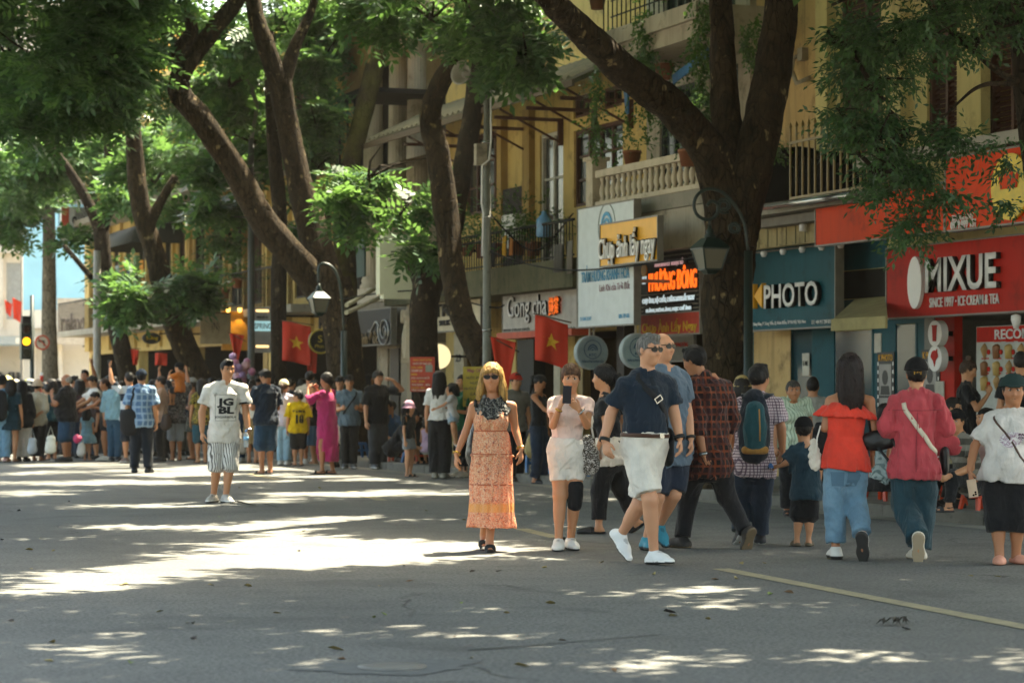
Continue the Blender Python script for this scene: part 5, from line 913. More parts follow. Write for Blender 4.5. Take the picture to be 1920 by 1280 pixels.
def pose(H, face, sex='m', armL='down', armR='down', sit=0., stride=0., lift=None, spread=.075, look=None, pitch=0., lean=0., bend=0.):
	k = H / 1.75; a = math.radians(face); Lf = V(math.cos(a), math.sin(a), 0); Fr = V(math.sin(a), -math.cos(a), 0); U = V(0, 0, 1)
	fem = sex == 'f'; J = {'H': H, 'k': k, 'sex': sex, 'left': Lf, 'front': Fr}
	pz = (.93 if not sit else .0) * k + sit; bl = math.radians(lean + bend)
	spine = unit(U * math.cos(bl) + Fr * math.sin(bl))
	pel = U * pz; J['pel'] = pel; J['neck'] = pel + spine * .545 * k
	hd = unit(U * math.cos(bl * .6) + Fr * math.sin(bl * .6)); J['head'] = J['neck'] + hd * .155 * k + Fr * .025 * k
	b = math.radians(face if look is None else look); HF = V(math.sin(b), -math.cos(b), 0); p = math.radians(pitch)
	J['hl'] = V(math.cos(b), math.sin(b), 0); J['hfwd'] = HF * math.cos(p) - U * math.sin(p); J['hup'] = U * math.cos(p) + HF * math.sin(p)
	sw, hw = (.168 if fem else .190) * k, (.086 if fem else .082) * k
	for sd, sg in (('L', 1), ('R', -1)):
		sh = J['neck'] - spine * .075 * k + Lf * sg * sw; J['sh' + sd] = sh
		up, fo, ha = ARMS[armL if sd == 'L' else armR] if isinstance(armL if sd == 'L' else armR, str) else (armL if sd == 'L' else armR)
		cv = lambda t: unit(Lf * sg * t[0] + Fr * t[1] + U * t[2])
		J['el' + sd] = sh + cv(up) * .295 * k; J['wr' + sd] = J['el' + sd] + cv(fo) * .255 * k; J['hd' + sd] = cv(ha)
		hip = pel + Lf * sg * hw - spine * .03 * k; J['hip' + sd] = hip
		if sit:
			kn = hip + Fr * .40 * k + U * (.10 * k) + Lf * sg * .06; an = V(0, 0, .08 * k) + (kn - U * kn[2]) + Fr * .06
			J['kn' + sd], J['an' + sd] = kn, an; J['toe' + sd] = Fr
		else:
			f = sg * stride; an = Lf * sg * spread * k + Fr * f * .5 + U * .085 * k
			if f < 0 and lift: an = an + U * lift
			kn = (hip * .49 + an * .51) + Fr * (.035 + max(0, -f) * .12 + (lift or 0) * (.6 if f < 0 else 0)) * k
			J['kn' + sd], J['an' + sd] = kn, an
			J['toe' + sd] = unit(Fr - U * (lift or 0) * 2.2) if f < 0 and lift else unit(Fr + Lf * sg * .18)
	return J
def px_joints(J, fx, fy, Z, ov):
	s = Z / FPX; sg = None
	for n, p in ov.items():
		d = p[2] if len(p) > 2 else (J[n][1] if n in J else 0.)
		J[n] = V((p[0] - fx) * s, d, (fy - p[1]) * s)
	return J
SKIN = [None]
def skin_mat(tone):
	nm = 'skin_%s' % tone.lstrip('#')
	def bld(m, nt, b):
		at_ = N(nt, 'ShaderNodeAttribute', attribute_name='paint'); co = coords(nt)
		f = noise(nt, co, 9, 5); f2 = noise(nt, co, 140, 3)
		s = mixc(nt, math_(nt, 'MULTIPLY', f, .35), tone, '#b0604a'); c = mixc(nt, 1.0, at_.outputs['Color'], s)
		mx = N(nt,'ShaderNodeMix'); mx.data_type = 'RGBA'; nt.links.new(at_.outputs['Alpha'],mx.inputs[0]); nt.links.new(s,mx.inputs[6]); nt.links.new(at_.outputs['Color'],mx.inputs[7])
		nt.links.new(mx.outputs[2], b.inputs['Base Color']); bump(nt, b, f2, .12, .002)
		b.inputs['Subsurface Weight'].default_value = .06; b.inputs['Subsurface Radius'].default_value = (.012, .005, .003)
	return mat(nm, None, .52, 0, bld, spec=.35)
def paint_attr(me, idx, table):
	a = me.color_attributes.new('paint', 'FLOAT_COLOR', 'POINT')
	t = np.array([table.get(i,(0,0,0,0)) for i in range(max(table) + 1)],np.float32); a.data.foreach_set('color',t[np.clip(idx,0,len(t) - 1)].ravel())
def cloth(name, c, kind='plain', c2=None, c3=None, sc=1.0, rough=.86, trans=0.):
	def bld(m, nt, b):
		co = coords(nt); base = lin(c); X, Y, Z = sep(nt, co)
		f = noise(nt, co, 5.5, 5, .6); dk = tuple(v * .74 for v in base[:3]) + (1,); lt = tuple(min(1, v * 1.14) for v in base[:3]) + (1,)
		r = N(nt,'ShaderNodeValToRGB'); r.color_ramp.elements[0].color = dk; r.color_ramp.elements[1].color = lt; r.color_ramp.elements[0].position = .3; r.color_ramp.elements[1].position = .7
		nt.links.new(f, r.inputs[0]); col = r.outputs[0]
		ang = math_(nt, 'ADD', X, math_(nt, 'MULTIPLY', Y, .8))
		def band(v, freq, lo, hi):
			s = math_(nt,'SINE',math_(nt,'MULTIPLY',v,freq * 6.2832)); return ramp(nt,math_(nt,'MULTIPLY_ADD',s,.5,.5),[(lo,0.),(hi,1.)])
		if kind == 'stripe': col = mixc(nt, band(ang, 26 * sc, .62, .78), col, c2)
		elif kind == 'hstripe': col = mixc(nt, band(Z, 20 * sc, .5, .58), col, c2)
		elif kind == 'plaid':
			col = mixc(nt,math_(nt,'MULTIPLY',band(ang,15 * sc,.70,.84),.8),col,c2); col = mixc(nt,math_(nt,'MULTIPLY',band(Z,15 * sc,.70,.84),.8),col,c2)
			if c3: col = mixc(nt,math_(nt,'MULTIPLY',band(ang,7.5 * sc,.55,.75),.55),col,c3); col = mixc(nt,math_(nt,'MULTIPLY',band(Z,7.5 * sc,.55,.75),.55),col,c3)
		elif kind == 'print':
			f2 = noise(nt, co, 30 * sc, 3, .7, 1.2); col = mixc(nt, ramp(nt, f2, [(.50, 0.), (.56, 1.)]), col, c2)
			if c3: f3 = noise(nt, coords(nt, loc=(3, 1, 2)), 44 * sc, 3, .7, 1.0); col = mixc(nt, ramp(nt, f3, [(.53, 0.), (.59, 1.)]), col, c3)
		elif kind == 'denim':
			f2 = noise(nt, co, 3.2, 4, .7); col = mixc(nt, ramp(nt, f2, [(.42, 0.), (.75, .75)]), col, c2)
		elif kind == 'dots':
			v = N(nt,'ShaderNodeTexVoronoi'); v.inputs['Scale'].default_value = 28 * sc; nt.links.new(co,v.inputs['Vector']); col = mixc(nt,ramp(nt,v.outputs['Distance'],[(.24,1.),(.32,0.)]),col,c2)
		nt.links.new(col, b.inputs['Base Color'])
		w = noise(nt, coords(nt, scale=(1, 1, .3)), 13, 4, .6, 1.6); w2 = noise(nt, co, 320, 2)
		bump(nt, b, math_(nt, 'MULTIPLY_ADD', w2, .12, w), .6, .03)
		b.inputs['Sheen Weight'].default_value = .12
		if trans:
			tr = N(nt,'ShaderNodeBsdfTranslucent'); nt.links.new(col,tr.inputs[0]); mx = N(nt,'ShaderNodeMixShader'); mx.inputs[0].default_value = trans
			out = nt.nodes['Material Output']; nt.links.new(b.outputs[0],mx.inputs[1]); nt.links.new(tr.outputs[0],mx.inputs[2]); nt.links.new(mx.outputs[0],out.inputs[0])
	return mat('cloth_' + name, None, rough, 0, bld, spec=.2)
def hair_mat(c):
	def bld(m, nt, b):
		co = coords(nt, scale=(90, 90, 6)); f = noise(nt, co, 1.0, 4, .6, .6); base = lin(c)
		r = N(nt,'ShaderNodeValToRGB'); r.color_ramp.elements[0].color = tuple(v * .45 for v in base[:3]) + (1,); r.color_ramp.elements[1].color = tuple(min(1,v * 2.1) for v in base[:3]) + (1,)
		r.color_ramp.elements[0].position = .35; r.color_ramp.elements[1].position = .68
		nt.links.new(f, r.inputs[0]); nt.links.new(r.outputs[0], b.inputs['Base Color']); bump(nt, b, f, .45, .008)
	return mat('hair_' + c.lstrip('#'), None, .55, 0, bld, spec=.25)
BODY_SECS = {'m': [(-.16,.115,.085,0),(-.11,.150,.105,-.005),(-.04,.168,.115,-.012),(.05,.160,.108,-.004),(.15,.150,.104,.006),(.26,.156,.112,.008),(.36,.168,.120,.010),(.43,.172,.112,.004),(.485,.140,.082,-.004),(.525,.085,.062,-.006),(.56,.058,.058,.004)],
			'f': [(-.16,.110,.085,0),(-.11,.150,.108,-.008),(-.04,.170,.118,-.016),(.05,.155,.104,-.004),(.15,.126,.090,.008),(.26,.136,.100,.010),(.35,.148,.118,.018),(.42,.150,.100,.006),(.48,.122,.074,-.006),(.525,.072,.054,-.006),(.56,.050,.050,.004)]}
def secs(J, dw=0., dd=None, g=1., lo=-.16, hi=.56, belly=0.):
	k = J['k']; S = np.array(BODY_SECS[J['sex']]); hs = sorted(set([lo, hi] + [h for h in S[:, 0] if lo < h < hi])); out = []
	dd = dw if dd is None else dd; hk = np.linalg.norm(J['neck'] - J['pel']) / .545
	for h in hs:
		w, d, o = (np.interp(h, S[:, 0], S[:, i]) for i in (1, 2, 3)); e = 1 if h < .47 else max(.15, 1 - (h - .47) / .09)
		gg = 1 + (g - 1) * e; bb = belly * math.exp(-((h - .12) / .14) ** 2)
		out.append((h * hk, w * gg * k + dw * e, d * gg * k + dd * e + bb, o * k + bb * .8))
	return out
def axes(J):
	rP = unit(J['hipL'] - J['hipR']); rN = unit(J['shL'] - J['shR']); return rP, rN
def head_frame(J): return np.array([J['hl'], J['hup'], J['hfwd']])
def hp(J, x, y, z):
	s = J['hs']; return J['head'] + (J['hl'] * x + J['hup'] * y + J['hfwd'] * z) * s
def hand_parts(J, sd):
	k = J['k'] * (.92 if J['sex'] == 'f' else 1.0); d = unit(J['hd' + sd]); w = J['wr' + sd]
	fo = unit(J['wr' + sd] - J['el' + sd]); inward = -J['left'] * (1 if sd == 'L' else -1)
	n = J.get('pn' + sd); n = unit(inward * .8 + J['front'] * (-.35)) if n is None else unit(n)
	n = unit(n - d * (n @ d)); sgn = 1 if sd == 'L' else -1
	t = np.cross(d, n) * -sgn; t = unit(t)
	if J.get('thumb' + sd) is not None and t @ J['thumb' + sd] < 0: t = -t
	curl = J.get('curl' + sd, .42); out = []
	kn = w + d * .088 * k; out.append((w + d * .01, kn - d * .006, .026 * k, .036 * k, True, n))
	for i, (off, ln, r) in enumerate(((.030, .068, .0086), (.010, .076, .0090), (-.010, .071, .0086), (-.029, .055, .0076))):
		a = kn + t * off * k - d * abs(off) * .25 * k; c = curl * (1 + .18 * i); b1 = unit(d * math.cos(c * .7) + n * math.sin(c * .7) + t * off * 2.0); b2 = unit(d * math.cos(c * 1.9) + n * math.sin(c * 1.9))
		m = a + b1 * ln * .55 * k; e = m + b2 * ln * .50 * k
		out.append((a - d * .02 * k, m, r * 1.05 * k, r * k, False, n)); out.append((m, e, r * k, r * .85 * k, False, n))
	a = w + d * .025 * k + t * .022 * k; b1 = unit(d * .72 + t * .55 + n * .32); m = a + b1 * .046 * k; b2 = unit(d * .9 + t * .15 + n * .45)
	out.append((a, m, .013 * k, .0105 * k, False, n)); out.append((m, m + b2 * .034 * k, .0105 * k, .0085 * k, False, n))
	return out
def body_field(J, g=1., belly=0., hair_c='#14100d', face=True):
	f = Field(); k = J['k']; rP, rN = axes(J); fem = J['sex'] == 'f'
	f.torso(J['pel'],J['neck'],rP,rN,[(h,w - (.016 if h < .1 else 0),d - (.016 if h < .1 else 0),o) for h,w,d,o in secs(J,0,g=g,belly=belly,lo=-.13)],k=.03)
	if fem and k > .8:
		for sg in (1, -1):
			c = J['pel'] + (J['neck'] - J['pel']) * .63 + rN * sg * .066 * k + np.cross(rN, unit(J['neck'] - J['pel'])) * .088 * k
			f.limb(c, c + V(0, 0, .01), [.055 * k * g], k=.05)
	gg = 1 + (g - 1) * .8
	for sd in 'LR':
		sh, el, wr = J['sh' + sd], J['el' + sd], J['wr' + sd]; m = (.77 if fem else .97) * gg
		f.limb(sh, el, np.array([.052, .052, .049, .045, .041]) * k * m, k=.035)
		f.limb(J['neck'] - unit(J['neck'] - J['pel']) * .012 * k, sh + V(0, 0, .006) * k, np.array([.050, .050, .044]) * k * m, k=.03)
		f.limb(el, wr, np.array([.043, .0455, .042, .035, .029]) * k * m, k=.02)
		for (a, b, r0, r1, flat, n) in hand_parts(J, sd): f.limb(a, b, [r0, r1], k=.006 if not flat else .012, sq=(n, 2.1) if flat else None)
		hip, kn, an = J['hip' + sd], J['kn' + sd], J['an' + sd]
		f.limb(hip, kn, np.array([.084, .085, .077, .066, .058]) * k * gg * (1.02 if fem else 1), k=.04)
		bk = unit(np.cross(np.cross(an - hip, J['toe' + sd]), an - kn)); bk = bk if bk @ J['toe' + sd] < 0 else -bk
		f.limb(kn, an, np.array([.057, .054, .047, .039, .036]) * k * gg, k=.03)
		if np.linalg.norm(an - kn) > .1: f.limb(kn + (an - kn) * .12 + bk * .018 * k,kn + (an - kn) * .52 + bk * .012 * k,np.array([.036,.044,.034]) * k * gg,k=.04)
		to = unit(J['toe' + sd]); up = foot_up(J, sd); he = an - up * .045 * k - to * .03 * k
		f.limb(an - up * .02 * k,he,[.036 * k,.032 * k],k=.02); f.limb(he + to * .03 * k,he + to * .17 * k - up * .012 * k,np.array([.035,.036,.024]) * k,k=.02,sq=(up,1.25))
	s = J['hs'] = (min(1.04, .60 + .40 * k) if k < .9 else k * .5 + .5) * J.get('hsx', 1.0) * .985
	M = head_frame(J); P = lambda x, y, z: hp(J, x, y, z)
	f.limb(J['neck'] - unit(J['neck'] - J['pel']) * .04 * k,P(0,-.05,-.018),np.array([.062,.054,.053]) * (.9 if fem else 1.) * s * (1 + (g - 1) * .5),k=.03)
	f.ell(P(0, .022, -.012), M, V(.077, .095, .095) * s, k=.02)
	f.ell(P(0, -.045, .022), M, V(.056 * (1 + (g - 1) * .5), .072, .068) * s, k=.045)
	if face:
		f.limb(P(-.045, .032, .062), P(.045, .032, .062), [.016 * s], k=.03)
		for sg in (1, -1):
			f.limb(P(sg * .042, -.022, .058), P(sg * .036, -.030, .062), [.020 * s * (1 + (g - 1) * .4)], k=.03)
			f.ell(P(sg * .031, .010, .096), M, V(.019, .012, .014) * s, k=.014, op=1)
			f.ell(P(sg * .031, .009, .0755), M, V(.0135, .0105, .0120) * s, k=.003, col=2)
			f.ell(P(sg * .031, .009, .084), M, V(.0068, .0075, .0060) * s, k=.002, col=3)
			f.limb(P(sg * .019, .017, .084), P(sg * .044, .016, .074), [.0040 * s], k=.004, col=3)
			f.ell(P(sg * .074, -.004, -.006), M, V(.011, .030, .019) * s, k=.012)
			f.limb(P(sg * .014, .029, .088), P(sg * .047, .029, .074), np.array([.0045, .0055, .003]) * s, k=.004, col=4)
		f.limb(P(0,.012,.078),P(0,-.028,.098),np.array([.009,.010,.0145]) * s,k=.014); f.limb(P(-.011,-.031,.086),P(.011,-.031,.086),[.010 * s],k=.008)
		f.limb(P(0, -.088, .060), P(0, -.094, .058), [.020 * s], k=.03)
		f.ell(P(0, -.055, .077), M, V(.023, .0058, .011) * s, k=.005, col=5); f.ell(P(0, -.0645, .0745), M, V(.019, .0065, .011) * s, k=.005, col=5)
		f.ell(P(0, -.0600, .088), M, V(.019, .0016, .006) * s, k=.002, op=3, col=6)
	return f
def foot_up(J, sd):
	to = unit(J['toe' + sd]); u = V(0, 0, 1) - to * to[2]; return unit(u)
def join_meshes(parts):
	vs, qs, cs, o = [], [], [], 0
	for v, q, c in parts: vs.append(v); qs.append(q + o); cs.append(c); o += len(v)
	return np.concatenate(vs), np.concatenate(qs), np.concatenate(cs)
def prune(v, q, c, keep):
	q = q[keep]; u, inv = np.unique(q, return_inverse=True); return v[u], inv.reshape(q.shape), c[u]
def field_obj(name, f, vox, m, parent, wrinkle=None, table=None):
	v, q, c = f.mesh(vox, wrinkle=wrinkle)
	if not len(q): return None
	me = fast_mesh(name, v, q, True)
	if table: paint_attr(me, c, table)
	return link(name, me, m, parent)
def make_body(J, root, tone, q, g=1., belly=0., brow='#15100d', lip='#9a4a42', face=True):
	f = body_field(J, g, belly, face=face); vb, vh = q
	v, fq, c = f.mesh(vb); boxes = []
	hc = hp(J, 0, -.01, .005);
	boxes.append((hc - V(.125, .125, .135) * J['hs'], hc + V(.125, .125, .135) * J['hs'], vh))
	for sd in 'LR':
		pts = np.array([p for h in hand_parts(J, sd) for p in (h[0], h[1])]); boxes.append((pts.min(0) - .022, pts.max(0) + .022, max(vh, .0048)))
	parts = []; fc = v[fq].mean(1); keep = np.ones(len(fq), bool)
	for lo, hi, vx in boxes:
		inside = np.all((fc > lo + .4 * vb) & (fc < hi - .4 * vb), 1); keep &= ~inside
		parts.append(f.mesh(vx, lo, hi))
	parts.insert(0, prune(v, fq, c, keep)); v, fq, c = join_meshes(parts)
	me = fast_mesh('person', v, fq, True)
	wh = lin('#b5a89c'); paint_attr(me, c, {1: (0, 0, 0, 0), 2: wh, 3: lin('#170f0b'), 4: lin(brow), 5: lin(lip)[:3] + (.75,), 6: lin('#4a1d1a')})
	return me
# ---- garments (each its own mesh)
def shirt(J,vox,m,root,infl=.018,hem=-.13,sleeve=.55,g=1.,belly=0.,tank=False,flare=.10,amp=.0085,seed=0,neck=.535,name='shirt',slr=1.25,sleeve_cut=None):
	f = Field(); k = J['k']; rP,rN = axes(J); S = secs(J,infl,g=g,lo=hem,hi=neck if not tank else .47,belly=belly); S = [(h,w + flare * max(0,.15 * k - h),d + flare * .8 * max(0,.15 * k - h),o) for h,w,d,o in S]
	f.torso(J['pel'], J['neck'], rP, rN, S, k=.03)
	if J['sex'] == 'f' and k > .8:
		for sg in (1, -1):
			c = J['pel'] + (J['neck'] - J['pel']) * .63 + rN * sg * .066 * k + np.cross(rN, unit(J['neck'] - J['pel'])) * .088 * k
			f.limb(c, c + V(0, 0, .01), [.055 * k * g + infl], k=.05)
	fem = .80 if J['sex'] == 'f' else 1.; gg = 1 + (g - 1) * .8
	for sd in 'LR':
		sh, el, wr = J['sh' + sd], J['el' + sd], J['wr' + sd]
		if tank:
			d = unit(np.cross(rN, unit(J['neck'] - J['pel'])))
			for z in (1, -1):
				f.limb(J['neck'] + rN * (.075 if sd == 'L' else -.075) * k - V(0,0,.10) * k + d * z * .075 * k,J['neck'] + rN * (.085 if sd == 'L' else -.085) * k - V(0,0,.015) * k,[.024 * k,.022 * k],k=.01)
			continue
		e = min(sleeve, 1.0); b = el
		if sleeve > .1: f.limb(J['neck'] - unit(J['neck'] - J['pel']) * .014 * k,sh + V(0,0,.006) * k,np.array([.050,.051,.046]) * k * fem * gg + infl * .5,k=.03)
		if sleeve > .1: f.limb(sh,b,np.array([.052,.053,.053,.053,.052]) * k * fem * gg * (1 + (slr - 1) * np.array([.0,.3,.7,1.0,1.2])) + infl * np.array([.25,.4,.5,.5,.5]),k=.03,cut=e if sleeve < 1 else None)
		if sleeve > 1: f.limb(el,wr,np.array([.050,.050,.047,.043,.041]) * k * fem * gg * (1 + (slr - 1) * .8) + infl * .5,k=.02,cut=sleeve - 1)
	o = field_obj(name, f, vox, m, root, waver(seed + 5, amp)); J['wear'] = o; return o
def pants(J, vox, m, root, leg=1.95, infl=.012, g=1., wide=0., amp=.0055, seed=0, top=.09, name='trousers', belly=0., tuck=False):
	f = Field(); k = J['k']; rP, rN = axes(J); gg = 1 + (g - 1) * .8
	f.torso(J['pel'], J['neck'], rP, rN, secs(J, .022 if tuck else .005, g=g, lo=-.16, hi=top, belly=belly * (1. if tuck else .8)), k=.03)
	for sd in 'LR':
		hip, kn, an = J['hip' + sd], J['kn' + sd], J['an' + sd]
		e = min(leg,1.); f.limb(hip,kn,np.array([.084,.088,.083,.074,.066]) * k * gg + infl * np.array([.5,1,1,1,1]) + wide * np.array([0,.3,.6,.8,.9]),k=.035,cut=e if leg < 1 else None)
		if leg > 1: f.limb(kn,an,np.array([.065,.062,.056,.051,.050]) * k * gg + infl + wide * np.array([.9,1,1,1.05,1.15]),k=.03,cut=leg - 1)
	return field_obj(name, f, vox, m, root, waver(seed + 9, amp, .13))
def skirt(J,vox,m,root,hem_z,top=.10,w0=None,w1=.22,d1=.19,n=9,amp=.05,g=1.,seed=0,name='skirt',infl=.014,tank=False,swing=(0,0),mid=None):
	f = Field(); k = J['k']; rP, rN = axes(J); z0 = J['pel'][2]; S = secs(J, infl, g=g, lo=-.02, hi=top)
	L = z0 - hem_z; low = [(-L,w1,d1,swing[0]),(-L * .55,w1 * .86 + .02,d1 * .88 + .015,swing[0] * .4),(-L * .2,max(S[0][1],w1 * .8),max(S[0][2],d1 * .82),0)]
	r = np.random.default_rng(seed); ph = r.uniform(0, 6.28, 3)
	def mod(a, h):
		t = np.clip(-h / L + .15,0,1); return 1 + amp * t * (np.sin(n * a + ph[0] + 1.3 * np.sin(2 * a + ph[1])) + .5 * np.sin((n * 2 - 3) * a + ph[2]))
	f.torso(J['pel'], J['pel'] + unit(J['neck'] - J['pel'] + V(0, 0, .6)) * .5, rP, rN, low + [s for s in S if s[0] > -.03 * k], k=.03, mod=mod)
	return f if name is None else field_obj(name, f, vox, m, root, waver(seed + 3, .004, .12))
def shoe(J, sd, vox, root, kind, c, sole='#e8e4dc', name='shoe'):
	k = J['k']; to = unit(J['toe' + sd]); up = foot_up(J, sd); an = J['an' + sd]; f = Field(); si = np.cross(to, up); base = an - up * .082 * k
	he = base + up * .030 * k - to * .035 * k
	def cutp(p, n, lo, hi, op): f.fn(lo, hi, lambda X, Y, Z: (X - p[0]) * n[0] + (Y - p[1]) * n[1] + (Z - p[2]) * n[2], op=op)
	bx = [an - .3 * k, an + .3 * k]
	if kind in ('sneaker', 'boot', 'leather'):
		f.limb(an - up * .012 * k + (up * .03 if kind == 'boot' else 0), he, np.array([.044, .047]) * k, k=.03)
		f.limb(he,base + to * .105 * k + up * .030 * k,np.array([.046,.047,.050]) * k,k=.03,sq=(up,1.1)); f.limb(base + to * .10 * k + up * .026 * k,base + to * .185 * k + up * .020 * k,np.array([.049,.036]) * k,k=.03,sq=(up,1.25))
		f.limb(an - up * .01 * k, base + to * .12 * k + up * .045 * k, np.array([.042, .03]) * k, k=.03)
	elif kind == 'croc':
		f.limb(he - up * .005,base + to * .11 * k + up * .026 * k,np.array([.047,.055]) * k,k=.03,sq=(up,1.3)); f.limb(base + to * .08 * k + up * .035 * k,base + to * .185 * k + up * .026 * k,np.array([.055,.042]) * k,k=.03,sq=(up,1.1))
	elif kind == 'clog':
		f.limb(base + to * .08 * k + up * .032 * k,base + to * .19 * k + up * .022 * k,np.array([.052,.036]) * k,k=.03,sq=(up,1.1)); f.limb(he - up * .012,base + to * .1 * k + up * .012 * k,np.array([.036,.045]) * k,k=.02,sq=(up,2.2))
	else: # slide / sandal: sole, a strap over the instep
		f.limb(he - up * .018 * k, base + to * .19 * k + up * .012 * k, np.array([.040, .046, .038]) * k, k=.02, sq=(up, 2.2))
		f.limb(base + to * .115 * k + up * .034 * k - si * .012, base + to * .115 * k + up * .034 * k + si * .012, [.040 * k], k=.02, sq=(to, 1.7))
		if kind == 'sandal': f.limb(an - up * .025 * k - to * .01, an - up * .03 * k + to * .015, [.043 * k], k=.02, sq=(up, 3.2))
	p = base + up * .004; cutp(p, -up, bx[0], bx[1], 2)
	th = {'sneaker': .034,'boot': .024,'leather': .014,'croc': .02}.get(kind,.016) * k; p2 = base + up * th; cutp(p2,up,bx[0],bx[1],3); f.pr[-1] = f.pr[-1][:5] + (2,)
	if kind == 'sneaker':
		cutp(base + up * .021 * k,up,bx[0],bx[1],3); f.pr[-1] = f.pr[-1][:5] + (3,); f.limb(base + to * .07 * k + up * .085 * k,base + to * .12 * k + up * .062 * k,[.018 * k,.014 * k],k=.008,col=4)
		for t in (.075,.095,.115): f.limb(base + to * t * k + up * (.098 - t * .35) * k - si * .02 * k,base + to * (t + .006) * k + up * (.098 - t * .35) * k + si * .02 * k,[.006 * k],k=.004,col=5)
	def bld(m, nt, b):
		a = N(nt,'ShaderNodeAttribute',attribute_name='paint'); nt.links.new(a.outputs['Color'],b.inputs['Base Color']); bump(nt,b,noise(nt,coords(nt),60,3),.25,.004)
	return field_obj(name,f,vox,mat('shoe_paint',None,.6,0,bld),root,None,{1: lin(c),0: lin(c),2: lin(sole),3: lin('#2a2826'),4: tuple(v * .6 for v in lin(c)[:3]) + (1,),5: lin('#e0ddd6')})
def hair(J, vox, root, style, c, length=.25, vol=.0, seed=0, face_side=True, wide=0.):
	f = Field(); s = J['hs']; M = head_frame(J); P = lambda x, y, z: hp(J, x, y, z); up, fw = J['hup'], J['hfwd']; dn = V(0, 0, -1)
	t = .007 + vol; n1 = unit(-up * .8 + fw * .62); back = J['front'] * -1
	p0 = P(0, .052 if style != 'bald' else .0, .075)
	cut = [(P(0, .048, .088), n1)]
	if style == 'bald': cut = [(P(0, .02, -.02), unit(up * .75 + fw * .6))]; t = .006
	f.ell(P(0, .024 + vol * .6, -.014), M, (V(.076, .096, .097) + t) * s, k=.01, cut=cut)
	if style == 'short': f.limb(P(-.03,.108 + vol,.058),P(.035,.105 + vol,.058),np.array([.020,.024,.018]) * s,k=.03); f.limb(P(0,.1,-.02),P(0,.02,-.085),np.array([.03,.025]) * s,k=.03)
	if style in ('fringe', 'bob_fringe', 'long_fringe'):
		f.limb(P(-.042, .058, .066), P(.042, .058, .066), np.array([.022, .026, .022]) * s, k=.02, sq=(fw, 1.3))
	if style in ('bob', 'bob_fringe', 'long', 'long_fringe'):
		L = length
		for sg in (1, -1):
			if face_side: f.limb(P(sg * .070,.03,.0),P(sg * (.082 + wide),-.03,.006) + dn * max(0,L - .07) + J['hfwd'] * .01,np.array([.030,.032,.034,.018]) * s,k=.02)
			f.limb(P(sg * .045,.05,-.06),P(sg * (.06 + wide * .7),0,-.075) + dn * L + back * .02,np.array([.05,.055,.056,.05,.03]) * s,k=.03)
		f.limb(P(0, .05, -.075), P(0, 0, -.09) + dn * L + back * .03, np.array([.06, .062, .06, .052, .03]) * s, k=.03)
	elif style == 'ponytail':
		f.limb(P(0,.045,-.10),P(0,.01,-.145),np.array([.026,.03]) * s,k=.015); f.limb(P(0,.01,-.145),P(0,-.02,-.135) + dn * length + back * .03,np.array([.034,.036,.03,.014]) * s,k=.02)
	elif style == 'bun': f.limb(P(0, .075, -.10), P(0, .09, -.115), [.040 * s], k=.012)
	elif style == 'topbun': f.limb(P(0, .135, -.04), P(0, .14, -.05), [.036 * s], k=.01)
	elif style == 'low': f.limb(P(0, -.02, -.08), P(0, -.05, -.085), np.array([.04, .035]) * s, k=.03)
	o = field_obj('hair',f,vox,hair_mat(c),root,waver(seed,.0032 if style in ('short','fringe','bald') else .0042,.028,(1,1,.35 if style in ('short','fringe') else .10)))
	if vox < .006 and o: strands(J, o, root, c, length if style in ('long', 'long_fringe', 'ponytail', 'bob', 'bob_fringe') else .07, seed)
	return o
def strands(J, o, root, c, L, seed):
	me = o.data; r = np.random.default_rng(seed + 3); V_ = [v.co for v in me.vertices]; bv = BVHTree.FromPolygons(V_,[p.vertices for p in me.polygons]); n = 240 if L < .1 else 380; cr = hp(J,0,.1,-.045); vs = []; steps = 5 if L < .1 else 8; st = (.055 if L < .1 else min(.26,L)) / steps
	for i in r.integers(0, len(V_), n):
		p = np.array(V_[i]); w = r.uniform(.0012, .0028); off = r.uniform(.001, .006); ring_ = []; jit = r.normal(size=3) * .25
		for k in range(steps + 1):
			h = bv.find_nearest(Vector(p))
			if h[0] is None: break
			nn = np.array(h[1]); q = np.array(h[0]) + nn * (off * (1 + .4 * k / steps)); a = (p - cr) * V(1,1,.0); a = a / (np.linalg.norm(a) + 1e-6)
			t = a * .55 + V(0,0,-1.) + jit; t = unit(t - nn * (t @ nn)); s = unit(np.cross(t,nn)) * w * (1 - .6 * k / steps); ring_.append((q - s,q + s)); p = np.array(h[0]) + t * st
		for a, b in zip(ring_[:-1], ring_[1:]): vs.append([a[0], a[1], b[1], b[0]])
	v = np.array(vs).reshape(-1,3); tag(link('hair_strands',fast_mesh('hair_strands',v,np.arange(len(v)).reshape(-1,4)),hair_mat(c),root),kind='stuff')
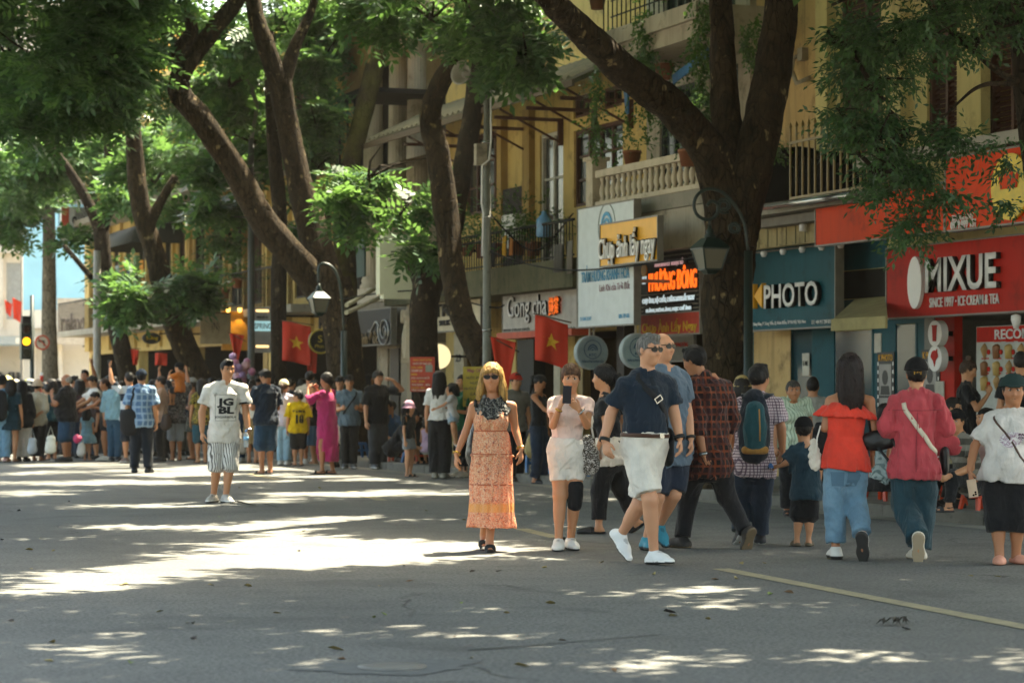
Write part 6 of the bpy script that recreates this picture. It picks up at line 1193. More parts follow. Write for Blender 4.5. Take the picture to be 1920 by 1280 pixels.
def hat(J, vox, root, kind, c, c2=None, m=None):
	f = Field(); s = J['hs']; M = head_frame(J); P = lambda x,y,z: hp(J,x,y,z); up,fw = J['hup'],J['hfwd']; col = {1: lin(c),0: lin(c),2: lin(c2 or c)}
	if kind in ('cap', 'newsboy', 'backcap'):
		t = .022 if kind != 'newsboy' else .034
		f.ell(P(0, .034, -.012), M, (V(.078, .092, .098) + t) * s * V(1, 1 if kind != 'newsboy' else .86, 1), k=.02, cut=[(P(0, .036, 0), -up)])
		z = 1 if kind != 'backcap' else -1
		f.limb(P(-.035,.044,.085 * z),P(.035,.044,.085 * z),[.042 * s],k=.01,sq=(up,5.),); f.limb(P(0,.046,.06 * z),P(0,.032,.140 * z),np.array([.072,.050]) * s,k=.01,sq=(up,7.5))
	elif kind in ('bucket', 'sunhat'):
		br = .135 if kind == 'bucket' else .16
		f.ell(P(0, .04, -.01), M, (V(.078, .088, .096) + .02) * s, k=.02, cut=[(P(0, .035, 0), -up)])
		f.torso(P(0,.0,-.01),P(0,.1,-.01),J['hl'],J['hl'],[(0,br * s,br * s * 1.05,0),(.022 * s,br * .86 * s,br * .92 * s,0),(.055 * s,.092 * s,.108 * s,0)],k=.012)
		if c2: f.torso(P(0,.045,-.01),P(0,.1,-.01),J['hl'],J['hl'],[(0,.2,.2,0),(.02 * s,.2,.2,0)],op=3,col=2); f.torso(P(0,.088,-.01),P(0,.13,-.01),J['hl'],J['hl'],[(0,.2,.2,0),(.016 * s,.2,.2,0)],op=3,col=2); f.torso(P(0,.006,-.01),P(0,.06,-.01),J['hl'],J['hl'],[(0,.3,.3,0),(.012 * s,.3,.3,0)],op=3,col=2)
	elif kind == 'cone':
		f.torso(P(0,.03,-.01),P(0,.2,-.01),J['hl'],J['hl'],[(0,.2 * s,.2 * s,0),(.01,.19 * s,.19 * s,0),(.15 * s,.012,.012,0)],k=.01)
	def bld(mm, nt, b):
		a = N(nt,'ShaderNodeAttribute',attribute_name='paint'); nt.links.new(a.outputs['Color'],b.inputs['Base Color']); bump(nt,b,noise(nt,coords(nt),90,3),.3,.004)
	return field_obj('hat', f, vox, mat('hat_paint', None, .88, 0, bld, spec=.15), root, waver(3, .002, .06), col)
# ------------------------------------------------------------------ dressing the figures
def torso_pt(J, h, ang, infl=.03, g=1., belly=0.):
	k = J['k']; S = np.array(secs(J,infl,g=g,belly=belly)); rP,rN = axes(J); u = unit(J['neck'] - J['pel']); L = np.linalg.norm(J['neck'] - J['pel'])
	hh = h * k; w,d,o = (np.interp(hh,S[:,0],S[:,i]) for i in (1,2,3)); t = min(1,max(0,hh / L)); r = unit(rP + (rN - rP) * t); fr = np.cross(r,u); a = math.radians(ang)
	n = unit(r * math.cos(a) / w + fr * math.sin(a) / d)
	return J['pel'] + u * hh + r * math.cos(a) * w + fr * (math.sin(a) * d + o), n
def snap(J, pts, off=.004):
	o = J.get('wear')
	if o is None: return pts
	if J.get('bvh_of') is not o:
		me = o.data; J['bvh_of'] = o; J['bvh'] = BVHTree.FromPolygons([v.co for v in me.vertices], [p.vertices for p in me.polygons])
	out = []
	for p, n in pts:
		n = Vector(n); h = J['bvh'].ray_cast(Vector(p) + n * .14, -n, .24)
		out.append((np.array(h[0]) + np.array(n) * off, np.array(n)) if h[0] is not None else (np.array(p), np.array(n)))
	return out
def ribbon(name, pts, w, th, m, root):
	mb = MB(); n = len(pts); vs, fs = [], []
	for i, (p, nn) in enumerate(pts):
		t = unit(pts[min(i + 1, n - 1)][0] - pts[max(i - 1, 0)][0]); s = unit(np.cross(t, nn)) * w / 2; nn = unit(nn) * th
		vs += [p - s, p + s, p + s + nn, p - s + nn]
	for i in range(n - 1):
		a, b = i * 4, i * 4 + 4
		for j in range(4): fs.append((a + j, a + (j + 1) % 4, b + (j + 1) % 4, b + j))
	fs += [(3, 2, 1, 0), tuple(range(n * 4 - 4, n * 4))]
	mb.add(vs, fs, True); return mb.build(name, m, root)
def strap(J, root, path, w, m, name='strap', infl=.034, g=1., belly=0., n=14):
	pts = []; H = np.array(path, float)
	for t in np.linspace(0,len(H) - 1,n): pts.append(torso_pt(J,np.interp(t,range(len(H)),H[:,0]),np.interp(t,range(len(H)),H[:,1]),infl,g,belly))
	return ribbon(name, snap(J, pts, .002), w, .006, m, root)
def patch(J, root, m, garment, h, ang, w, hh, name='pocket'):
	J['wear'] = garment; n = 5; P_ = []
	for j in range(n):
		for i in range(n): a = ang + (i / 4 - .5) * w / .155 * 57.3; P_.append(torso_pt(J, h - (j / 4) * hh, a, .05))
	v = [p for p,_ in snap(J,P_,.003)]; mb = MB(); mb.add(v,[(j * n + i,j * n + i + 1,j * n + n + i + 1,j * n + n + i) for j in range(n - 1) for i in range(n - 1)],True); return mb.build(name,m,root)
def ring(name, c, ax, r, th, m, root, flat=1.0, seg=14, sq=1.):
	ax = unit(ax); u = unit(np.cross(ax, V(.3, .8, .5))); w = np.cross(ax, u)
	pts = [(c + (u * math.cos(a) + w * math.sin(a) * sq) * r, u * math.cos(a) + w * math.sin(a)) for a in np.linspace(0, 2 * math.pi, seg + 1)]
	return ribbon(name, pts, th * flat, th * .35, m, root)
def blob(name, m, root, prims, vox=.009, wr=None):
	f = Field()
	for p in prims: f.limb(*p[:3], **(p[3] if len(p) > 3 else {}))
	return field_obj(name, f, vox, m, root, wr)
def slab(name, m, c, u, v, n, su, sv, sn, parent):
	c, u, v, n = np.asarray(c, float), unit(u), unit(v), unit(n); mb = MB(); P = lambda a, b, d: c + u * a * su / 2 + v * b * sv / 2 + n * d * sn / 2
	mb.hexa([P(-1,-1,-1),P(1,-1,-1),P(1,1,-1),P(-1,1,-1),P(-1,-1,1),P(1,-1,1),P(1,1,1),P(-1,1,1)]); return mb.build(name,m,parent)
def world_of(root, p):
	q = Matrix.Rotation(root.rotation_euler[2], 3, 'Z') @ Vector(p); return q + Vector(root.location)
def prop(name, root, label, cat, p=(0, 0, 0), group=None):
	return empty(name, Vector(root.location), label, cat, group, root.rotation_euler[2])
def collar(J, root, vox, m, g=1., open_=True):
	f = Field(); k = J['k']; rP, rN = axes(J)
	f.torso(J['pel'],J['neck'],rP,rN,[(.475 * k,.100 * k * g,.086 * k * g,-.002),(.50 * k,.086 * k,.080 * k,.0),(.535 * k,.074 * k,.076 * k,.004),(.562 * k,.068 * k,.070 * k,.006)],k=.01)
	if open_:
		fr = J['front']; p = J['neck'] + fr * .085 * k - V(0,0,.03); f.limb(p + V(0,0,.06) * k,p - V(0,0,.05) * k,np.array([.040,.012]) * k,k=.006,op=1)
	return field_obj('collar', f, vox, m, root)
def sunglasses(J, root, c='#060505'):
	s = J['hs']; m = mat('dark_lens', c, .3, spec=.25); mb = MB(); M = head_frame(J)
	for sg in (1, -1):
		q = []
		for a in np.linspace(0,2 * math.pi,13)[:-1]: q.append(hp(J,sg * .034 + .031 * math.cos(a),.008 + .023 * math.sin(a) * (1 if math.sin(a) < 0 else .8),.096 - abs(.033 + .026 * math.cos(a) * sg) ** 2 * 3.0))
		mb.prism(q, J['hfwd'] * .004)
		mb.bar(hp(J, sg * .058, .018, .083), hp(J, sg * .080, .012, -.005), .004, .007)
	mb.bar(hp(J, -.010, .018, .094), hp(J, .010, .018, .094), .004, .006)
	return mb.build('sunglasses', m, root)
def glasses(J, root):
	mb = MB()
	for sg in (1, -1):
		pts = [hp(J,sg * .033 + .024 * math.cos(a),.008 + .019 * math.sin(a),.090 - (.033 + .024 * math.cos(a)) ** 2 * 3) for a in np.linspace(0,2 * math.pi,13)]
		mb.tube(pts, .0018, 4); mb.bar(hp(J, sg * .057, .014, .080), hp(J, sg * .080, .010, -.005), .003, .004)
	return mb.build('glasses', mat('glasses_frame', '#120f0d', .3), root)
def phone(J, root, sd, label, c='#16161a', size=(.072, .150), lens=False, off=.0, face=None, ctr=None):
	d = unit(J['hd' + sd]); w = J['wr' + sd]; cpt = w + d * (.10 + off) * J['k']; fr = face if face is not None else -J['front']
	o = prop('phone', root, label, 'phone'); up = unit(d - unit(fr) * (d @ unit(fr)))
	if ctr is not None: cpt = ctr; up = unit(V(.05, 0, 1) - unit(fr) * unit(fr)[2])
	r = np.cross(up, unit(fr))
	slab('case', plain('phone_' + c.lstrip('#'), c, .3), cpt + unit(fr) * -.02, r, up, fr, size[0], size[1], .009, o)
	if lens:
		mb = MB()
		for (a,b) in ((.018,.05),(.0,.055),(.018,.032)): mb.lathe([(.008,0),(.008,.004)],8,tuple(cpt + unit(fr) * -.026 + r * a + up * b),True,Vector((0,0,1)).rotation_difference(Vector(-unit(fr))).to_matrix())
		mb.build('camera_lens', mat('phone_lens', '#0a0a0c', .1), o)
	return o
def shoes(J, root, vox, kind, c, sole):
	for sd in 'LR': shoe(J, sd, vox, root, kind, c, sole)
NEAR = (.0115, .0046); MID = (.017, .0065); FAR = (.021, .0085)
SKINS = {'fair': '#c08e6c', 'tan': '#a4714e', 'asian': '#b5835e', 'asian2': '#9c6c4a'}
def person(label,fx,fy,H,face,sex='m',tone='asian',q=MID,Z=None,z0=0.,ov=None,g=1.,belly=0.,arms=('down','down'),hs=None,hsx=None,toes=None,jmod=None,group='people in the street',pmod=None,**kw):
	Z = Z or gz(fy); J = pose(H, face, sex, arms[0], arms[1], **kw)
	if hsx: J['hsx'] = hsx
	if ov: px_joints(J, fx, fy, Z, ov)
	if toes:
		for s, t in toes.items(): J['toe' + s] = unit(V(*t))
	if jmod: jmod(J)
	if not kw.get('sit'):
		for sd in 'LR':
			if unit(J['toe' + sd])[2] > -.1: J['an' + sd][2] = .083 * J['k'] + (.01 if J['toe' + sd][2] < 0 else 0)
	base = at(fx, fy, Z); base.z = z0
	me = make_body(J, None, SKINS[tone], q, g, belly)
	root = link('person', me, skin_mat(SKINS[tone]), None, base, -TH); tag(root, label, 'person', group)
	J['q'] = q; J['g'] = g; J['belly'] = belly
	return root, J
def cv(q): return max(.0085, q[0] * .85)
def dress_up(root, J, top=None, bot=None, hr=None, sh=None, ht=None):
	q = J['q']; v = cv(q); g, be = J['g'], J['belly']
	if top: m, kw = top; shirt(J, v, m, root, g=g, belly=be, **kw)
	if bot:
		kind, m, kw = bot
		if kind == 'pants': pants(J, v, m, root, g=g, belly=be, **kw)
		elif kind == 'shorts': pants(J, v, m, root, g=g, belly=be, name='shorts', **kw)
		else: skirt(J, v, m, root, g=g, **kw)
	if hr: style, c, kw = hr; hair(J, q[1] * 1.15, root, style, c, **kw)
	if ht: hat(J, q[1] * 1.1, root, *ht)
	if sh: shoes(J, root, max(.0065, q[1] * 1.1), *sh)
# ------------------------------------------------------------------ the people near us
C = cloth
def print_on(J, root, items, h, infl, m, ang0=90., name='print', g=1., belly=0.):
	for (t, size, dx, dh, bold, sx) in items:
		me = text_mesh(t, size, name, .0006, bold, sx, res=2) if isinstance(t, str) else t
		bm = bmesh.new(); bm.from_mesh(me); bmesh.ops.subdivide_edges(bm,edges=[e for e in bm.edges if e.calc_length() > .02],cuts=2); bm.to_mesh(me); bm.free()
		for v in me.vertices:
			x, y, z = v.co; S = .155; a = ang0 - math.degrees((x + dx) / S)
			p, n = torso_pt(J, (h + dh + y) / J['k'], a, infl, g, belly); v.co = snap(J, [(p, n)], .003 + z)[0][0]
		link(name, me, m, root)
def build_near():
	# ---- the man in the printed white T-shirt, far left
	r,J = person('man in white T-shirt printed with block letters and striped shorts, bottle in hand',415,942,1.72,8,'m','asian',NEAR,look=28,pitch=2,
		ov={'head': (427,693),'neck': (425,718),'shR': (391,731),'shL': (456,731),'elR': (379,773,-.02),'wrR': (380,808,-.06),'elL': (461,773,.0),'wrL': (467,806,-.08),'pel': (421,812),
			'hipR': (407,822),'hipL': (434,822),'knR': (407,872,-.05),'knL': (432,872,-.06),'anR': (400,925,.02),'anL': (425,927,-.1)},toes={'R': (-.25,-1,0),'L': (.6,-1,0)},belly=.02,g=1.03)
	J['hdR'] = unit(V(.12, -.2, -1)); J['hdL'] = unit(V(0, -.25, -1)); J['curlL'] = .9
	wt = C('white_jersey', '#d6cfc5'); dk = plain('black_cloth', '#17171a', .9)
	dress_up(r,J,(wt,dict(infl=.022,sleeve=.62,hem=-.10,slr=1.5,seed=1)),('shorts',C('pinstripe','#d6d2cc','stripe','#55524f',sc=1.45),dict(leg=1.14,wide=.022,seed=2)),('short','#15110f',{}),('sneaker','#a8a198','#ddd8ce'))
	print_on(J,r,[('JG',.115,-.005,.045,.006,1.35),('BL',.115,-.005,-.055,.006,1.35),('JOGARBOLA',.036,-.005,-.135,.001,1.15)],.335,.022,dk,ang0=86,belly=.02,g=1.03)
	fm = MB(); a, b = .118, .16
	for x0, x1, y0, y1 in ((-a, a, b - .004, b), (-a, a, -b, -b + .004), (-a, -a + .004, -b, b), (a - .004, a, -b, b)):
		n = 14; vs = []; fs = []
		for i in range(n + 1):
			t = i / n; X = (x0 + (x1 - x0) * t) if x1 - x0 > .01 else x0; Y = (y0 + (y1 - y0) * t) if y1 - y0 > .01 else y0
			vs += [(X, Y, 0), (X + (.004 if y1 - y0 > .01 else 0), Y + (.004 if x1 - x0 > .01 else 0), 0)]
		fm.add(vs, [(2 * i, 2 * i + 2, 2 * i + 3, 2 * i + 1) for i in range(n)])
	print_on(J, r, [(fm.mesh('print'), 0, -.005, -.01, 0, 0)], .325, .022, dk, ang0=86, belly=.02, g=1.03)
	for sd in 'LR':
		c = J['sh' + sd] + (J['el' + sd] - J['sh' + sd]) * .60; ring('sleeve_band', c, J['el' + sd] - J['sh' + sd], .077, .022, dk, r)
	ring('watch', J['wrL'], J['wrL'] - J['elL'], .036, .022, mat('steel', '#9a9a98', .25, .9), r)
	o = prop('water_bottle',r,'clear plastic water bottle with blue cap held by the man in the printed T-shirt','bottle'); p = J['wrL'] + J['hdL'] * .10 + V(-.02,-.055,0)
	b = MB(); b.lathe([(.006,-.11),(.03,-.108),(.033,-.09),(.030,-.05),(.033,-.03),(.033,.03),(.028,.05),(.013,.075),(.013,.085)],14,tuple(p)); b.build('bottle_body',mat('clear_plastic','#dfe8ea',.08,build=lambda m,nt,b: b.inputs['Transmission Weight'].__setattr__('default_value',.6)),o)
	b = MB(); b.lathe([(.0335,-.02),(.0335,.022)],14,tuple(p)); b.build('bottle_label',plain('label_blue','#7fb3d9',.5),o); b = MB(); b.lathe([(.015,.078),(.015,.1)],10,tuple(p)); b.build('cap',plain('cap_blue','#2d7fc4',.4),o)
	# ---- the woman in the long orange dress
	r,J = person('blonde woman in long orange patterned sundress, sunglasses and dark scarf, walking in sunlight',918,1033,1.66,-4,'f','tan',NEAR,spread=.04,
		ov={'head': (922,708),'neck': (924,748),'shR': (888,762),'shL': (960,762),'elR': (873,810,.03),'wrR': (856,852,-.05),'elL': (966,804,.02),'wrL': (977,842,-.06),'pel': (922,855),
			'hipR': (906,866),'hipL': (938,866),'knR': (910,935,.02),'knL': (923,937,-.05),'anR': (907,1002,.25),'anL': (918,1012,-.05)},toes={'R': (0,-1,-.45),'L': (.05,-1,0)})
	J['hdR'] = unit(V(.02, -.1, -1)); J['hdL'] = unit(V(.3, -.25, -1)); J['curlL'] = .5; J['pnR'] = V(.7, .5, 0)
	def sundress(m, nt, b):
		co = coords(nt); X, Y, Z = sep(nt, co)
		f = noise(nt, coords(nt, scale=(1, 1, .8)), 60, 4, .75, 1.5); f2 = noise(nt, coords(nt, loc=(4, 2, 1)), 34, 3, .7, 1.8)
		c = mixc(nt, ramp(nt, f, [(.46, 0.), (.54, 1.)]), '#e58a62', '#f2d2ac'); c = mixc(nt, ramp(nt, f2, [(.55, 0.), (.62, .85)]), c, '#8a3a4a')
		bnd = ramp(nt,Z,[(.0,0.),(.30,0.),(.335,0.),(.34,1.),(.40,1.),(.42,0.)]); c = mixc(nt,math_(nt,'MULTIPLY',bnd,.75),c,'#e8b060')
		s = math_(nt, 'SINE', math_(nt, 'MULTIPLY', X, 90)); c = mixc(nt, ramp(nt, s, [(.55, 0.), (.95, .25)]), c, '#f0d0a8')
		nt.links.new(c, b.inputs['Base Color']); bump(nt, b, noise(nt, coords(nt, scale=(6, 6, .5)), 8, 4, .6), .5, .02)
		tr = N(nt,'ShaderNodeBsdfTranslucent'); nt.links.new(mixc(nt,.5,c,'#f08030'),tr.inputs[0]); mx = N(nt,'ShaderNodeMixShader'); mx.inputs[0].default_value = .42
		out = nt.nodes['Material Output']; nt.links.new(b.outputs[0],mx.inputs[1]); nt.links.new(tr.outputs[0],mx.inputs[2]); nt.links.new(mx.outputs[0],out.inputs[0])
	dm = mat('sundress_cloth', None, .8, 0, sundress)
	k = J['k']; rP, rN = axes(J); g = Field()
	def ruf(a, h): return 1 + .018 * np.sin(11 * a + 1) * np.clip((.26 - h) / .3, 0, 1) + .05 * np.sin(9 * a) * np.clip((-.5 - h) / .2, 0, 1)
	P = J['pel']; g.torso(P,J['neck'],rP,rN,[(-.63 * k,.200,.18,.02),(-.50 * k,.190,.172,.02),(-.25 * k,.180,.160,.01),(-.07 * k,.178,.150,-.005),(.02 * k,.170,.142,0),(.10 * k,.162,.130,0),(.22 * k,.140,.112,.01),(.232 * k,.134,.108,.012),(.31 * k,.146,.126,.02),(.38 * k,.132,.104,.012),(.425 * k,.112,.086,.005)],k=.02,mod=ruf)
	for sg in (1, -1):
		for z in (1, -1):
			d = np.cross(rN,unit(J['neck'] - P)); a = J['neck'] + rN * sg * .085 * k - V(0,0,.115) + d * z * .085; g.limb(a,J['neck'] + rN * sg * .098 * k - V(0,0,.035) + d * z * .03,[.022,.018],k=.01)
	for sg in (1,-1): c = P + (J['neck'] - P) * .63 + rN * sg * .066 + np.cross(rN,unit(J['neck'] - P)) * .09; g.limb(c,c + V(0,0,.01),[.066],k=.05)
	g.torso(P + V(0, 0, 0), J['neck'], rP, rN, [(.0, .19, .16, 0), (.012, .186, .155, 0)], k=.008)
	field_obj('dress', g, .0085, dm, r, waver(4, .006, .12, (1.4, 1.4, .15)))
	for hz, n_ in ((.228, 1), (.02, 1), (-.25, 1)):
		pts = [torso_pt(J,hz,a,.04) for a in range(0,361,15)]; J['wear'] = [o for o in r.children if o.name.startswith('dress')][0]; ribbon('seam',snap(J,pts,.0),.010,.003,plain('dress_seam','#b05a3a',.9),r)
	hair(J, .0055, r, 'long_fringe', '#94723f', length=.22, vol=.008, wide=.035); sunglasses(J, r)
	scf = C('scarf', '#17181a', 'print', '#6f6c66', sc=1.4); f = Field(); c = J['neck'] - V(0, 0, .0)
	for i in range(7):
		z = -.012 - .016 * i; w = .075 + .010 * i; pts = [c + V(math.cos(t) * w,-abs(math.sin(t)) * (.055 + .011 * i) - .03,z - .035 * math.sin(t) * (1 + .2 * i) + .03 + .008 * math.sin(7 * t + i)) for t in np.linspace(.12,math.pi - .12,8)]
		for a, b in zip(pts[:-1], pts[1:]): f.limb(a, b, [.016], k=.006)
	field_obj('scarf', f, .007, scf, r, waver(2, .006, .035))
	for sd in 'LR': ring('bracelet',J['wr' + sd] + unit(J['el' + sd] - J['wr' + sd]) * .015,J['wr' + sd] - J['el' + sd],.031,.012,mat('gold','#b08a3c',.25,1.),r)
	shoes(J, r, .006, 'slide', '#0e0d0d', '#0e0d0d')
	o = prop('shoulder_bag',r,'black shoulder bag behind the arm of the woman in the orange dress','bag'); lt = plain('black_leather','#141314',.45)
	s = gz(1033) / FPX; bc = V((888 - 918) * s, .10, (1033 - 822) * s)
	blob('bag_body', lt, o, [(bc + V(-.0, 0, -.12), bc + V(.02, 0, .13), [.135, .12, .05], dict(sq=(V(1, 0.2, 0), 2.0)))], .009, waver(8, .006, .1))
	ribbon('strap',[(V(*p),V(0,-1,.4)) for p in (bc + V(.0,0,.14),bc + V(.01,-.06,.26),J['shR'] + V(.015,-.075,.0),J['shR'] + V(.02,-.045,.060),J['shR'] + V(.03,.03,.062),bc + V(.05,.06,.2),bc + V(.03,.02,.12))],.026,.006,lt,o)
	# ---- the woman photographing with her phone
	r,J = person('woman in pale pink T-shirt and white shorts photographing with her phone, black knee brace',1060,1030,1.64,3,'f','asian',NEAR,arms=('phone','phone'),pitch=8,
		ov={'head': (1070,709),'neck': (1071,744),'shR': (1037,755),'shL': (1104,755),'elR': (1036,797,-.13),'wrR': (1048,764,-.30),'elL': (1100,797,-.13),'wrL': (1085,768,-.30),'pel': (1063,846),
			'hipR': (1048,856),'hipL': (1079,856),'knR': (1049,927,-.06),'knL': (1078,927,-.03),'anR': (1047,1006,-.10),'anL': (1070,1005,.04)},toes={'R': (-.1,-1,0),'L': (.25,-1,0)})
	J['hdR'] = unit(V(.45,-.15,1)); J['hdL'] = unit(V(-.85,-.15,.75)); J['pnR'] = V(.6,.5,-.2); J['pnL'] = V(-.3,.7,.5); J['curlR'] = .75; J['curlL'] = .7
	rebody(r, J)
	ws = C('white_cotton','#d8cfc4'); dress_up(r,J,(C('pale_pink','#dbbfb4'),dict(infl=.012,sleeve=.50,hem=.09,slr=1.35,seed=11,amp=.004,flare=0.)),('shorts',ws,dict(leg=.62,wide=.004,infl=.002,top=.13,seed=12,tuck=True)),('fringe','#4a3222',dict(vol=.006)),('sneaker','#d9d6cf','#cfcac0'))
	hair(J, .0055, r, 'ponytail', '#4a3222', length=.16)
	br = plain('brace_cloth','#121214',.9); kn = J['knL']; d = unit(J['anL'] - J['hipL']); blob('knee_brace',br,r,[(kn - d * .075,kn + d * .085,np.array([.068,.070,.062]))],.0085,waver(3,.003,.06))
	phone(J,r,'R','smartphone in a clear case held up by the woman in the pale pink T-shirt','#1a1d26',face=V(0,1,.12),ctr=V(.006,-.36,(1030 - 739) * gz(1030) / FPX))
	ring('bracelet',J['wrR'] - J['hdR'] * .02,J['hdR'],.030,.012,mat('gold','#b08a3c',.25,1.),r); ring('watch',J['wrL'] - J['hdL'] * .02,J['hdL'],.030,.014,mat('steel','#9a9a98',.25,.9),r)
	o = prop('sequin_bag', r, 'glittering silver sequin tote hanging from the arm of the woman with the phone', 'bag')
	def seq(m, nt, b):
		v = N(nt, 'ShaderNodeTexVoronoi'); v.inputs['Scale'].default_value = 150; nt.links.new(coords(nt), v.inputs['Vector'])
		nt.links.new(ramp(nt,sep(nt,v.outputs['Color'])[0],[(.2,'#3a332c'),(.6,'#8b8178'),(.9,'#f0ebe4')]),b.inputs['Base Color']); bump(nt,b,v.outputs['Distance'],1.,.01)
	sm = mat('sequins', None, .3, .6, seq); s = gz(1030) / FPX; bc = V((1103 - 1060) * s, -.02, (1030 - 850) * s)
	blob('bag_body', sm, o, [(bc + V(0, 0, -.08), bc + V(-.01, 0, .11), [.105, .10, .055], dict(sq=(V(0, 1, 0), 1.9)))], .0085, waver(5, .004, .08))
	ribbon('handle',[(V(*p),V(0,-1,0)) for p in (bc + V(-.06,0,.12),bc + V(-.055,0,.2),bc + V(-.035,-.06,.29),bc + V(-.0,-.06,.3),bc + V(.03,0,.21),bc + V(.045,0,.13))],.018,.005,plain('ivory_strap','#cfc6b8',.6),o)
	# ---- the woman in black walking left behind them
	r,J = person('dark-haired woman in black top and cropped black trousers, walking away to the left in mules',1135,1000,1.66,-118,'f','asian',NEAR,look=-100,
		ov={'head': (1131,708),'neck': (1136,742),'shL': (1131,758),'shR': (1160,752),'elL': (1135,800),'wrL': (1120,838),'elR': (1172,798),'wrR': (1165,838),'pel': (1146,852),'hipL': (1138,860),'hipR': (1153,860),
			'knL': (1124,918,-.05),'anL': (1122,972,-.10),'knR': (1162,910,.06),'anR': (1194,978,.12)},toes={'L': (-1,.1,.0),'R': (-.8,.3,-.6)})
	rebody(r, J); bk = C('black', '#151517')
	dress_up(r,J,(bk,dict(infl=.02,sleeve=.5,hem=.10,seed=21)),('pants',bk,dict(leg=1.82,wide=.010,seed=22)),('low','#0f0d0d',dict(vol=.01)),('clog','#141212','#141212'))
	shirt(J,cv(NEAR),C('cream_shirt','#d2c6b6'),r,infl=.028,hem=-.10,sleeve=.01,neck=.16,flare=.10,name='shirt_tail',amp=.008); hair(J,.0055,r,'ponytail','#0f0d0d',length=.12)
	# ---- the tall man in the grey-blue shirt, half hidden
	r,J = person('tall man in grey-blue shirt and teal trainers, half hidden behind the navy polo man',1235,1030,1.85,28,'m','fair',NEAR,look=46,
		ov={'head': (1243,651),'neck': (1243,690),'shL': (1280,707),'shR': (1217,707),'elL': (1289,772,.02),'wrL': (1294,820,-.08),'elR': (1205,775,.1),'wrR': (1208,822,.1),'pel': (1256,836),'hipL': (1272,846),'hipR': (1240,846),
			'knL': (1262,926,-.08),'anL': (1238,986,.12),'knR': (1230,930,-.15),'anR': (1212,1008,-.05)},toes={'L': (.25,-.8,-.5),'R': (.3,-1,0)})
	J['hdL'] = unit(V(.05, -.15, -1)); rebody(r, J)
	gm = C('grey_blue','#5c6c7a',rough=.9); dress_up(r,J,(gm,dict(infl=.024,sleeve=.66,hem=-.14,slr=1.35,seed=31)),('shorts',C('navy','#1a2433'),dict(leg=.94,wide=.02,seed=32)),('bald','#6d675f',{}),('sneaker','#1f7f93','#12303a'))
	collar(J, r, .0085, gm); sunglasses(J, r); ring('watch', J['wrL'], J['wrL'] - J['elL'], .034, .024, plain('black_rubber', '#141414', .5), r)
	# ---- the man in the navy polo
	r,J = person('grey-haired man in navy polo, sunglasses and white shorts, dark strap across his chest, striding right',1222,1056,1.80,22,'m','fair',NEAR,look=42,pitch=3,
		ov={'head': (1217,656),'neck': (1213,697),'shR': (1170,722),'shL': (1256,722),'elR': (1146,774,.0),'wrR': (1133,824,-.08),'elL': (1265,775,.06),'wrL': (1274,820,-.02),'pel': (1208,828),'hipR': (1190,838),'hipL': (1226,838),
			'knR': (1217,935,-.16),'anR': (1225,1032,-.10),'knL': (1200,948,.08),'anL': (1167,1004,.22)},toes={'R': (.75,-1,.08),'L': (.45,-.55,-.75)},belly=.03,g=1.02)
	J['hdR'] = unit(V(.18, -.2, -1)); J['hdL'] = unit(V(.08, -.3, -1)); rebody(r, J)
	nv = C('navy_polo', '#152330'); ws2 = C('white_twill', '#d6cec2')
	dress_up(r,J,(nv,dict(infl=.020,sleeve=.70,hem=.05,slr=1.45,seed=41,amp=.007,flare=0.)),('shorts',ws2,dict(leg=.88,wide=.024,infl=.016,top=.075,seed=42,tuck=True)),('short','#5d5a56',{}),('sneaker','#d6d4d0','#e4e0d8'))
	J['shirt'] = J['wear']; patch(J,r,plain('polo_dark','#0c1620',.9),J['shirt'],.50,90,.035,.13,'placket'); collar(J,r,.0085,nv); sunglasses(J,r)
	f = Field(); rP,rN = axes(J); S = secs(J,.034,g=1.02,lo=.035,hi=.068,belly=.03); f.torso(J['pel'],J['neck'],rP,rN,S,k=.005); field_obj('belt',f,.008,plain('brown_leather','#4a3024',.5),r)
	p,n = torso_pt(J,.05,72,.038,1.02,.03); slab('belt_buckle',mat('steel','#9a9a98',.25,.9),p,np.cross(V(0,0,1),n),V(0,0,1),n,.045,.036,.008,r)
	for sd,w in (('L',.030),('R',.028)): ring('watch',J['wr' + sd],J['wr' + sd] - J['el' + sd],.034,w,plain('black_rubber','#141414',.5),r)
	o = prop('sling_bag', r, 'black sling bag strap with steel buckle worn across the navy polo', 'bag'); bs = plain('black_webbing', '#121215', .8)
	strap(J, o, [(.525, 150), (.47, 128), (.36, 95), (.20, 48), (.06, 5), (.0, -10)], .046, bs, infl=.036, g=1.02, belly=.03, n=18)
	p, n = torso_pt(J, .33, 84, .044, 1.02, .03); mb = MB(); d = unit(np.cross(n, V(.75, 0, -1))); e = unit(np.cross(n, d))
	for a in (1,-1): mb.bar(p + e * .020 * a - d * .034,p + e * .020 * a + d * .034,.005,.008); mb.bar(p + d * .03 * a - e * .022,p + d * .03 * a + e * .022,.005,.008)
	mb.build('buckle', mat('steel', '#9a9a98', .25, .9), o)
	p, n = torso_pt(J, -.02, -10, .06); blob('bag_body', bs, o, [(p + V(0, 0, -.11), p + V(0, 0, .06), [.07, .075], dict(sq=(n, 2.2)))])
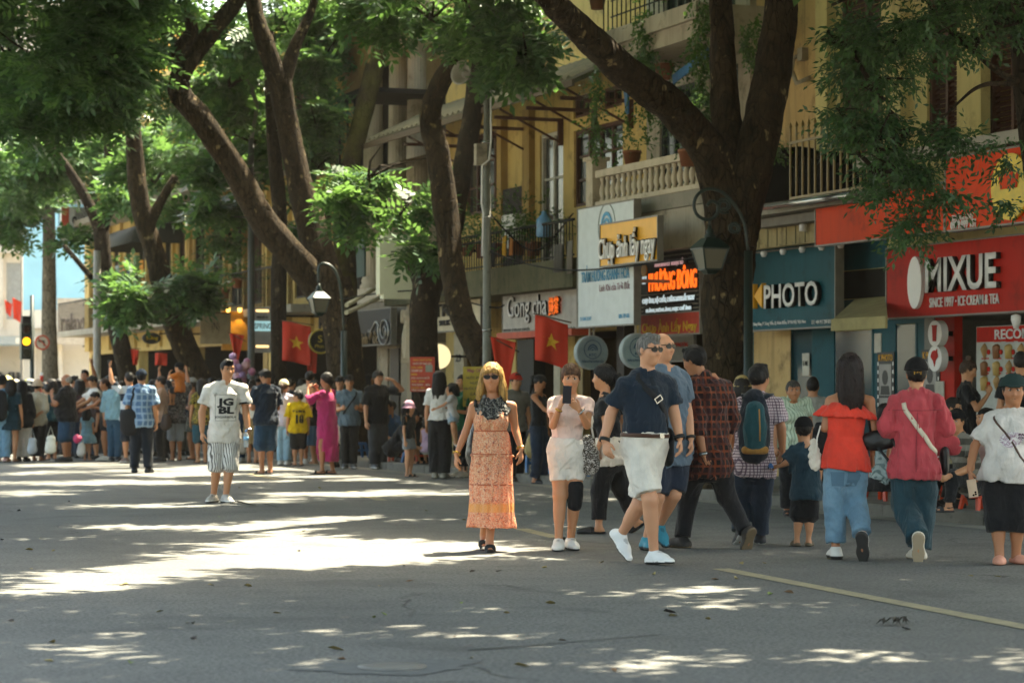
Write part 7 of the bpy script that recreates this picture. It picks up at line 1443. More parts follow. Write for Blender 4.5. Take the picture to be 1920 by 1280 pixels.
	# ---- the man in the plaid shirt
	r,J = person('man in black and orange plaid shirt and glasses, striding away with one sole showing',1320,1027,1.76,-158,'m','asian2',NEAR,look=-125,pitch=14,spread=.05,
		ov={'head': (1302,676),'neck': (1317,705),'shL': (1296,728),'shR': (1362,730),'elL': (1304,790,-.12),'wrL': (1316,850,-.16),'elR': (1372,785,.1),'wrR': (1366,838,.18),'pel': (1328,858),'hipL': (1306,868),'hipR': (1348,868),
			'knL': (1290,938,.08),'anL': (1280,1006,.0),'knR': (1364,932,.02),'anR': (1396,996,-.16)},toes={'L': (-.75,.75,0),'R': (-.25,.45,-1)})
	J['hdL'] = unit(V(.28, .1, -1)); J['curlL'] = 1.1; rebody(r, J)
	pl = C('plaid_flannel', '#120f10', 'plaid', '#7d3b20', '#30171a', sc=1.05); bp = C('black_jeans', '#17171a', 'denim', '#202024')
	dress_up(r,J,(pl,dict(infl=.030,sleeve=1.45,hem=-.13,slr=1.25,seed=51,amp=.010)),('pants',bp,dict(leg=1.96,wide=.006,seed=52)),('short','#0e0c0c',dict(vol=.006)),('leather','#26221f','#6b5a44'))
	collar(J,r,.0085,C('white_jersey','#d6cfc5'),open_=False); glasses(J,r); ring('watch',J['wrL'],J['wrL'] - J['elL'],.034,.026,mat('steel','#9a9a98',.25,.9),r)
	# ---- the man with the backpack and the boy
	r,J = person('man in small-checked shirt and jeans with a green backpack, walking away beside a boy',1420,1020,1.66,180,'m','asian2',NEAR,look=140,
		ov={'head': (1424,709),'neck': (1421,740),'shL': (1389,758),'shR': (1456,758),'elL': (1377,800,.05),'wrL': (1380,838,.15),'elR': (1465,803,.0),'wrR': (1468,844,.03),'pel': (1414,864),'hipL': (1396,874),'hipR': (1430,874),
			'knL': (1391,934,.10),'anL': (1388,995,-.02),'knR': (1427,938,.02),'anR': (1426,1004,.02)},toes={'L': (-.2,.8,-.5),'R': (.05,1,0)})
	J['hdR'] = unit(V(-.25, .1, -1)); rebody(r, J)
	ck = C('small_check', '#c8b4b6', 'plaid', '#4b3448', sc=2.6); dj = C('dark_denim', '#1e2a38', 'denim', '#2c3d50')
	dress_up(r,J,(ck,dict(infl=.026,sleeve=.74,hem=-.13,slr=1.5,seed=61)),('pants',dj,dict(leg=1.97,wide=.014,infl=.016,seed=62)),('short','#120f0e',dict(vol=.006)),('leather','#1c1d22','#c9c9c4'))
	pj = [c for c in r.children if c.name.startswith('trousers')][0]
	for a in (248, 292): patch(J, r, plain('pocket_navy', '#172230', .9), pj, -.10, a, .11, .12)
	glasses(J,r); slab('face_mask',plain('mask_blue','#8fb0b8',.8),hp(J,.035,-.045,.075),J['hl'] + J['hfwd'] * -.9,J['hup'],J['hfwd'] + J['hl'] * .9,.06,.06,.01,r)
	o = prop('backpack', r, 'dark green hiking backpack with tan bottom panel on a man\'s back', 'backpack'); s = gz(1020) / FPX
	B = V((1411 - 1420) * s, -.165, (1020 - 800) * s); gr = C('pack_green', '#1d4a50'); nvp = C('pack_navy', '#141c26'); tn = C('pack_tan', '#a5763a')
	blob('pack_shell',nvp,o,[(B + V(0,.02,-.19),B + V(0,.03,.24),np.array([.135,.145,.135,.10]),dict(sq=(V(0,1,0),1.35)))],.0085,waver(2,.004,.1))
	blob('front_pocket',gr,o,[(B + V(0,-.055,-.15),B + V(0,-.04,.15),np.array([.095,.11,.085]),dict(sq=(V(0,1,0),1.7)))],.0085,waver(3,.003,.1))
	blob('bottom_panel',tn,o,[(B + V(-.085,-.055,-.20),B + V(.085,-.055,-.20),np.array([.036,.045,.036]),dict(sq=(V(0,1,0),.85)))],.0085)
	ribbon('zip',[(B + V(.035,-.125,-.12),V(0,-1,0)),(B + V(.035,-.128,0),V(0,-1,0)),(B + V(.03,-.115,.16),V(0,-1,0))],.012,.006,tn,o)
	for sg in (1,-1): ribbon('strap',[(B + V(sg * .08,.0,.25),V(0,-.2,1)),(J['neck'] + V(sg * .10,-.06,-.0),V(0,-.3,1)),(J['neck'] + V(sg * .115,.02,.0),V(0,.3,1)),(J['neck'] + V(sg * .13,.12,-.14),V(0,1,.3))],.06,.014,nvp,o)
	r,J = person('small boy in teal T-shirt and black cap, seen from behind holding a toy car',1505,1024,1.12,178,'m','asian',NEAR,arms=('reach','down'),
		ov={'head': (1507,806),'neck': (1509,832),'shL': (1488,846),'shR': (1529,846),'elL': (1477,866,.02),'wrL': (1466,874,.10),'elR': (1536,878),'wrR': (1537,902),'pel': (1510,920),'hipL': (1499,926),'hipR': (1520,926),
			'knL': (1498, 966), 'anL': (1494, 1008), 'knR': (1519, 966), 'anR': (1516, 1011)})
	J['hdL'] = unit(V(-.6, .4, -.1)); rebody(r, J)
	dress_up(r,J,(C('teal_tee','#1c3641'),dict(infl=.026,sleeve=.82,hem=-.10,slr=1.6,seed=71)),('shorts',C('black','#151517'),dict(leg=1.08,wide=.022,seed=72)),('short','#120f0e',{}),('croc','#5c4e3c','#4a3f32'),('cap','#111113'))
	o = prop('toy_car', r, 'little blue toy car in the hand of the boy in the black cap', 'toy'); p = J['wrL'] + J['hdL'] * .08 + V(-.02, -.03, .01)
	mb = MB(); mb.hexa([p + V(*q) for q in ((-.02,-.045,-.015),(.02,-.045,-.015),(.02,.045,-.015),(-.02,.045,-.015),(-.018,-.04,.008),(.018,-.04,.008),(.018,.04,.008),(-.018,.04,.008))]); mb.hexa([p + V(*q) for q in ((-.016,-.022,.008),(.016,-.022,.008),(.016,.022,.008),(-.016,.022,.008),(-.012,-.014,.024),(.012,-.014,.024),(.012,.014,.024),(-.012,.014,.024))]); mb.build('car_body',plain('toy_blue','#2b5f96',.3),o)
	mb = MB(); Rx = Matrix.Rotation(math.pi / 2, 3, 'Y')
	for sx in (-1, 1):
		for sy in (-1, 1): mb.lathe([(.01, -.003), (.01, .003)], 10, tuple(p + V(sx * .021, sy * .026, -.015)), True, Rx)
	mb.build('wheel', plain('toy_tyre', '#111111', .7), o)
	# ---- the older woman in the mint shirt
	r,J = person('older grey-haired woman in striped mint shirt, facing us behind the boy',1487,966,1.56,4,'f','asian2',NEAR,z0=0.,ov={'head': (1487,733),'neck': (1488,757)})
	rebody(r, J)
	mt = C('mint_stripe','#b9c4ae','stripe','#8a9a86',sc=1.1); dress_up(r,J,(mt,dict(infl=.028,sleeve=.62,hem=-.13,slr=1.5,seed=81)),('pants',C('black','#151517'),dict(leg=1.96,wide=.014,seed=82)),('low','#3b3733',{}),('sandal','#1a1718','#2a2422')); collar(J,r,.0085,mt)
	# ---- the woman in the red ruffled top
	r,J = person('long-haired woman in red ruffled top and pale jeans, walking away, black sole raised',1592,1048,1.68,178,'f','asian2',NEAR,spread=.06,arms=('hold','down'),
		ov={'head': (1594,695),'neck': (1594,735),'shL': (1557,752),'shR': (1631,752),'elL': (1546,803,.0),'wrL': (1556,815,.22),'elR': (1638,802,.0),'wrR': (1638,852,.06),'pel': (1585,868),'hipL': (1567,878),'hipR': (1604,878),
			'knL': (1566,944,.02),'anL': (1567,1027,.0),'knR': (1606,940,.06),'anR': (1611,1006,-.22)},toes={'L': (-.1,1,0),'R': (.12,.35,-1)})
	J['hdR'] = unit(V(.0, .1, -1)); rebody(r, J)
	rd = C('red_poplin', '#d83c2c', rough=.75); lj = C('pale_denim', '#5f7f92', 'denim', '#7d9aab')
	k = J['k']; rP, rN = axes(J); P = J['pel']; g = Field()
	def pep(a, h): return 1 + .035 * np.sin(13 * a + .5 * np.sin(3 * a)) * np.clip((.22 - h) / .25, 0, 1)
	g.torso(P,J['neck'],rP,rN,[(-.055 * k,.205,.165,0),(.05 * k,.196,.155,0),(.20 * k,.158,.125,.005),(.225 * k,.148,.115,.008),(.34 * k,.160,.125,.012),(.43 * k,.165,.105,.0),(.48 * k,.13,.08,0),(.53 * k,.075,.065,0)],k=.02,mod=pep)
	field_obj('blouse', g, .0085, rd, r, waver(91, .005, .12, (1.3, 1.3, .3)))
	g = Field()
	def ruf(a, h): return 1 + .05 * np.sin(15 * a + .8 * np.sin(4 * a)) * np.clip((.50 - h) / .10, 0, 1)
	g.torso(P,J['neck'],rN,rN,[(.385 * k,.250,.150,0),(.40 * k,.245,.146,0),(.44 * k,.21,.128,0),(.49 * k,.150,.098,0),(.525 * k,.085,.072,0)],k=.01,mod=ruf)
	field_obj('ruffle_collar', g, .0080, rd, r, waver(92, .006, .07))
	pj = pants(J, .0095, lj, r, leg=1.86, wide=.016, infl=.012, top=.10, seed=93, name='jeans')
	for a in (245, 295): patch(J, r, plain('pocket_denim', '#4d6b7e', .9), pj, -.07, a, .11, .12)
	hair(J, .0055, r, 'long', '#1d1210', length=.30, vol=.018); shoes(J, r, .006, 'sneaker', '#c9c4bc', '#121212')
	o = prop('folded_jacket',r,'black jacket with white piping folded over the red-top woman\'s arm','jacket'); s = gz(1048) / FPX; B = V((1541 - 1592) * s,.03,(1048 - 825) * s)
	blob('jacket_body',C('black','#151517'),o,[(B + V(0,0,.09),B + V(.02,0,-.14),np.array([.06,.085,.10,.095]),dict(sq=(V(0,1,0),1.6)))],.009,waver(4,.010,.09)); blob('lining',C('cream_shirt','#d2c6b6'),o,[(B + V(-.07,-.05,-.02),B + V(-.055,-.05,-.20),np.array([.03,.05,.045]),dict(sq=(V(0,1,0),1.6)))],.009,waver(4,.010,.07))
	for dx in (-.045,.085): ribbon('piping',[(B + V(dx + .03,-.066,.12),V(0,-1,0)),(B + V(dx,-.076,.02),V(0,-1,0)),(B + V(dx - .01,-.076,-.10),V(0,-1,0)),(B + V(dx - .03,-.06,-.2),V(0,-1,0))],.012,.006,plain('piping_white','#cfc8bc',.8),o)
	o = prop('handbag',r,'black leather handbag with buckled strap between the red top and the coral shirt','bag'); B = V((1648 - 1592) * s,-.02,(1048 - 822) * s); lt = plain('black_leather','#141314',.45)
	blob('bag_body',lt,o,[(B + V(-.07,0,-.02),B + V(.07,0,-.01),np.array([.075,.085,.07]),dict(sq=(V(0,1,0),1.6)))],.0085,waver(4,.004,.1)); ribbon('strap',[(B + V(.09,-.05,.02),V(0,-1,0)),(B + V(.13,-.06,-.08),V(0,-1,0)),(B + V(.17,-.05,-.2),V(0,-1,0)),(B + V(.165,-.04,-.24),V(0,-1,0)),(B + V(.08,-.04,-.19),V(0,-1,0)),(B + V(-.02,-.05,-.07),V(0,-1,0))],.022,.006,lt,o); ribbon('handle',[(B + V(-.07,0,.05),V(0,-1,0)),(B + V(-.09,0,.17),V(0,-1,0)),(B + V(-.10,.02,.28),V(0,-1,0))],.02,.006,lt,o)
	# ---- the one in the loose coral shirt
	r,J = person('person in loose coral shirt, wide jeans and black cap with yellow emblem, pale sole raised',1716,1049,1.70,176,'f','asian',NEAR,spread=.05,
		ov={'head': (1719,702),'neck': (1719,734),'shL': (1681,752),'shR': (1756,752),'elL': (1662,800,.0),'wrL': (1672,836,.15),'elR': (1773,802,.02),'wrR': (1756,830,.18),'pel': (1714,872),'hipL': (1697,880),'hipR': (1734,880),
			'knL': (1697,946,.04),'anL': (1713,1007,-.22),'knR': (1732,948,.05),'anR': (1724,1030,.02)},toes={'L': (.05,.35,-1),'R': (-.25,1,0)})
	rebody(r, J)
	co = C('coral_shirt', '#b5434a', rough=.85); wj = C('teal_denim', '#1f3a42', 'denim', '#2d4c55')
	shirt(J,.0095,co,r,infl=.036,sleeve=1.35,hem=-.10,slr=1.4,seed=101,amp=.007,flare=.12); strap(J,r,[(.46,200),(.455,270),(.46,340)],.006,plain('coral_seam','#8a2f38',.9),'yoke_seam',infl=.06); strap(J,r,[(.44,270),(.2,270),(-.05,270)],.005,plain('coral_seam','#8a2f38',.9),'back_seam',infl=.06); collar(J,r,.0085,co,open_=False)
	f = Field(); s = gz(1049) / FPX; A = V((1756 - 1716) * s,.02,(1049 - 830) * s); f.limb(A,A + V(.12,.0,-.02),np.array([.11,.10,.075]),k=.05,sq=(V(0,1,.2),4.)); field_obj('shirt_tail',f,.0095,co,r,waver(6,.012,.1))
	pants(J,.0095,wj,r,leg=1.96,wide=.030,infl=.012,seed=103,name='jeans',amp=.008); hair(J,.0055,r,'short','#120f0e'); hat(J,.0055,r,'backcap','#121113'); shoes(J,r,.006,'leather','#cfc6b6','#a08c72')
	mb = MB(); e = lambda x, y: hp(J, x, y, -.122 + abs(x) * .25)
	for a,b in (((-.030,.055),(-.026,.0)),((.030,.055),(.026,.0)),((-.028,.030),(.028,.030)),((-.028,.018),(.028,.018)),((-.006,.038),(.006,.012))): mb.bar(e(*a),e(*b),.008,.006)
	mb.build('cap_emblem', plain('emblem_yellow', '#d8a23a', .6), r)
	o = prop('crossbody_strap',r,'cream crossbody strap running diagonally over the back of the coral shirt','bag'); cs = plain('cream_webbing','#c9bda6',.8)
	strap(J, o, [(.52, -52 + 360), (.45, -62 + 360), (.30, -95 + 360), (.16, -135 + 360), (.10, -165 + 360)], .038, cs, infl=.082, n=14)
	p,n = torso_pt(J,.06,-178,.10); blob('bag_body',plain('black_leather','#141314',.45),o,[(p + V(.0,.06,-.08),p + V(0,.06,.04),[.06,.065],dict(sq=(V(1,0,0),1.6)))])
	# ---- the woman in the white printed tee at the right edge
	r,J = person('stout woman in white printed T-shirt, dark green cap and black capri trousers, phone in hand',1885,1056,1.53,-12,'f','asian2',NEAR,g=1.24,belly=.05,look=-8,
		ov={'head': (1899,733),'neck': (1898,768),'shR': (1858,786),'shL': (1938,786),'elR': (1829,836,.02),'wrR': (1814,880,-.08),'elL': (1955,836),'wrL': (1960,880),'pel': (1888,888),'hipR': (1867,902),'hipL': (1909,902),
			'knR': (1869,968,-.03),'knL': (1906,968),'anR': (1871,1036,-.06),'anL': (1905,1035,.0)},toes={'R': (-.2,-1,0),'L': (.35,-1,0)},hsx=1.05)
	J['hdR'] = unit(V(.12, -.25, -1)); J['curlR'] = .7; rebody(r, J)
	wt = C('white_print_tee','#cbc3bb'); dress_up(r,J,(wt,dict(infl=.03,sleeve=.80,hem=-.07,slr=1.4,seed=111,amp=.008)),('pants',C('black','#151517'),dict(leg=1.38,wide=.016,seed=112)),('low','#171211',{}),('croc','#c98a72','#b87a62'),('newsboy','#1f3230'))
	def artwork(m, nt, b):
		v = N(nt,'ShaderNodeTexNoise'); v.inputs['Scale'].default_value = 22; v.inputs['Detail'].default_value = 5; v.inputs['Distortion'].default_value = 2.5; nt.links.new(coords(nt),v.inputs[0])
		nt.links.new(ramp(nt, v.outputs[0], [(.40, '#cdc8c6'), (.47, '#a88a98'), (.52, '#7d5a70'), (.56, '#cdc8c6')]), b.inputs['Base Color'])
	am = mat('tee_artwork', None, .85, 0, artwork)
	mb = MB(); gv = [(math.cos(a) * .075 * rr_, math.sin(a) * .062 * rr_, 0) for rr_ in (1, .5) for a in np.linspace(0, 6.283, 19)[:-1]] + [(0, 0, 0)]
	mb.add(gv, [(i, (i + 1) % 18, (i + 1) % 18 + 18, i + 18) for i in range(18)] + [(18 + i, 18 + (i + 1) % 18, 36) for i in range(18)])
	print_on(J,r,[(mb.mesh('print'),0,.02,0,0,0)],.27,.032,am,ang0=95,g=1.24,belly=.05); print_on(J,r,[('PARIS',.024,.0,.0,.002,1.2),('STREET',.018,.0,-.025,.001,1.2)],.31,.032,plain('print_ink','#5d4152',.9),ang0=60,g=1.24,belly=.05)
	o = prop('crossbody_bag',r,'thin brown crossbody strap over the white printed tee','bag'); strap(J,o,[(.52,140),(.45,118),(.30,88),(.12,50),(.0,25)],.016,plain('brown_leather','#4a3024',.5),infl=.046,g=1.24,belly=.05)
	phone(J, r, 'R', 'beige phone with three lenses in the hand of the woman in the printed tee', '#c7ab92', lens=True, off=.06, face=V(.1, .9, .35))
def rebody(r, J):
	me = make_body(J,None,None,J['q'],J['g'],J['belly']); old = r.data; me.materials.append(old.materials[0]); r.data = me; bpy.data.meshes.remove(old)
# ------------------------------------------------------------------ the crowd at the kerb and across the road
def K(c, kind='plain', c2=None, c3=None, sc=1.):
	return cloth('%s_%s%s' % (kind, c.lstrip('#'), (c2 or '').lstrip('#')), c, kind, c2, c3, sc)
_cs = [200]
def cp(label,px,fy,H,face,sex='m',top=None,bot=None,hr=('short','#14100e'),sh=('leather','#1c1a19','#2a2622'),ht=None,tone='asian',arms=('down','down'),q=MID,Z=None,z0=0.,group='people in the street',jmod=None,g=1.,belly=0.,**kw):
	_cs[0] += 7; r, J = person(label, px, fy, H, face, sex, tone, q, Z=Z, z0=z0, arms=arms, group=group, jmod=jmod, g=g, belly=belly, **kw)
	def seed(d): d = dict(d); d.setdefault('seed', _cs[0]); return d
	t = (top[0], seed(top[1] if len(top) > 1 else {})) if top else None
	b = (bot[0], bot[1], seed(bot[2] if len(bot) > 2 else {})) if bot else None
	dress_up(r, J, t, b, (hr[0], hr[1], hr[2] if len(hr) > 2 else {}) if hr else None, sh, ht); return r, J
BLK, WHT = '#18181a', '#d2cdc5'
TEE = dict(infl=.022, sleeve=.62, hem=-.12, slr=1.4)
LONG = dict(leg=1.95, wide=.008)
def crowd():
	bl = K(BLK); wh = K(WHT); dn = K('#3d5a70','denim','#55748a'); dnd = K('#1d2a3a','denim','#2b3d50'); S_,L_ = (lambda l,w=.02: dict(leg=l,wide=w)),LONG
	# left group, seen from behind
	r,J = cp('person in pale denim jacket with a black backpack, cut by the left edge',4,866,1.66,178,'m',(K('#6f93a6','denim','#84a6b8'),dict(infl=.03,sleeve=1.9,hem=-.14)),('pants',K('#6d90a4','denim','#80a2b4'),dict(leg=1.95,wide=.03)),('short','#14100e'),('sneaker','#b98a80','#c9b8ae'),('cap','#141416'))
	o = prop('backpack',r,'black backpack at the left edge of the crowd','backpack'); blob('pack_body',plain('black_cloth','#17171a',.9),o,[(V(0,-.19,.92),V(0,-.17,1.28),[.14,.15,.12],dict(sq=(V(0,1,0),1.4)))],.014)
	cp('woman with black bob in dark teal dress and bare legs, second from the left edge',21,866,1.60,170,'f',(K('#173038'),TEE),('skirt',K('#173038'),dict(hem_z=.62,w1=.19,d1=.16,top=.12)),('bob','#120f0d',dict(length=.2)),('sandal','#2a2220','#2a2220'))
	cp('woman with very long black hair, loose black top and cream trousers, from behind',42,865,1.58,176,'f',(bl,dict(infl=.04,sleeve=1.7,hem=-.20,flare=.2)),('pants',K('#c9bdb0'),dict(leg=1.95,wide=.025)),('long','#110e0d',dict(length=.42)),('leather','#151314','#151314'))
	cp('person in beige bucket hat and cream shirt with hands clasped behind',70,864,1.58,172,'f',(K('#bdb29c'),dict(infl=.035,sleeve=1.3,hem=-.16)),('pants',bl,L_),('short','#1a1512'),('sandal','#2a2220','#2a2220'),('bucket','#b8a088'),arms=('behind','behind'))
	cp('woman with long dark hair holding up a phone, profile left behind the beige hat',97,850,1.62,-85,'f',(K('#1f2a30'),TEE),('pants',dnd,L_),('long','#14100e',dict(length=.25)),arms=('phone','phone'),Z=50)
	cp('man in dark teal T-shirt and shorts bending forward behind the black polo',97,862,1.55,-150,'m',(K('#173c42'),TEE),('shorts',bl,S_(1.0)),('short','#14100e'),('slide','#141414','#141414'),bend=24)
	r,J = cp('heavy balding man in black polo and blue denim shorts, profile left with a phone',126,865,1.70,-105,'m',(bl,dict(infl=.03,sleeve=.75,hem=-.13,slr=1.5)),('shorts',K('#1f3f58','denim','#2b5070'),S_(1.12,.035)),('bald','#8d8880'),('leather','#1a1716','#1a1716'),tone='tan',arms=('phone','hold'),g=1.22,belly=.06)
	strap(J, r, [(.52, 150), (.36, 200), (.1, 260)], .025, plain('tan_strap', '#8f7a58', .7), infl=.04, g=1.22, belly=.06)
	cp('little girl in pale blue dress, seen from behind',163,863,1.02,178,'f',(K('#6f97a8','print','#86aebc'),dict(infl=.02,sleeve=.3,hem=.05)),('skirt',K('#6f97a8','print','#86aebc'),dict(hem_z=.34,w1=.19,d1=.17,top=.18)),('bob','#14100e',dict(length=.14)),('sandal','#8a6a5a','#6a5a4a'))
	cp('woman with long brown ponytail, olive tee and black shorts reaching down to the girl',198,864,1.62,-80,'f',(K('#4a4234'),dict(infl=.014,sleeve=.5,hem=.0)),('shorts',bl,S_(.62,.01)),('ponytail','#2a1a12',dict(length=.42)),('sneaker','#c9c4ba','#c9c4ba'),arms=('reach','hold'),tone='tan')
	cp('man with cropped dark hair looking down beside the ponytailed woman',176,858,1.68,-60,'m',(wh,TEE),('pants',dnd,L_),Z=49,pitch=30,arms=('reach','reach'))
	cp('dark-haired boy with bowed head between the girl and the ponytailed woman',181,858,1.34,-70,'m',(K('#3a2622'),TEE),('shorts',bl,S_(1.0)),Z=48.6,pitch=35)
	cp('man in sunglasses and bare shoulders standing above the back of the crowd',160,850,1.82,-15,'m',(K('#8d8478'),dict(infl=.015,tank=True,hem=-.1)),('shorts',bl,S_(1.0)),Z=51,tone='tan',arms=('raise','down'))
	cp('woman in maroon top among the heads behind the black polo',150,850,1.62,170,'f',(K('#3a2220'),TEE),('pants',dnd,L_),('bob','#14100e',dict(length=.2)),Z=49.5)
	cp('man in light blue denim shirt with black bottoms, from behind',215,864,1.64,165,'m',(K('#7396a0','denim','#88aab4'),dict(infl=.03,sleeve=1.3,hem=-.06)),('pants',K('#27455a','denim','#33586e'),L_),('short','#14100e'),('sneaker','#2a2a2e','#b9b4aa'),Z=47)
	r,J = cp('man in white and navy blocked T-shirt raising a phone over the crowd',243,868,1.72,-150,'m',(K('#b9bcc0','hstripe','#18222e',sc=.17),TEE),('shorts',K('#18222e'),S_(1.05)),('short','#14100e'),('sneaker','#5a4a44','#c9c4ba'),arms=('raise','down'),look=-140)
	phone(J, r, 'L', 'black phone held high by the man in the blocked T-shirt', '#101012', face=V(0, 1, 0))
	# the man in the blue checked shirt
	r,J = cp('man in blue checked shirt and navy cap with a messenger bag, from behind',265,886,1.72,178,'m',(K('#4f6f92','plaid','#8fa8bf',None,sc=.62),dict(infl=.035,sleeve=.82,hem=-.15,slr=1.5)),('pants',K('#141c26'),dict(leg=1.97,wide=.016)),('short','#14100e'),('leather','#17191d','#17191d'),('cap','#1c2836'),q=NEAR,spread=.12)
	o = prop('messenger_bag',r,'black messenger bag hanging at the hip of the checked-shirt man','bag'); bkc = plain('black_cloth','#17171a',.9); strap(J,o,[(.52,-38 + 360),(.40,-60 + 360),(.2,-30 + 360),(.0,-8 + 360)],.045,bkc,infl=.045)
	blob('bag_body',bkc,o,[(V(-.20,-.09,.77),V(-.20,-.09,.92),[.15,.155],dict(sq=(V(.2,1,0),2.2))),(V(-.22,-.09,.73),V(-.15,-.09,.73),[.09],dict(sq=(V(.2,1,0),1.6)))],.012)
	# centre-left, behind the printed T-shirt
	cp('young man with dark fringe, profile left, beside the child on shoulders',303,862,1.66,-95,'m',(K('#a88a78'),TEE),('pants',bl,L_),('fringe','#14100e'),Z=47,arms=('hold','hold'))
	cp('man in dark floral shirt and grey shorts carrying a child on his shoulders',330,864,1.66,-160,'m',(K('#2a2c30','print','#8a8a88','#5a4a46'),dict(infl=.04,sleeve=.8,hem=-.15,slr=1.5)),('shorts',K('#8f9296'),S_(1.0,.022)),('short','#14100e'),('slide','#2a2622','#2a2622'),arms=('raise','raise'),tone='tan')
	def kid(J):
		for sd in 'LR': J['kn' + sd] = J['hip' + sd] + J['front'] * .19 + V(0,0,-.02); J['an' + sd] = J['kn' + sd] + V(0,0,-.24); J['toe' + sd] = J['front']
	cp('child in orange top and black cap riding on a man\'s shoulders',337,864,.98,-120,'m',(K('#b5652a'),TEE),('shorts',bl,S_(.9)),('short','#14100e'),None,('cap','#121214'),z0=1.12,sit=.30,jmod=kid,Z=46.9,arms=('face','hold'))
	cp('woman in grey cap, black tank top and patterned shorts with folded arms, profile left',361,862,1.62,-95,'f',(bl,dict(infl=.014,tank=True,hem=-.02)),('shorts',K('#22262a','print','#8a8878','#4a5a4a'),S_(.72,.03)),('short','#2a1d15'),('slide','#2a2622','#2a2622'),('cap','#86837c'),tone='tan',arms=('fold','fold'))
	cp('woman in black patterned top and teal shorts right behind the printed T-shirt man',378,868,1.60,-160,'f',(K('#26221c','print','#b09a40'),TEE),('shorts',K('#1f4652','denim','#2b5866'),S_(1.1,.02)),('long','#17120f',dict(length=.2)),('sandal','#4a3a30','#4a3a30'),Z=46)
	cp('person in navy with a white bag strap between the printed T-shirt and the khaki skirt',446,866,1.62,160,'f',(K('#1f3144'),TEE),('pants',K('#1f3144'),L_),('bob','#14100e',dict(length=.18)),('sneaker','#a8a49c','#b9b4aa'),Z=46.5)
	cp('woman in white blouse, dark vest and long khaki skirt behind the navy T-shirt man',473,870,1.58,172,'f',(K('#b9b2a6'),dict(infl=.02,sleeve=1.4,hem=.02)),('skirt',K('#8a744e'),dict(hem_z=.36,w1=.17,d1=.15,top=.12)),('bun','#17120f'),('sandal','#4a3a30','#4a3a30'),Z=46,arms=('hold','hold'))
	cp('man in navy T-shirt, loose blue shorts and slides, looking down at his hands',499,889,1.72,-150,'m',(K('#1d2a38'),dict(infl=.034,sleeve=.78,hem=-.10,slr=1.5)),('shorts',K('#1f3a50','denim','#2a4a62'),S_(1.02,.045)),('short','#14100e'),('slide','#131315','#131315'),arms=('hold','hold'),look=-120,pitch=28,q=NEAR,g=1.06,tone='asian2')
	cp('woman in cream cap, pale lilac top and light jeans, left of the yellow jersey',532,872,1.56,168,'f',(K('#b8aebb'),dict(infl=.03,sleeve=.9,hem=-.12)),('pants',K('#7f9fb0','denim','#93b2c2'),L_),('ponytail','#3a2418',dict(length=.15)),('sneaker','#c9c4ba','#c9c4ba'),('cap','#c9b896'),arms=('hold','hold'))
	r,J = cp('boy in yellow football jersey number 18 and black shorts, from behind',559,873,1.36,-165,'m',(K('#c9a414','plain'),dict(infl=.04,sleeve=.85,hem=-.16,slr=1.6)),('shorts',bl,S_(1.0,.035)),('short','#14100e'),('slide','#3a302a','#3a302a'),look=-110,q=NEAR)
	print_on(J,r,[('18',.20,0,-.06,.012,.85),('Văn Khánh',.05,0,.09,.004,1.)],.24 * J['k'],.04,plain('black_cloth','#17171a',.9),ang0=270)
	cp('tall man in grey T-shirt standing behind the boy in yellow',580,866,1.74,170,'m',(K('#a29e90'),TEE),('shorts',K('#a08f78'),S_(1.0)),('short','#14100e'),('sneaker','#c9c4ba','#c9c4ba'),Z=45.2,tone='tan')
	cp('woman in black tee and long blue skirt, hand on the boy in yellow',590,871,1.56,-100,'f',(bl,TEE),('skirt',K('#2a4760','plaid','#3d5f7a',None,sc=1.6),dict(hem_z=.36,w1=.185,d1=.16,top=.14,swing=(.02,0))),('low','#14100e',dict(vol=.006)),('slide','#a89a8a','#a89a8a'),arms=('hold','reach'))
	cp('dark-haired person half hidden between the lilac top and the yellow jersey',545,868,1.62,150,'m',(K('#26282c'),TEE),('pants',bl,L_),Z=47.5)
	# the woman in pink
	r,J = cp('woman in long magenta dress with a side slit, hand to her mouth, profile left',614,889,1.66,-112,'f',None,None,('low','#14100e',dict(vol=.008)),('sandal','#17181a','#17181a'),arms=('face','face'),q=NEAR,tone='asian2',spread=.10,stride=.10)
	pk = K('#a8285f'); k = J['k']; rP, rN = axes(J); f = Field(); P = J['pel']
	f.torso(P,J['neck'],rP,rN,[(-.70 * k,.185,.17,0),(-.4 * k,.192,.175,0),(-.1 * k,.195,.165,0),(.1 * k,.18,.15,.01),(.35 * k,.185,.15,.015),(.46 * k,.15,.10,0),(.53 * k,.07,.06,0)],k=.02,mod=lambda a,h: 1 + .03 * np.sin(6 * a + 1) * np.clip(-h / .4,0,1))
	for sd in 'LR': f.limb(J['sh' + sd], J['el' + sd], [.062, .07, .085], k=.04, cut=1.0)
	f.fn(P - .9,P + .2,lambda X,Y,Z_: np.maximum(np.maximum((X - P[0] + .02) * 1.0,Z_ - (P[2] - .30)),np.abs(Y - P[1] + .10) - .07 - (P[2] - .3 - Z_) * .12),k=.02,op=1); field_obj('dress',f,.0105,pk,r,waver(31,.010,.14,(1,1,.4)))
	r,J = cp('man in grey-blue V-neck T-shirt, glasses and black cap facing us beside the magenta dress',655,878,1.64,6,'m',(K('#5a6b76'),TEE),('pants',bl,L_),('short','#14100e'),('sneaker','#4a4a4c','#c9c4ba'),('cap','#131315'),arms=('hold','hold'),q=NEAR); glasses(J,r); strap(J,r,[(.52,35),(.35,75),(.1,130)],.03,plain('black_cloth','#17171a',.9),infl=.036)
	cp('man in black cap peering past the grey V-neck T-shirt',638,876,1.62,-10,'m',(K('#4a4f52'),TEE),('shorts',bl,S_(1.0)),ht=('cap','#141416'),Z=43.5)
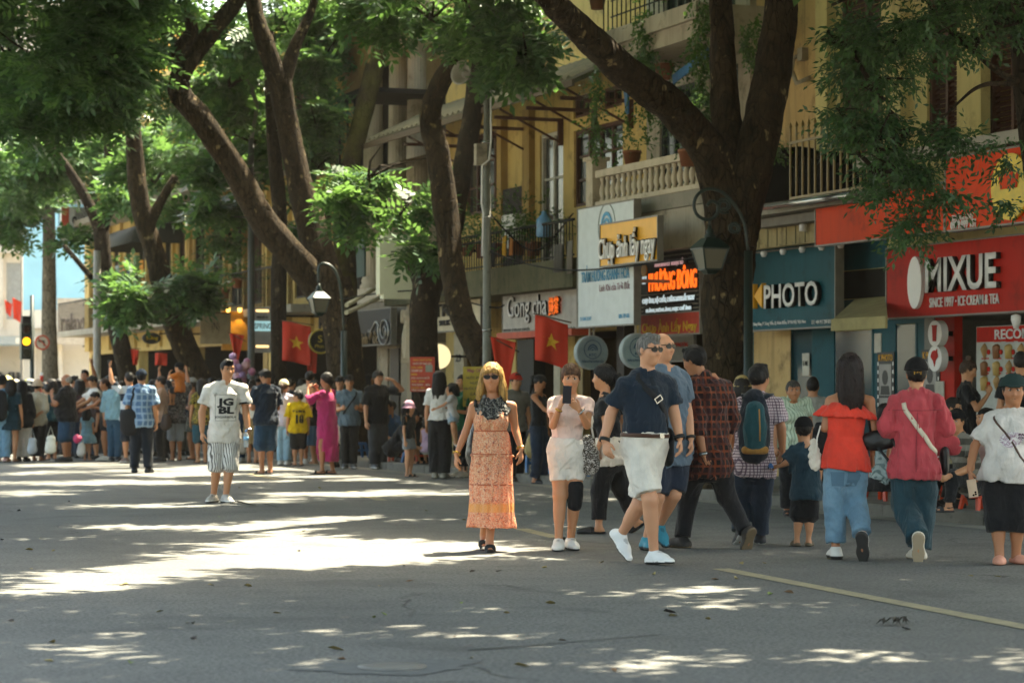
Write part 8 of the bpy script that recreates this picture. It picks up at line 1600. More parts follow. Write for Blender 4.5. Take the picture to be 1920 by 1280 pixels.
	cp('young man in black T-shirt and dark grey trousers shading his face with one hand',708,879,1.72,30,'m',(bl,dict(infl=.04,sleeve=.85,hem=-.12,slr=1.5)),('pants',K('#36383a'),dict(leg=1.96,wide=.03)),('fringe','#14100e',dict(vol=.008)),('sneaker','#5a5a5c','#d2cdc5'),arms=('brow','down'),q=NEAR,tone='fair',look=35)
	cp('girl in pink bucket hat, black tee, grey shorts and white socks, turned right',766,894,1.18,60,'f',(bl,dict(infl=.016,sleeve=.6,hem=-.02)),('shorts',K('#7f8488'),S_(.58,.02)),('bob','#1a1310',dict(length=.12)),('sandal','#141416','#141416'),('bucket','#c493a6'),q=NEAR,tone='fair')
	sit = dict(sit=.30)
	cp('person in black crouching forward on an orange stool, centre-left',737,884,1.62,70,'m',(bl,dict(infl=.03,sleeve=.8,hem=-.1)),('shorts',bl,dict(leg=1.0)),('short','#14100e'),('slide','#2a2622','#2a2622'),sit=.28,bend=38,z0=.12,Z=41.3,arms=('lap','lap'),pitch=25)
	cp('man in blue T-shirt sitting behind the crouching person in black',730,874,1.66,40,'m',(K('#2c5a86'),TEE),('pants',bl,dict(leg=1.9)),('short','#14100e'),sit=.30,z0=.12,Z=43,arms=('lap','lap'),look=-60)
	r,J = cp('child in black and white striped sun hat and striped top, seated with a dark backpack',785,884,1.15,160,'f',(K('#b9b6ac','hstripe','#26282a'),dict(infl=.02,sleeve=1.5,hem=-.1)),('pants',bl,dict(leg=1.9)),('bob','#14100e',dict(length=.1)),None,('bucket','#c9c4ba','#1c1c1e'),sit=.26,z0=.12,Z=41.4,arms=('lap','lap'))
	o = prop('backpack',r,'small dark backpack on the child in the striped hat','backpack'); blob('pack_body',plain('black_cloth','#17171a',.9),o,[(V(0,-.14,.36),V(0,-.12,.56),[.10,.11,.09],dict(sq=(V(0,1,0),1.4)))],.012)
	cp('child in lilac sleeveless top and orange-red cap sitting on an orange stool',803,884,1.15,170,'f',(K('#bda0b8'),dict(infl=.025,tank=True,hem=-.1)),('shorts',K('#a8a8a4'),dict(leg=.9,wide=.02)),('bob','#14100e',dict(length=.1)),None,('cap','#c2441e'),sit=.28,z0=.12,Z=41.0,arms=('lap','lap'))
	cp('woman in white top seated behind the child in the orange-red cap',808,880,1.55,175,'f',(wh,TEE),('pants',dnd,dict(leg=1.9)),('low','#14100e'),sit=.30,z0=.12,Z=42.4,arms=('lap','lap'))
	r,J = cp('woman in white T-shirt and wide black trousers holding a small child, from behind',824,897,1.68,168,'f',(K('#cbc6bf'),dict(infl=.022,sleeve=.7,hem=.02,slr=1.4)),('pants',bl,dict(leg=1.95,wide=.035)),('long','#120f0e',dict(length=.30)),('sneaker','#8f897c','#8f897c'),arms=('down','carry'),q=NEAR)
	def carried(J):
		for sd in 'LR': J['kn' + sd] = J['hip' + sd] + J['left'] * (.06 if sd == 'L' else -.02) + V(.03,-.02,-.18); J['an' + sd] = J['kn' + sd] + V(.03,.02,-.22); J['toe' + sd] = unit(V(.5,-.4,-.5))
	cp('toddler in pale grey top carried by the woman in white, one leg dangling',848,897,.98,-95,'f',(K('#b3aeaa'),TEE),('shorts',K('#8fa0ac'),dict(leg=.6,wide=.03)),('bob','#14100e',dict(length=.08)),('sandal','#b9b4aa','#b9b4aa'),Z=37.6,z0=.70,sit=.30,jmod=carried,arms=('reach','hold'),q=NEAR)
	cp('woman with dark bob in green T-shirt beside the woman carrying a child',868,897,1.62,-55,'f',(K('#14583c'),TEE),('pants',bl,dict(leg=1.7,wide=.01)),('bob','#17110f',dict(length=.16)),('sneaker','#a89a8a','#b9b0a4'),arms=('fold','hold'),Z=38.2,look=-45)
	# behind the blonde woman and the phone woman
	cp('man in red cap and grey shirt half hidden behind the blonde woman',966,905,1.62,30,'m',(K('#6b675e'),TEE),('pants',bl,L_),('short','#14100e'),ht=('cap','#9c2a1c'),Z=36.5,z0=.0)
	cp('woman in black strappy top and flared jeans looking down, left of the phone woman',1010,906,1.60,60,'f',(bl,dict(infl=.010,tank=True,hem=.0)),('pants',dnd,dict(leg=1.95,wide=.014)),('ponytail','#120f0e',dict(length=.2)),('clog','#17161a','#17161a'),tone='tan',Z=35.6,look=75,pitch=30,arms=('down','reach'),stride=.06)
	# right-hand pavement
	cp('person in straw sun hat right behind the backpack man',1391,938,1.52,175,'f',(K('#8f8a80'),TEE),('skirt',K('#2a2a2e','dots','#a8a49a'),dict(hem_z=.4,w1=.17,d1=.15,top=.12)),('bob','#1a1512',dict(length=.14)),('sandal','#4a3a30','#4a3a30'),('bucket','#b39a66'),Z=28.5,z0=.0)
	cp('dark-haired man in pale shirt at the teal shop wall behind the mint shirt',1524,940,1.52,170,'m',(K('#9a978f'),TEE),('pants',bl,L_),Z=29.5,z0=.0)
	cp('woman in striped blouse and black skirt seated between the red top and the coral shirt',1657,955,1.58,95,'f',(K('#8f9a98','stripe','#5a6a6a'),TEE),('skirt',bl,dict(hem_z=.18,w1=.2,d1=.2,top=.1)),('low','#14100e'),('leather','#17161a','#17161a'),sit=.36,z0=.125,Z=25.6,arms=('lap','lap'),look=120)
	r,J = cp('young person with glasses, cream tee and denim overalls behind the coral shirt',1784,955,1.52,70,'m',(K('#b8aa86'),TEE),('pants',K('#33566a','denim','#426880'),dict(leg=1.9,wide=.02,top=.30,tuck=True)),('short','#14100e'),sit=.44,z0=.125,Z=26.2,arms=('lap','lap'),q=NEAR,look=60); glasses(J,r)
	cp('woman with hair bun and black T-shirt looking at her phone by the menu board',1812,940,1.58,78,'f',(bl,TEE),('pants',dnd,L_),('topbun','#3a2a20'),Z=27.6,z0=.125,arms=('phone','phone'),pitch=20,q=NEAR)
	r,J = cp('person in black cap with yellow mark and grey shirt sitting on an orange stool',1822,960,1.62,-60,'m',(K('#4a463e','hstripe','#7a7468',sc=.4),TEE),('pants',bl,dict(leg=1.9)),('short','#14100e'),('sandal','#17161a','#17161a'),('cap','#131315'),sit=.30,z0=.125,Z=25.0,arms=('lap','lap'),bend=18,q=NEAR,look=-30)
	cp('woman in pale pink top seated behind the phone hand of the stout woman',1850,958,1.55,-70,'f',(K('#a8847c'),TEE),('pants',bl,dict(leg=1.9)),('bob','#14100e',dict(length=.16)),sit=.32,z0=.125,Z=25.8,arms=('lap','lap'))
	cp('dark-haired person behind the green cap at the right edge', 1914, 945, 1.66, 170, 'm', (bl, TEE), ('pants', bl, L_), Z=26.5, z0=.125)
	cp('barefoot person in dotted skirt behind the plaid shirt',1340,925,1.50,170,'f',(K('#3a3a3c'),TEE),('skirt',K('#26262a','dots','#b0aca2'),dict(hem_z=.45,w1=.17,d1=.15,top=.12)),('bob','#14100e',dict(length=.14)),None,Z=31.2,z0=.0)
	# the packed back row
	R = random.Random(4); cols = ['#1b1c20','#2a3038','#3a2a26','#8a8880','#b9b4aa','#26384a','#4a4036','#6a2a26','#20342a','#7a6a5a','#9a9aa0','#182430']
	xs = [-8,14,30,52,58,84,112,118,138,188,206,228,252,286,296,318,346,352,390,398,412,452,462,484,512,520,566,604,626,668,676,690]
	for i, x in enumerate(xs):
		fem = R.random() < .45; c = cols[R.randrange(len(cols))]; face = R.choice([178,165,-165,150,-150,20,-30,95,-95]); hs = ('bob','#14100e',dict(length=.18)) if fem else ('short','#14100e'); hat_ = None
		lab = '%s in %s top, %s, back row %s' % ('bobbed woman' if fem else 'short-haired man',dict(zip(cols,('black','slate','dark brown','grey','cream','navy','khaki','dark red','dark green','tan','pale grey','indigo')))[c],{178: 'back to us',165: 'back turned',-165: 'back to us',150: 'half turned right',-150: 'half turned left',20: 'facing us',-30: 'facing us',95: 'looking right',-95: 'looking left'}[face],'at far left' if x < 130 else 'behind the ponytail' if x < 240 else 'behind the carried child' if x < 400 else 'behind the yellow jersey')
		if x in (30,58): hat_ = ('bucket','#c9c4ba','#1c2026'); lab = 'onlooker in a banded sun hat behind the far-left crowd, %s' % ('nearer the left edge' if x == 30 else 'nearer the beige bucket hat')
		if x == 14: hat_ = ('cone', '#c9be86'); lab = 'vendor under a pale straw conical hat in the far-left back row'
		if x == 52: hat_ = ('cap', '#8a8a48'); lab = 'onlooker in an olive-yellow cap in the far-left back row'
		cp(lab,x,850,R.uniform(1.56,1.74) if x != 14 else 1.66,face,'f' if fem else 'm',(K(c),TEE),('pants',K(R.choice(['#17181b','#1d2a3a','#3a3a3c','#6a6458'])),LONG),hs,('leather','#1c1a19','#2a2622'),hat_,R.choice(['asian','asian2','tan']),q=FAR,Z=R.uniform(49.5,55),group='back-row onlookers')
	for px,py,Z,nm,c,k,lab in ((60,835,46.4,'plastic_bag','#9aa0a4',(.10,.16),'grey plastic bag held low between the cream trousers and the beige hat'),(95,832,46.2,'shopping_bag','#c9c8bc',(.11,.17),'white shopping bag behind the bare legs in dark shorts'),(146,822,46.6,'ball','#c0406a',(.09,.0),'pink ball carried beside the little girl in blue'),(152,842,46.8,'plastic_bag','#b9b6b0',(.09,.12),'crumpled white bag on the road by the little girl'),(311,790,46.2,'handbag','#2e1d14',(.11,.13),'brown handbag hanging by the grey shorts'),(640,812,43.0,'tote_bag','#b9a994',(.14,.10),'cream tote bag between the magenta dress and the V-neck man'),(455,830,46.4,'tote_bag','#a89e90',(.09,.26),'long pale bag hanging behind the striped shorts'),(998,835,35.9,'shopping_bag','#a08a5a',(.12,.14),'tan shopping bag by the flared jeans'),(560,880,0,0,0,0,0)):
		if not Z: continue
		o = empty(nm,at(px,py,Z),lab,nm.replace('_',' '),None,-TH); blob(nm + '_body',plain('bag_' + c.lstrip('#'),c,.6),o,[(V(0,0,-k[1] / 2),V(.01,0,k[1] / 2),[k[0],k[0] * .8],dict(sq=(V(0,1,0),1.7 if k[1] else 1.)))],.014,waver(px,.006,.09))
		if k[1]: q = MB(); q.tube([(-k[0] * .6,0,k[1] * .7),(0,0,k[1] * .7 + .22),(k[0] * .6,0,k[1] * .7)],.008,5); q.build('handle',plain('bag_' + c.lstrip('#'),c,.6),o)
# ------------------------------------------------------------------ poles, lamps, flags, stools, boards, leaves on the road
M_GREEN = plain('lamp_green', '#11241f', .45); M_POLE = worn('galvanised', '#77776f', '#68675f', '#4f4d46', 3., .6, .1)
def stool(label, p, c, rz=0., h=.29):
	m = plain('stool_' + c.lstrip('#'), c, .4, var=.05); o = empty('plastic_stool', p, label, 'stool', 'plastic stools', rz); a, b = .125, .165
	s = MB(); s.hexa([(-a,-a,h - .035),(a,-a,h - .035),(a,a,h - .035),(-a,a,h - .035),(-a + .01,-a + .01,h),(a - .01,-a + .01,h),(a - .01,a - .01,h),(-a + .01,a - .01,h)]); s.box(-a - .006,a + .006,-a - .006,a + .006,h - .05,h - .0351); s.build('seat',m,o)
	for sx in (-1, 1):
		for sy in (-1, 1):
			l = MB(); q = lambda r, z, w: [(sx * (r - w), sy * (r - w), z), (sx * r, sy * (r - w), z), (sx * r, sy * r, z), (sx * (r - w), sy * r, z)]
			l.hexa(q(b, 0, .035) + q(a, h - .0505, .05)); l.build('leg', m, o)
	r = MB(); t = .145; z = h * .42
	for s_ in (-1,1): r.box(-t + .02,t - .02,s_ * t - .006,s_ * t + .006,z,z + .035); r.box(s_ * t - .006,s_ * t + .006,-t + .02,t - .02,z + .0001,z + .0351)
	r.build('rail', m, o); return o
OR, BL = '#c8401c', '#24588c'
def sx(px, X): p = on_x(px, 700, X); p.z = .126 if X > KX + .2 else 0; return p
for lab,px,X,c,rz in (('orange stool under the person crouching in black',733,13.75,OR,.3),('orange stool under the child in the red cap',787,13.72,OR,.2),('dark blue stool between the striped-hat child and the orange stool',776,13.9,BL,.5),('blue stool near the grey V-neck man',672,13.9,BL,.1),
	('blue stool behind the legs of the woman in flared jeans',988,13.8,'#3a74a8',.4),('pale blue stool right of the flared jeans',1026,13.75,'#4a84b8',.2),('blue stool between the white shorts and the black trousers',1098,14.0,'#3a74a8',.6),('blue stool behind the green-shirt woman',893,14.0,BL,.2),
	('orange stool just right of the coral shirt',1752,13.8,OR,.15),('second orange stool close beside it, under the overalls',1776,14.0,OR,.5),('orange stool under the person with the black cap',1838,13.8,OR,.1),('orange stool between the red top and the coral shirt',1655,13.95,OR,.4),('orange stool behind the jeans of the red-top woman',1622,14.2,OR,.2),('low orange stool left of the phone woman, by the kerb',1042,14.2,OR,.2)): stool(lab,sx(px,X),c,rz)
def lantern(o, c, s, sv=1.):
	c = Vector(c); q = lambda r, z: [c + Vector((sx_ * r * s, sy_ * r * s, z * s * sv)) for sx_, sy_ in ((-1, -1), (1, -1), (1, 1), (-1, 1))]
	g = MB(); g.hexa(q(.115, .03) + q(.185, .42)); g.build('glass', mat('lantern_glass', '#5f5d50', .45, spec=.3), o)
	f = MB(); A, B = q(.118, .03), q(.188, .42)
	for i in range(4): f.bar(A[i], B[i], .02 * s); f.bar(A[i], A[(i + 1) % 4], .022 * s); f.bar(B[i], B[(i + 1) % 4], .03 * s)
	f.hexa(q(.06,-.06) + q(.11,.03)); f.build('frame',M_GREEN,o); r = MB(); r.hexa(q(.215,.43) + q(.09,.62)); r.lathe([(a * s,b * s * sv) for a,b in ((.07,.62),(.085,.66),(.04,.70),(.06,.75),(.03,.79),(.02,.86))],10,tuple(c)); r.build('roof',M_GREEN,o)
def green_lamp(label, px, post_foot_Z, lpx, lpy0, arc, s):
	Z = post_foot_Z; b = at(px,900,Z); b.z = .12; o = empty('street_lamp',b,label,'street lamp','green lantern lamps'); top = at(px,arc[0][1],Z); H = top.z - b.z
	p = MB(); p.lathe([(.13, 0), (.13, .5), (.09, .6), (.075, .7), (.065, 1.2), (.085, 1.25), (.06, 1.3), (.055, H)], 12); p.build('post', M_GREEN, o)
	a = MB(); a.tube(curve_z([tuple(rel(o, at(x, y, Z))) + (0,) for x, y in arc], 4)[0], .022 * s, 8); a.build('scroll_arm', M_GREEN, o); return o, Z
o,Z = green_lamp('green lamp post with scrolled arm and lantern in front of the forked tree',1403,30.2,1331,515,[(1403,470),(1396,420),(1378,385),(1356,362),(1330,354),(1309,364),(1301,384),(1308,404),(1328,412),(1344,402),(1346,384),(1334,377),(1326,386)],1.)
lantern(o, rel(o, at(1331, 508, Z)), .92, .72); a = MB()
for cx,cy,r0,n,d in ((1358,385,16,2.2,1),(1376,428,12,2.,-1)): a.tube([rel(o,at(cx + (r0 * (1 - t * .7)) * math.cos(d * t * n * 6.28 + 1),cy + (r0 * (1 - t * .7)) * math.sin(d * t * n * 6.28 + 1),Z)) for t in np.linspace(0,1,18)],.016,6)
a.tube([rel(o, at(1331, 408, Z)), rel(o, at(1331, 425, Z))], .02, 6); a.build('scroll', M_GREEN, o)
o,Z = green_lamp('slender green lamp with hooked arm and lantern before the great leaning tree',645,44.6,598,590,[(645,620),(641,560),(634,520),(622,500),(606,494),(598,502),(597,530)],1.2); lantern(o,rel(o,at(598,588,Z)),.84,.78)
def pole(label, px, Z, w0, w1, ytop, m=M_POLE, name='utility_pole', cat='pole', z0=.12):
	b = at(px,900,Z); b.z = z0; o = empty(name,b,label,cat); H = at(px,ytop,Z).z - z0; p = MB(); p.lathe([(w0 * 1.3,0),(w0 * 1.3,.35),(w0,.4),(w1,H)],14); p.build('post',m,o); return o
o = pole('grey metal pole carrying two loudspeakers, above the tea shop', 913, 38.6, .075, .05, 95)
for px, py, dy, nm in ((935, 132, -90, 'r'), (877, 142, 60, 'l')):
	c = rel(o,at(px,py,38.6)); R = Matrix.Rotation(math.radians(-70 if nm == 'r' else 75),3,'Y') if nm == 'l' else Matrix.Rotation(math.radians(80),3,'X'); h = MB(); R = Matrix.Rotation(math.radians(85),3,'X') @ Matrix.Rotation(math.radians(25),3,'Y') if nm == 'r' else Matrix.Rotation(math.radians(-78),3,'Y') @ Matrix.Rotation(math.radians(30),3,'X')
	h.lathe([(.05,-.22),(.06,-.05),(.11,.06),(.20,.17),(.205,.18),(.17,.165),(.09,.07),(.05,.02),(.045,.10),(.02,.12)],20,tuple(c),True,R); h.build('loudspeaker',plain('horn_grey','#8f8b80',.5),o); k = MB(); k.bar(c,(0,0,c.z),.03); k.build('bracket',M_IRON,o)
k = MB(); p = rel(o,at(901,290,38.5)); k.box(p.x - .09,p.x + .09,p.y - .06,p.y + .06,p.z - .17,p.z + .17); k.build('junction_box',M_GREYW,o); k = MB(); k.tube([rel(o,at(x,y,38.45)) for x,y in ((920,150),(921,260),(917,300),(904,310),(903,380),(906,400),(904,480))],.016,6); k.build('cable',M_SIGNW,o)
k = MB()
for z in (2.2, 4.0, 5.2): k.lathe([(.082, z), (.082, z + .03)], 12)
k.build('clamp', M_STEEL, o)
o = pole('tall grey lamp pole with a long curved arm among the leaves, left',471,52.6,.085,.06,260,worn('dark_pole','#4b4c47','#3f403b','#2e2f2b',3.,.6,.1),'street_lamp','street lamp'); k = MB(); k.tube([rel(o,at(x,y,52.6)) for x,y in ((471,265),(482,200),(470,158),(440,132),(400,112),(376,104))],.045,8); k.build('curved_arm',M_POLE,o); k = MB(); p = rel(o,at(374,104,52.6)); k.box(p.x - .25,p.x + .25,p.y - .1,p.y + .1,p.z - .06,p.z + .05); k.build('lamp_head',M_SIGNW,o)
pole('thin white pole in front of the far forked trunk', 182, 60, .10, .09, 470, plain('white_pole', '#8b857a', .6))
pole('thin dark pole in front of the white corner building', 41, 92, .055, .045, 370, plain('thin_pole', '#57534b', .6))
# traffic light and turn sign
b = at(60,800,70); b.z = 0; o = empty('traffic_light',b,'traffic light showing amber above the crowd, far left','traffic light'); k = MB(); k.lathe([(.09,0),(.07,.4),(.06,4.15)],10); k.build('post',M_GREEN,o); c = rel(o,at(48,640,70)); w = .15
k = MB(); k.box(c.x - w,c.x + w,c.y - .14,c.y + .14,c.z - .52,c.z + .52); k.box(c.x + w,0,c.y - .03,c.y + .03,c.z + .3,c.z + .35); k.build('housing',plain('signal_green','#1c2b27',.5),o)
RX = Matrix.Rotation(math.pi / 2, 3, 'X')
for i,(nm,mm) in enumerate((('red_lens',plain('dead_red','#2a1210',.3)),('amber_lens',glow('amber_on','#ffab28',.8)),('green_lens',plain('dead_green','#10251c',.3)))):
	z = c.z + .34 - .34 * i; k = MB(); k.lathe([(.115, -.02), (.10, .02)], 18, (c.x, c.y - .15, z), True, RX); k.build(nm, mm, o); k = MB()
	for t in np.linspace(.2,math.pi - .2,8): k.box(c.x + .125 * math.cos(t) - .02,c.x + .125 * math.cos(t) + .02,c.y - .3,c.y - .142,z + .125 * math.sin(t) - .005,z + .125 * math.sin(t) + .008)
	k.build('visor', M_IRON, o)
k = MB(); p = rel(o, at(50, 600, 70)); k.box(p.x - .13, p.x + .13, p.y - .1, p.y + .1, p.z - .1, p.z + .12); k.build('upper_signal', M_IRON, o)
b = at(78,800,68); b.z = 0; o = empty('turn_sign',b,'round no-left-turn sign with red ring on a striped post','traffic sign'); k = MB(); k.lathe([(.045,0),(.04,1.9)],10); k.build('post',M_SIGNW,o)
for i in range(5): k = MB(); k.lathe([(.047, .2 + i * .36), (.046, .38 + i * .36)], 10); k.build('red_band', M_RED, o)
c = rel(o,at(79,642,68)); k = MB(); k.lathe([(.21,-.01),(.21,.01)],28,tuple(c),False,RX); k.build('ring',plain('sign_red','#c23a1e',.5),o); k = MB(); k.lathe([(.165,-.004),(.165,.004)],28,(c.x,c.y - .016,c.z),False,RX); k.build('face',plain('sign_face','#c9b8a4',.5),o)
k = MB(); y = c.y - .024; k.box(c.x + .03,c.x + .07,y - .004,y,c.z - .1,c.z + .06); k.box(c.x - .07,c.x + .03,y - .004,y,c.z + .02,c.z + .06); k.prism([(c.x - .13,y - .004,c.z + .04),(c.x - .06,y - .004,c.z + .09),(c.x - .06,y - .004,c.z - .01)],(0,.004,0)); k.build('arrow',M_BLACK,o); k = MB(); k.bar((c.x - .13,y - .006,c.z + .12),(c.x + .13,y - .006,c.z - .12),.03,.004,up=(0,1,0)); k.build('slash',MATS['sign_red'],o)
# flags
FL = mat('flag_red',None,.8,0,lambda m,nt,b: (nt.links.new(mixc(nt,noise(nt,coords(nt),3,3),'#a3200f','#c23418'),b.inputs['Base Color']),bump(nt,b,noise(nt,coords(nt),90,2),.1,.002))); FS = plain('flag_star','#d8a832',.7)
def flag(label, px, py, Z, w, h, star=True, sag=0., furl=0., ang=0., seed=1, pole_pts=None):
	o = empty('flag', at(px, py, Z), label, 'flag', 'red flags', -TH + ang); r = random.Random(seed); nx, ny = 16, 12; vs = []; ph = r.uniform(0, 6)
	def P(u,v,t): x = (u - .5) * w * (1 - furl * v); y = .035 * math.sin(7 * u + 2.2 * v + ph) * (.4 + v) + .015 * math.sin(13 * u + ph) + t; z = -v * h - sag * u * (1 - furl) + .01 * math.sin(5 * u); return (x,y,z)
	for t in (0, .006):
		for j in range(ny + 1):
			for i in range(nx + 1): vs.append(P(i / nx, j / ny, t))
	n = (nx + 1) * (ny + 1); fs = []
	for j in range(ny):
		for i in range(nx): a = j * (nx + 1) + i; fs += [(a, a + nx + 1, a + nx + 2, a + 1), (n + a, n + a + 1, n + a + nx + 2, n + a + nx + 1)]
	for i in range(nx): fs += [(i, i + 1, n + i + 1, n + i)]; a = ny * (nx + 1) + i; fs += [(a + 1, a, n + a, n + a + 1)]
	for j in range(ny): a = j * (nx + 1); fs += [(a + nx + 1, a, n + a, n + a + nx + 1)]; a += nx; fs += [(a, a + nx + 1, n + a + nx + 1, n + a)]
	m = MB(); m.add(vs, fs, True); m.build('cloth', FL, o)
	if star:
		R = .26 * min(w, h * 1.2)
		for t in (-.004, .010):
			s = MB(); pts = [(0,0)] + [((R if k % 2 == 0 else R * .40) * math.sin(k * math.pi / 5),(R if k % 2 == 0 else R * .40) * math.cos(k * math.pi / 5)) for k in range(10)]
			s.add([P(.5 + x / w, .5 - y / h, t) for x, y in pts], [(0, 1 + k, 1 + (k + 1) % 10) for k in range(10)]); s.build('star', FS, o)
	k = MB()
	for a, b in (pole_pts or [((-w * .55, 0, .02 + sag * 0), (w * .6, .0, -sag + .02))]): k.tube([a, b], .012, 6)
	k.build('stick', plain('flag_stick', '#4a3626', .7), o); return o
flag('large red flag with yellow star hanging before the tea shop sign', 1034, 590, 36.5, .50, .68, sag=.14, seed=3)
flag('red flag furled and drooping right of the blonde woman', 944, 632, 37.5, .40, .85, star=False, sag=.25, furl=.72, seed=5)
flag('red flag with yellow star hanging beside the straight dark tree',556,602,49.2,.58,.80,sag=.1,seed=7); flag('dark folded red flag right beside the starred one, near the great tree',585,630,49.6,.25,.75,star=False,furl=.3,seed=9)
flag('pointed red flag folded on its stick right of the canvas sign',444,625,54,.34,.60,star=False,sag=.2,furl=.85,seed=11); flag('small orange-red flag hanging behind the slanting trunk',302,662,60,.30,.30,star=False,seed=13); flag('small red flag left of the slanting trunk',253,655,62,.22,.40,star=False,furl=.5,seed=15)
flag('orange flag flying on the thin pole, far left, nearer the pole',32,558,91,.36,.80,star=False,sag=.2,furl=.3,seed=17); flag('second orange flag on the thin pole, nearer the left edge',16,562,91.5,.30,.50,star=False,sag=.25,furl=.4,seed=19)
# boards
def board(label, x0, x1, y0, y1, Z, m, lines, tm, th=.03, name='menu_board', lm=None):
	a,b = at(x0,y1,Z),at(x1,y0,Z); w = (b - a).length if False else (x1 - x0) * Z / FPX; h = (y1 - y0) * Z / FPX; o = empty(name,at((x0 + x1) / 2,y1,Z),label,'sign',None,-TH); q = MB(); q.box(-w / 2,w / 2,0,th,0,h); q.build('board',m,o)
	for (t, u0, u1, v0, v1, k) in lines:
		me = text_mesh(t, 1, 'lettering', 0, .02, res=2); co = np.array([v.co[:] for v in me.vertices]); lo, hi = co.min(0), co.max(0)
		for v in me.vertices: v.co = Vector(((-.5 + u0 + (v.co.x - lo[0]) / (hi[0] - lo[0]) * (u1 - u0)) * w,-.004,(1 - v1 + (v.co.y - lo[1]) / (hi[1] - lo[1]) * (v1 - v0)) * h))
		link('lettering', me, tm[k], o)
	z = o.location.z; k = MB(); k.box(-w / 2 + .02,-w / 2 + .05,th + .001,th + .03,.12 - z,h * .9); k.box(w / 2 - .05,w / 2 - .02,th + .001,th + .03,.12 - z,h * .9); k.build('legs',M_IRON,o); return o
wl, yl, bk_ = plain('menu_white_ink', '#d8cfc0', .7), plain('menu_yellow_ink', '#d8b040', .7), plain('menu_dark_ink', '#3a3a40', .8)
o = board('red menu board with white and yellow lines standing before the stump tree',769,815,669,734,40.6,plain('menu_red','#b8402c',.6),[('HOA QUẢ DẦM',.12,.88,.04,.12,1),('NƯỚC ÉP TRÁI CÂY',.12,.88,.15,.22,0),('DỪA XIÊM',.05,.5,.26,.33,1),('CHANH LEO',.05,.5,.36,.43,0),('MÍA',.05,.3,.46,.53,1),('DỪA CHANH MUỐI',.05,.78,.56,.63,0),('SỮA - DỪA',.05,.6,.66,.73,1),('TRÀ ĐÀO - MƠ',.05,.8,.76,.83,0),('NƯỚC MƠ',.05,.6,.85,.91,1),('TRÀ CHANH',.05,.7,.92,.98,0)],(wl,yl,bk_))
k = MB(); k.box(.05, .17, -.006, -.001, .33, .45); k.build('photo', plain('photo_pale', '#8d8f80', .6), o)
board('yellow juice menu sheet with dark lettering left of the blonde woman',868,922,687,762,38.0,plain('menu_yellow','#b09a3e',.7),[('Map Of',.15,.62,.05,.17,0),('NƯỚC ÉP CAM',.12,.80,.23,.31,2),('NƯỚC ÉP',.25,.80,.36,.44,2),('NƯỚC ÉP TÁO',.05,.80,.50,.58,2),('CÀ PHÊ',.25,.75,.64,.72,2),('NƯỚC MÍA',.05,.6,.78,.86,2)],(plain('menu_magenta','#8a3a5a',.7),yl,bk_))
def blade(label, px, py, Z, w, h, m, texts, name='shop_sign', th=.16, extra=None):
	o = empty(name, at(px, py, Z), label, 'sign'); q = MB(); q.box(-w / 2, w / 2, -th / 2, th / 2, -h / 2, h / 2); q.build('board', m, o)
	for (t, x0, x1, z0, z1, tm) in texts: l = lettering(None, t, x0, x1, z0, z1, -th / 2 - .002, tm, .008, .02, R=1); l.parent = o
	q = MB(); q.box(w / 2, max(w / 2 + .3, FX - o.location.x), -.03, .03, h * .3, h * .3 + .05); q.build('bracket', M_IRON, o); return o
o = blade('white lightbox sign with a pale blue band reading SPRING',492,619,53,.40,.98,plain('lightbox_white','#a8a5a0',.4),[('MINE-8',-.15,.1,.26,.31,M_BLACK)]); q = MB(); q.box(-.23,.2,-.088,-.082,-.02,.20); q.build('blue_band',glow('spring_blue','#9fd0e4',.12),o); l = lettering(None,'SPRING',-.2,.18,.03,.15,-.09,M_BLACK,.006,.01,R=1); l.parent = o
for z in (.40, -.38): q = MB(); q.box(-.17, .12, -.088, -.082, z, z + .05); q.build('lit_strip', glow('warm_strip', '#ffd59a', .35), o)
o = empty('canvas_sign',at(404,616,57),'cream canvas shop banner with a small round bracket mark','sign',None,-.1); q = MB(); q.box(-.36,.36,-.02,.02,-.36,.36); q.build('canvas',plain('cream_canvas2','#a89a80',.85),o); l = lettering(None,'(N)',-.09,.09,-.1,.16,-.021,M_BLACK,.004,.0,R=1); l.parent = o; q = MB(); q.tube([(-.38,0,.37),(.38,0,.37)],.015,6); q.build('rod',M_IRON,o)
o = empty('lit_shop_panel',at(448,618,58.5),'warm lit ochre shop panel under three small spotlights','sign',None,-.1); q = MB(); q.box(-.42,.42,0,.06,-.5,.45); q.build('panel',plain('warm_panel','#b58a45',.7),o)
for i in range(3):
	q = MB(); x = -.28 + i * .28; q.lathe([(.03,0),(.05,.06),(.05,.1)],10,(x,-.12,.42)); q.build('spotlight',glow('spot_warm','#ffc060',1.),o); L = bpy.data.lights.new('spot','SPOT'); L.energy = 3; L.color = (1,.62,.22); L.spot_size = 1.2; L.shadow_soft_size = .03; lo = link('spotlight_lamp',L,None,o,(x,-.13,.41)); lo.rotation_euler = (math.radians(8),0,0)
o = empty('gold_ring_sign',at(600,640,48.6),'round black sign with gold rim half hidden by the great tree','sign'); q = MB(); q.lathe([(.24,-.05),(.24,.05)],28,(0,0,0),False,RX); q.build('disc',M_BLACK,o); q = MB(); q.tube([(.235 * math.cos(t),-.05,.235 * math.sin(t)) for t in np.linspace(0,6.283,29)],.018,6,False); q.build('gold_rim',plain('gold_rim','#b09a3a',.4),o); l = lettering(None,'S',-.06,.03,-.02,.12,-.055,MATS['gold_rim'],.006,.0,R=1); l.parent = o; l = lettering(None,'Phin',-.12,.06,-.13,-.06,-.055,MATS['gold_rim'],.006,.0,R=1); l.parent = o; q = MB(); q.box(-.02,.02,-.03,.03,.24,.5); q.build('hanger',M_IRON,o)
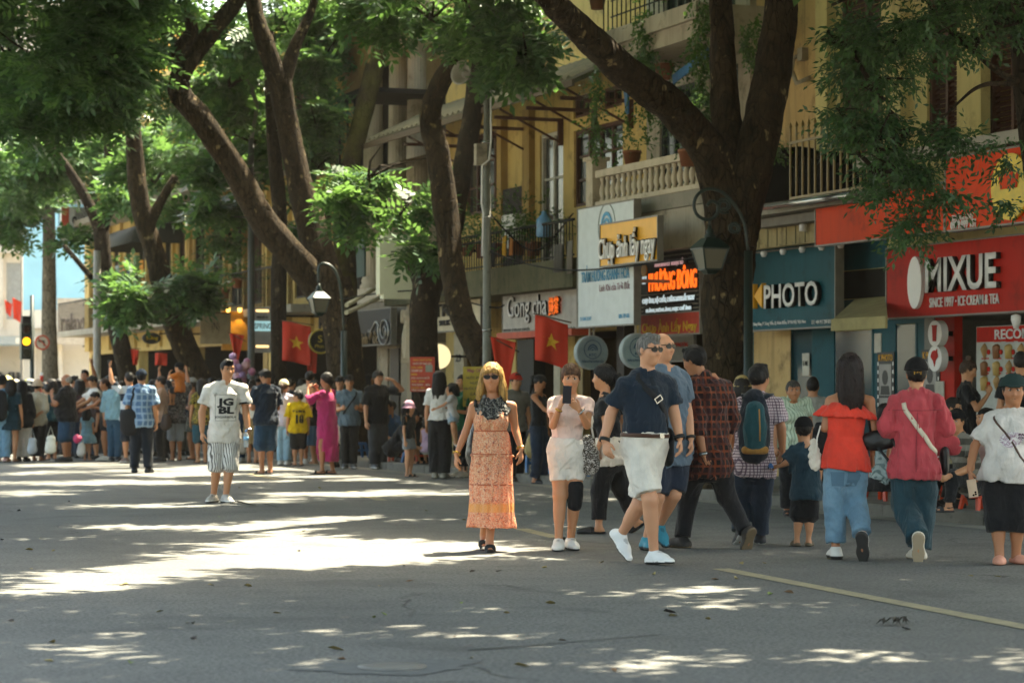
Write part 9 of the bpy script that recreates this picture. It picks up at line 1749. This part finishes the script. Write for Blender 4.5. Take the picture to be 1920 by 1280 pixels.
o = empty('script_sign',at(284,634,62),'dark oval shop sign with yellow script between the two left trunks','sign'); q = MB(); q.lathe([(.24,-.04),(.24,.04)],24,(0,0,0),False,RX); b = q.build('oval',M_BLACK,o); b.scale = (1,1,.62); l = lettering(None,'Sứng',-.15,.16,-.06,.06,-.045,plain('script_yellow','#c9a81e',.5),.006,.01,R=1); l.parent = o; q = MB(); q.box(.2,FX - o.location.x,-.03,.03,.1,.14); q.build('bracket',M_IRON,o)
# stone figure by the columned house
Zs = 47.2; b = at(768,650,Zs); o = empty('statue',(b.x,b.y,b.z - .22),'headless pale stone figure of a draped woman beside the stump tree','statue',None,-TH); f = Field(); Rr = V(1,0,0)
f.torso(V(0,0,0),V(.02,0,1.0),Rr,Rr,[(0,.13,.11,0),(.25,.15,.12,0),(.45,.155,.12,0),(.55,.12,.095,0),(.68,.11,.09,0),(.80,.13,.10,.02),(.90,.12,.08,0),(.95,.06,.05,0),(1.02,.05,.05,0)],k=.02,mod=lambda a,h: 1 + .05 * np.sin(9 * a + h * 9) * np.clip((.55 - h) * 3,0,1))
for s_ in (1,-1): f.limb(V(s_ * .055,-.08,.82),V(s_ * .05,-.085,.80),[.05],k=.03); f.limb(V(s_ * .13,0,.9),V(s_ * .15,.0,.72),[.045,.03],k=.02)
f.limb(V(.02,0,1.0),V(.03,-.01,1.10),[.055,.07,.05],k=.02); field_obj('figure',f,.013,M_STONE,o,waver(3,.006,.07)); q = MB(); q.box(-.16,.16,-.14,.14,-.1 - .0,.0); q.box(-.05,.05,-.05,.05,.126 - o.location.z,-.101); q.build('plinth',M_STONE,o)
# small things on the road
lm = [plain('dry_leaf','#8a7a4a',.7),plain('dry_leaf_brown','#5a4026',.8),plain('dry_leaf_dark','#2a2018',.8),plain('dry_leaf_green','#6a7a3a',.7)]
bmesh_leaf = MB(); bmesh_leaf.add([(-.045,0,.004),(-.015,.018,.012),(.02,.018,.016),(.05,0,.006),(.02,-.018,.010),(-.015,-.018,.006),(0,0,.002)],[(0,6,1),(1,6,2),(2,6,3),(3,6,4),(4,6,5),(5,6,0)],True); base_leaf = bmesh_leaf.mesh('fallen_leaf')
lmesh = []
for m in lm: me = base_leaf.copy(); me.materials.append(m); lmesh.append(me)
spots = [(1340,1087,1),(1390,1058,0),(1433,1056,0),(1380,1086,0),(1226,1078,0),(1257,1150,2),(1327,1162,0),(1263,1156,0),(1055,1201,1),(1128,1055,0),(980,1250,0),(1150,1258,1),(1032,1133,0),(1478,1112,1),(1870,1081,0),(1554,1048,0),(1700,1180,2),(395,1097,0),(465,1100,0),(232,1098,0),(300,1147,0),(520,1150,0),(350,1168,0),(362,1170,2),(362,1199,2),(98,1205,0),(90,1240,0),(245,1245,3),(640,1237,1),(630,1219,0),(852,1195,1),(700,1158,3),(720,1152,3),(712,1099,0),(768,1090,1),(757,1062,2),(886,1072,2),(936,1071,2),(865,1131,3),(560,1034,2),(100,1033,0),(58,1067,0),(55,1032,0),(5,1013,2),(75,1010,0),(130,940,2),(35,958,2),(450,915,0),(800,958,0),(875,985,0),(890,905,0),(1020,1065,0),(20,1165,2),(885,1235,0),(600,916,0),(950,1150,0),(1820,1080,0),(870,975,0),(1445,1116,3),(570,996,0),(410,969,3)]
for i, (px, py, k) in enumerate(spots):
	p = on_ground(px,py); o = bpy.data.objects.new('fallen_leaf',lmesh[k]); COL.objects.link(o); o.location = (p.x,p.y,.002); o.rotation_euler = (rnd.uniform(-.2,.2),rnd.uniform(-.2,.2),rnd.uniform(0,6.28)); s = rnd.uniform(.45,1.0); o.scale = (s,s,s * rnd.uniform(.8,2.2)); tag(o,('small pale dry leaf lying on the asphalt','small brown dry leaf lying on the asphalt','small dark curled leaf lying on the asphalt','small greenish leaf lying on the asphalt')[k],'leaf',('pale leaves on the road','brown leaves on the road','dark leaves on the road','greenish leaves on the road')[k])
p = on_ground(1678,1172); o = empty('crumpled_leaf',(p.x,p.y,0),'large dark crumpled leaf on the asphalt, lower right','leaf'); q = MB(); r = random.Random(3)
for i in range(7): a = r.uniform(0,6.28); x,y = r.uniform(-.07,.07),r.uniform(-.05,.05); q.add([(x - .06 * math.cos(a),y - .05 * math.sin(a),.005),(x + .03,y + .03,.03 + r.uniform(0,.03)),(x + .06 * math.cos(a),y + .05 * math.sin(a),.01),(x - .03,y - .03,.035 + r.uniform(0,.02))],[(0,1,2,3)],True)
q.build('leaf_blade', plain('wet_leaf', '#1d1610', .7), o)
p = on_ground(735,1251); o = tag(empty('manhole',(p.x,p.y,0),None),kind='structure'); q = MB(); q.lathe([(.17,.004),(.17,.010),(.12,.012),(.001,.012)],24); q.build('cover',plain('iron_cover','#6b6862',.6),o); q = MB(); rr_ = [(.36 + .06 * math.sin(3 * t) + .04 * math.sin(7 * t)) for t in np.linspace(0,6.283,25)[:-1]]; q.add([(1.2 * r_ * math.cos(t),.8 * r_ * math.sin(t),.004) for r_,t in zip(rr_,np.linspace(0,6.283,25)[:-1])],[tuple(range(24))]); q.build('patch',worn('patch_asphalt','#454340','#55524d','#2f2d2a',9.,.9),o)
# balloons / bunch of flowers among the heads
p = at(455, 690, 50); o = empty('balloon_bunch', p, 'bunch of pink and lilac balloons by the grey lamp pole', 'balloons'); R = random.Random(9)
for i in range(14): q = MB(); c = (R.uniform(-.22,.22),R.uniform(-.12,.12),R.uniform(-.3,.3)); s = R.uniform(.07,.1); q.lathe([(.01,-s),(s * .7,-s * .7),(s,0),(s * .8,s * .65),(.01,s)],10,c); q.build('balloon',plain('balloon_%d' % (i % 3),('#b0708a','#9a7aa0','#b88a8a')[i % 3],.35),o)
q = MB(); q.tube([(0, 0, -.3), (0, 0, .13 - p.z)], .012, 6); q.build('stick', M_IRON, o)
build_near(); crowd()
def haze(density):
	m = bpy.data.materials.new('haze_air'); m.use_nodes = True; nt = m.node_tree; nt.nodes.remove(nt.nodes['Principled BSDF']); v = nt.nodes.new('ShaderNodeVolumePrincipled'); v.inputs['Density'].default_value = density; v.inputs['Color'].default_value = lin('#f4ead8'); v.inputs['Anisotropy'].default_value = .25; nt.links.new(v.outputs[0],nt.nodes['Material Output'].inputs['Volume'])
	b = MB(); b.box(-450, 560, -350, 950, -1.2, 24); tag(b.build('haze', m), kind='stuff')
haze(.00022)
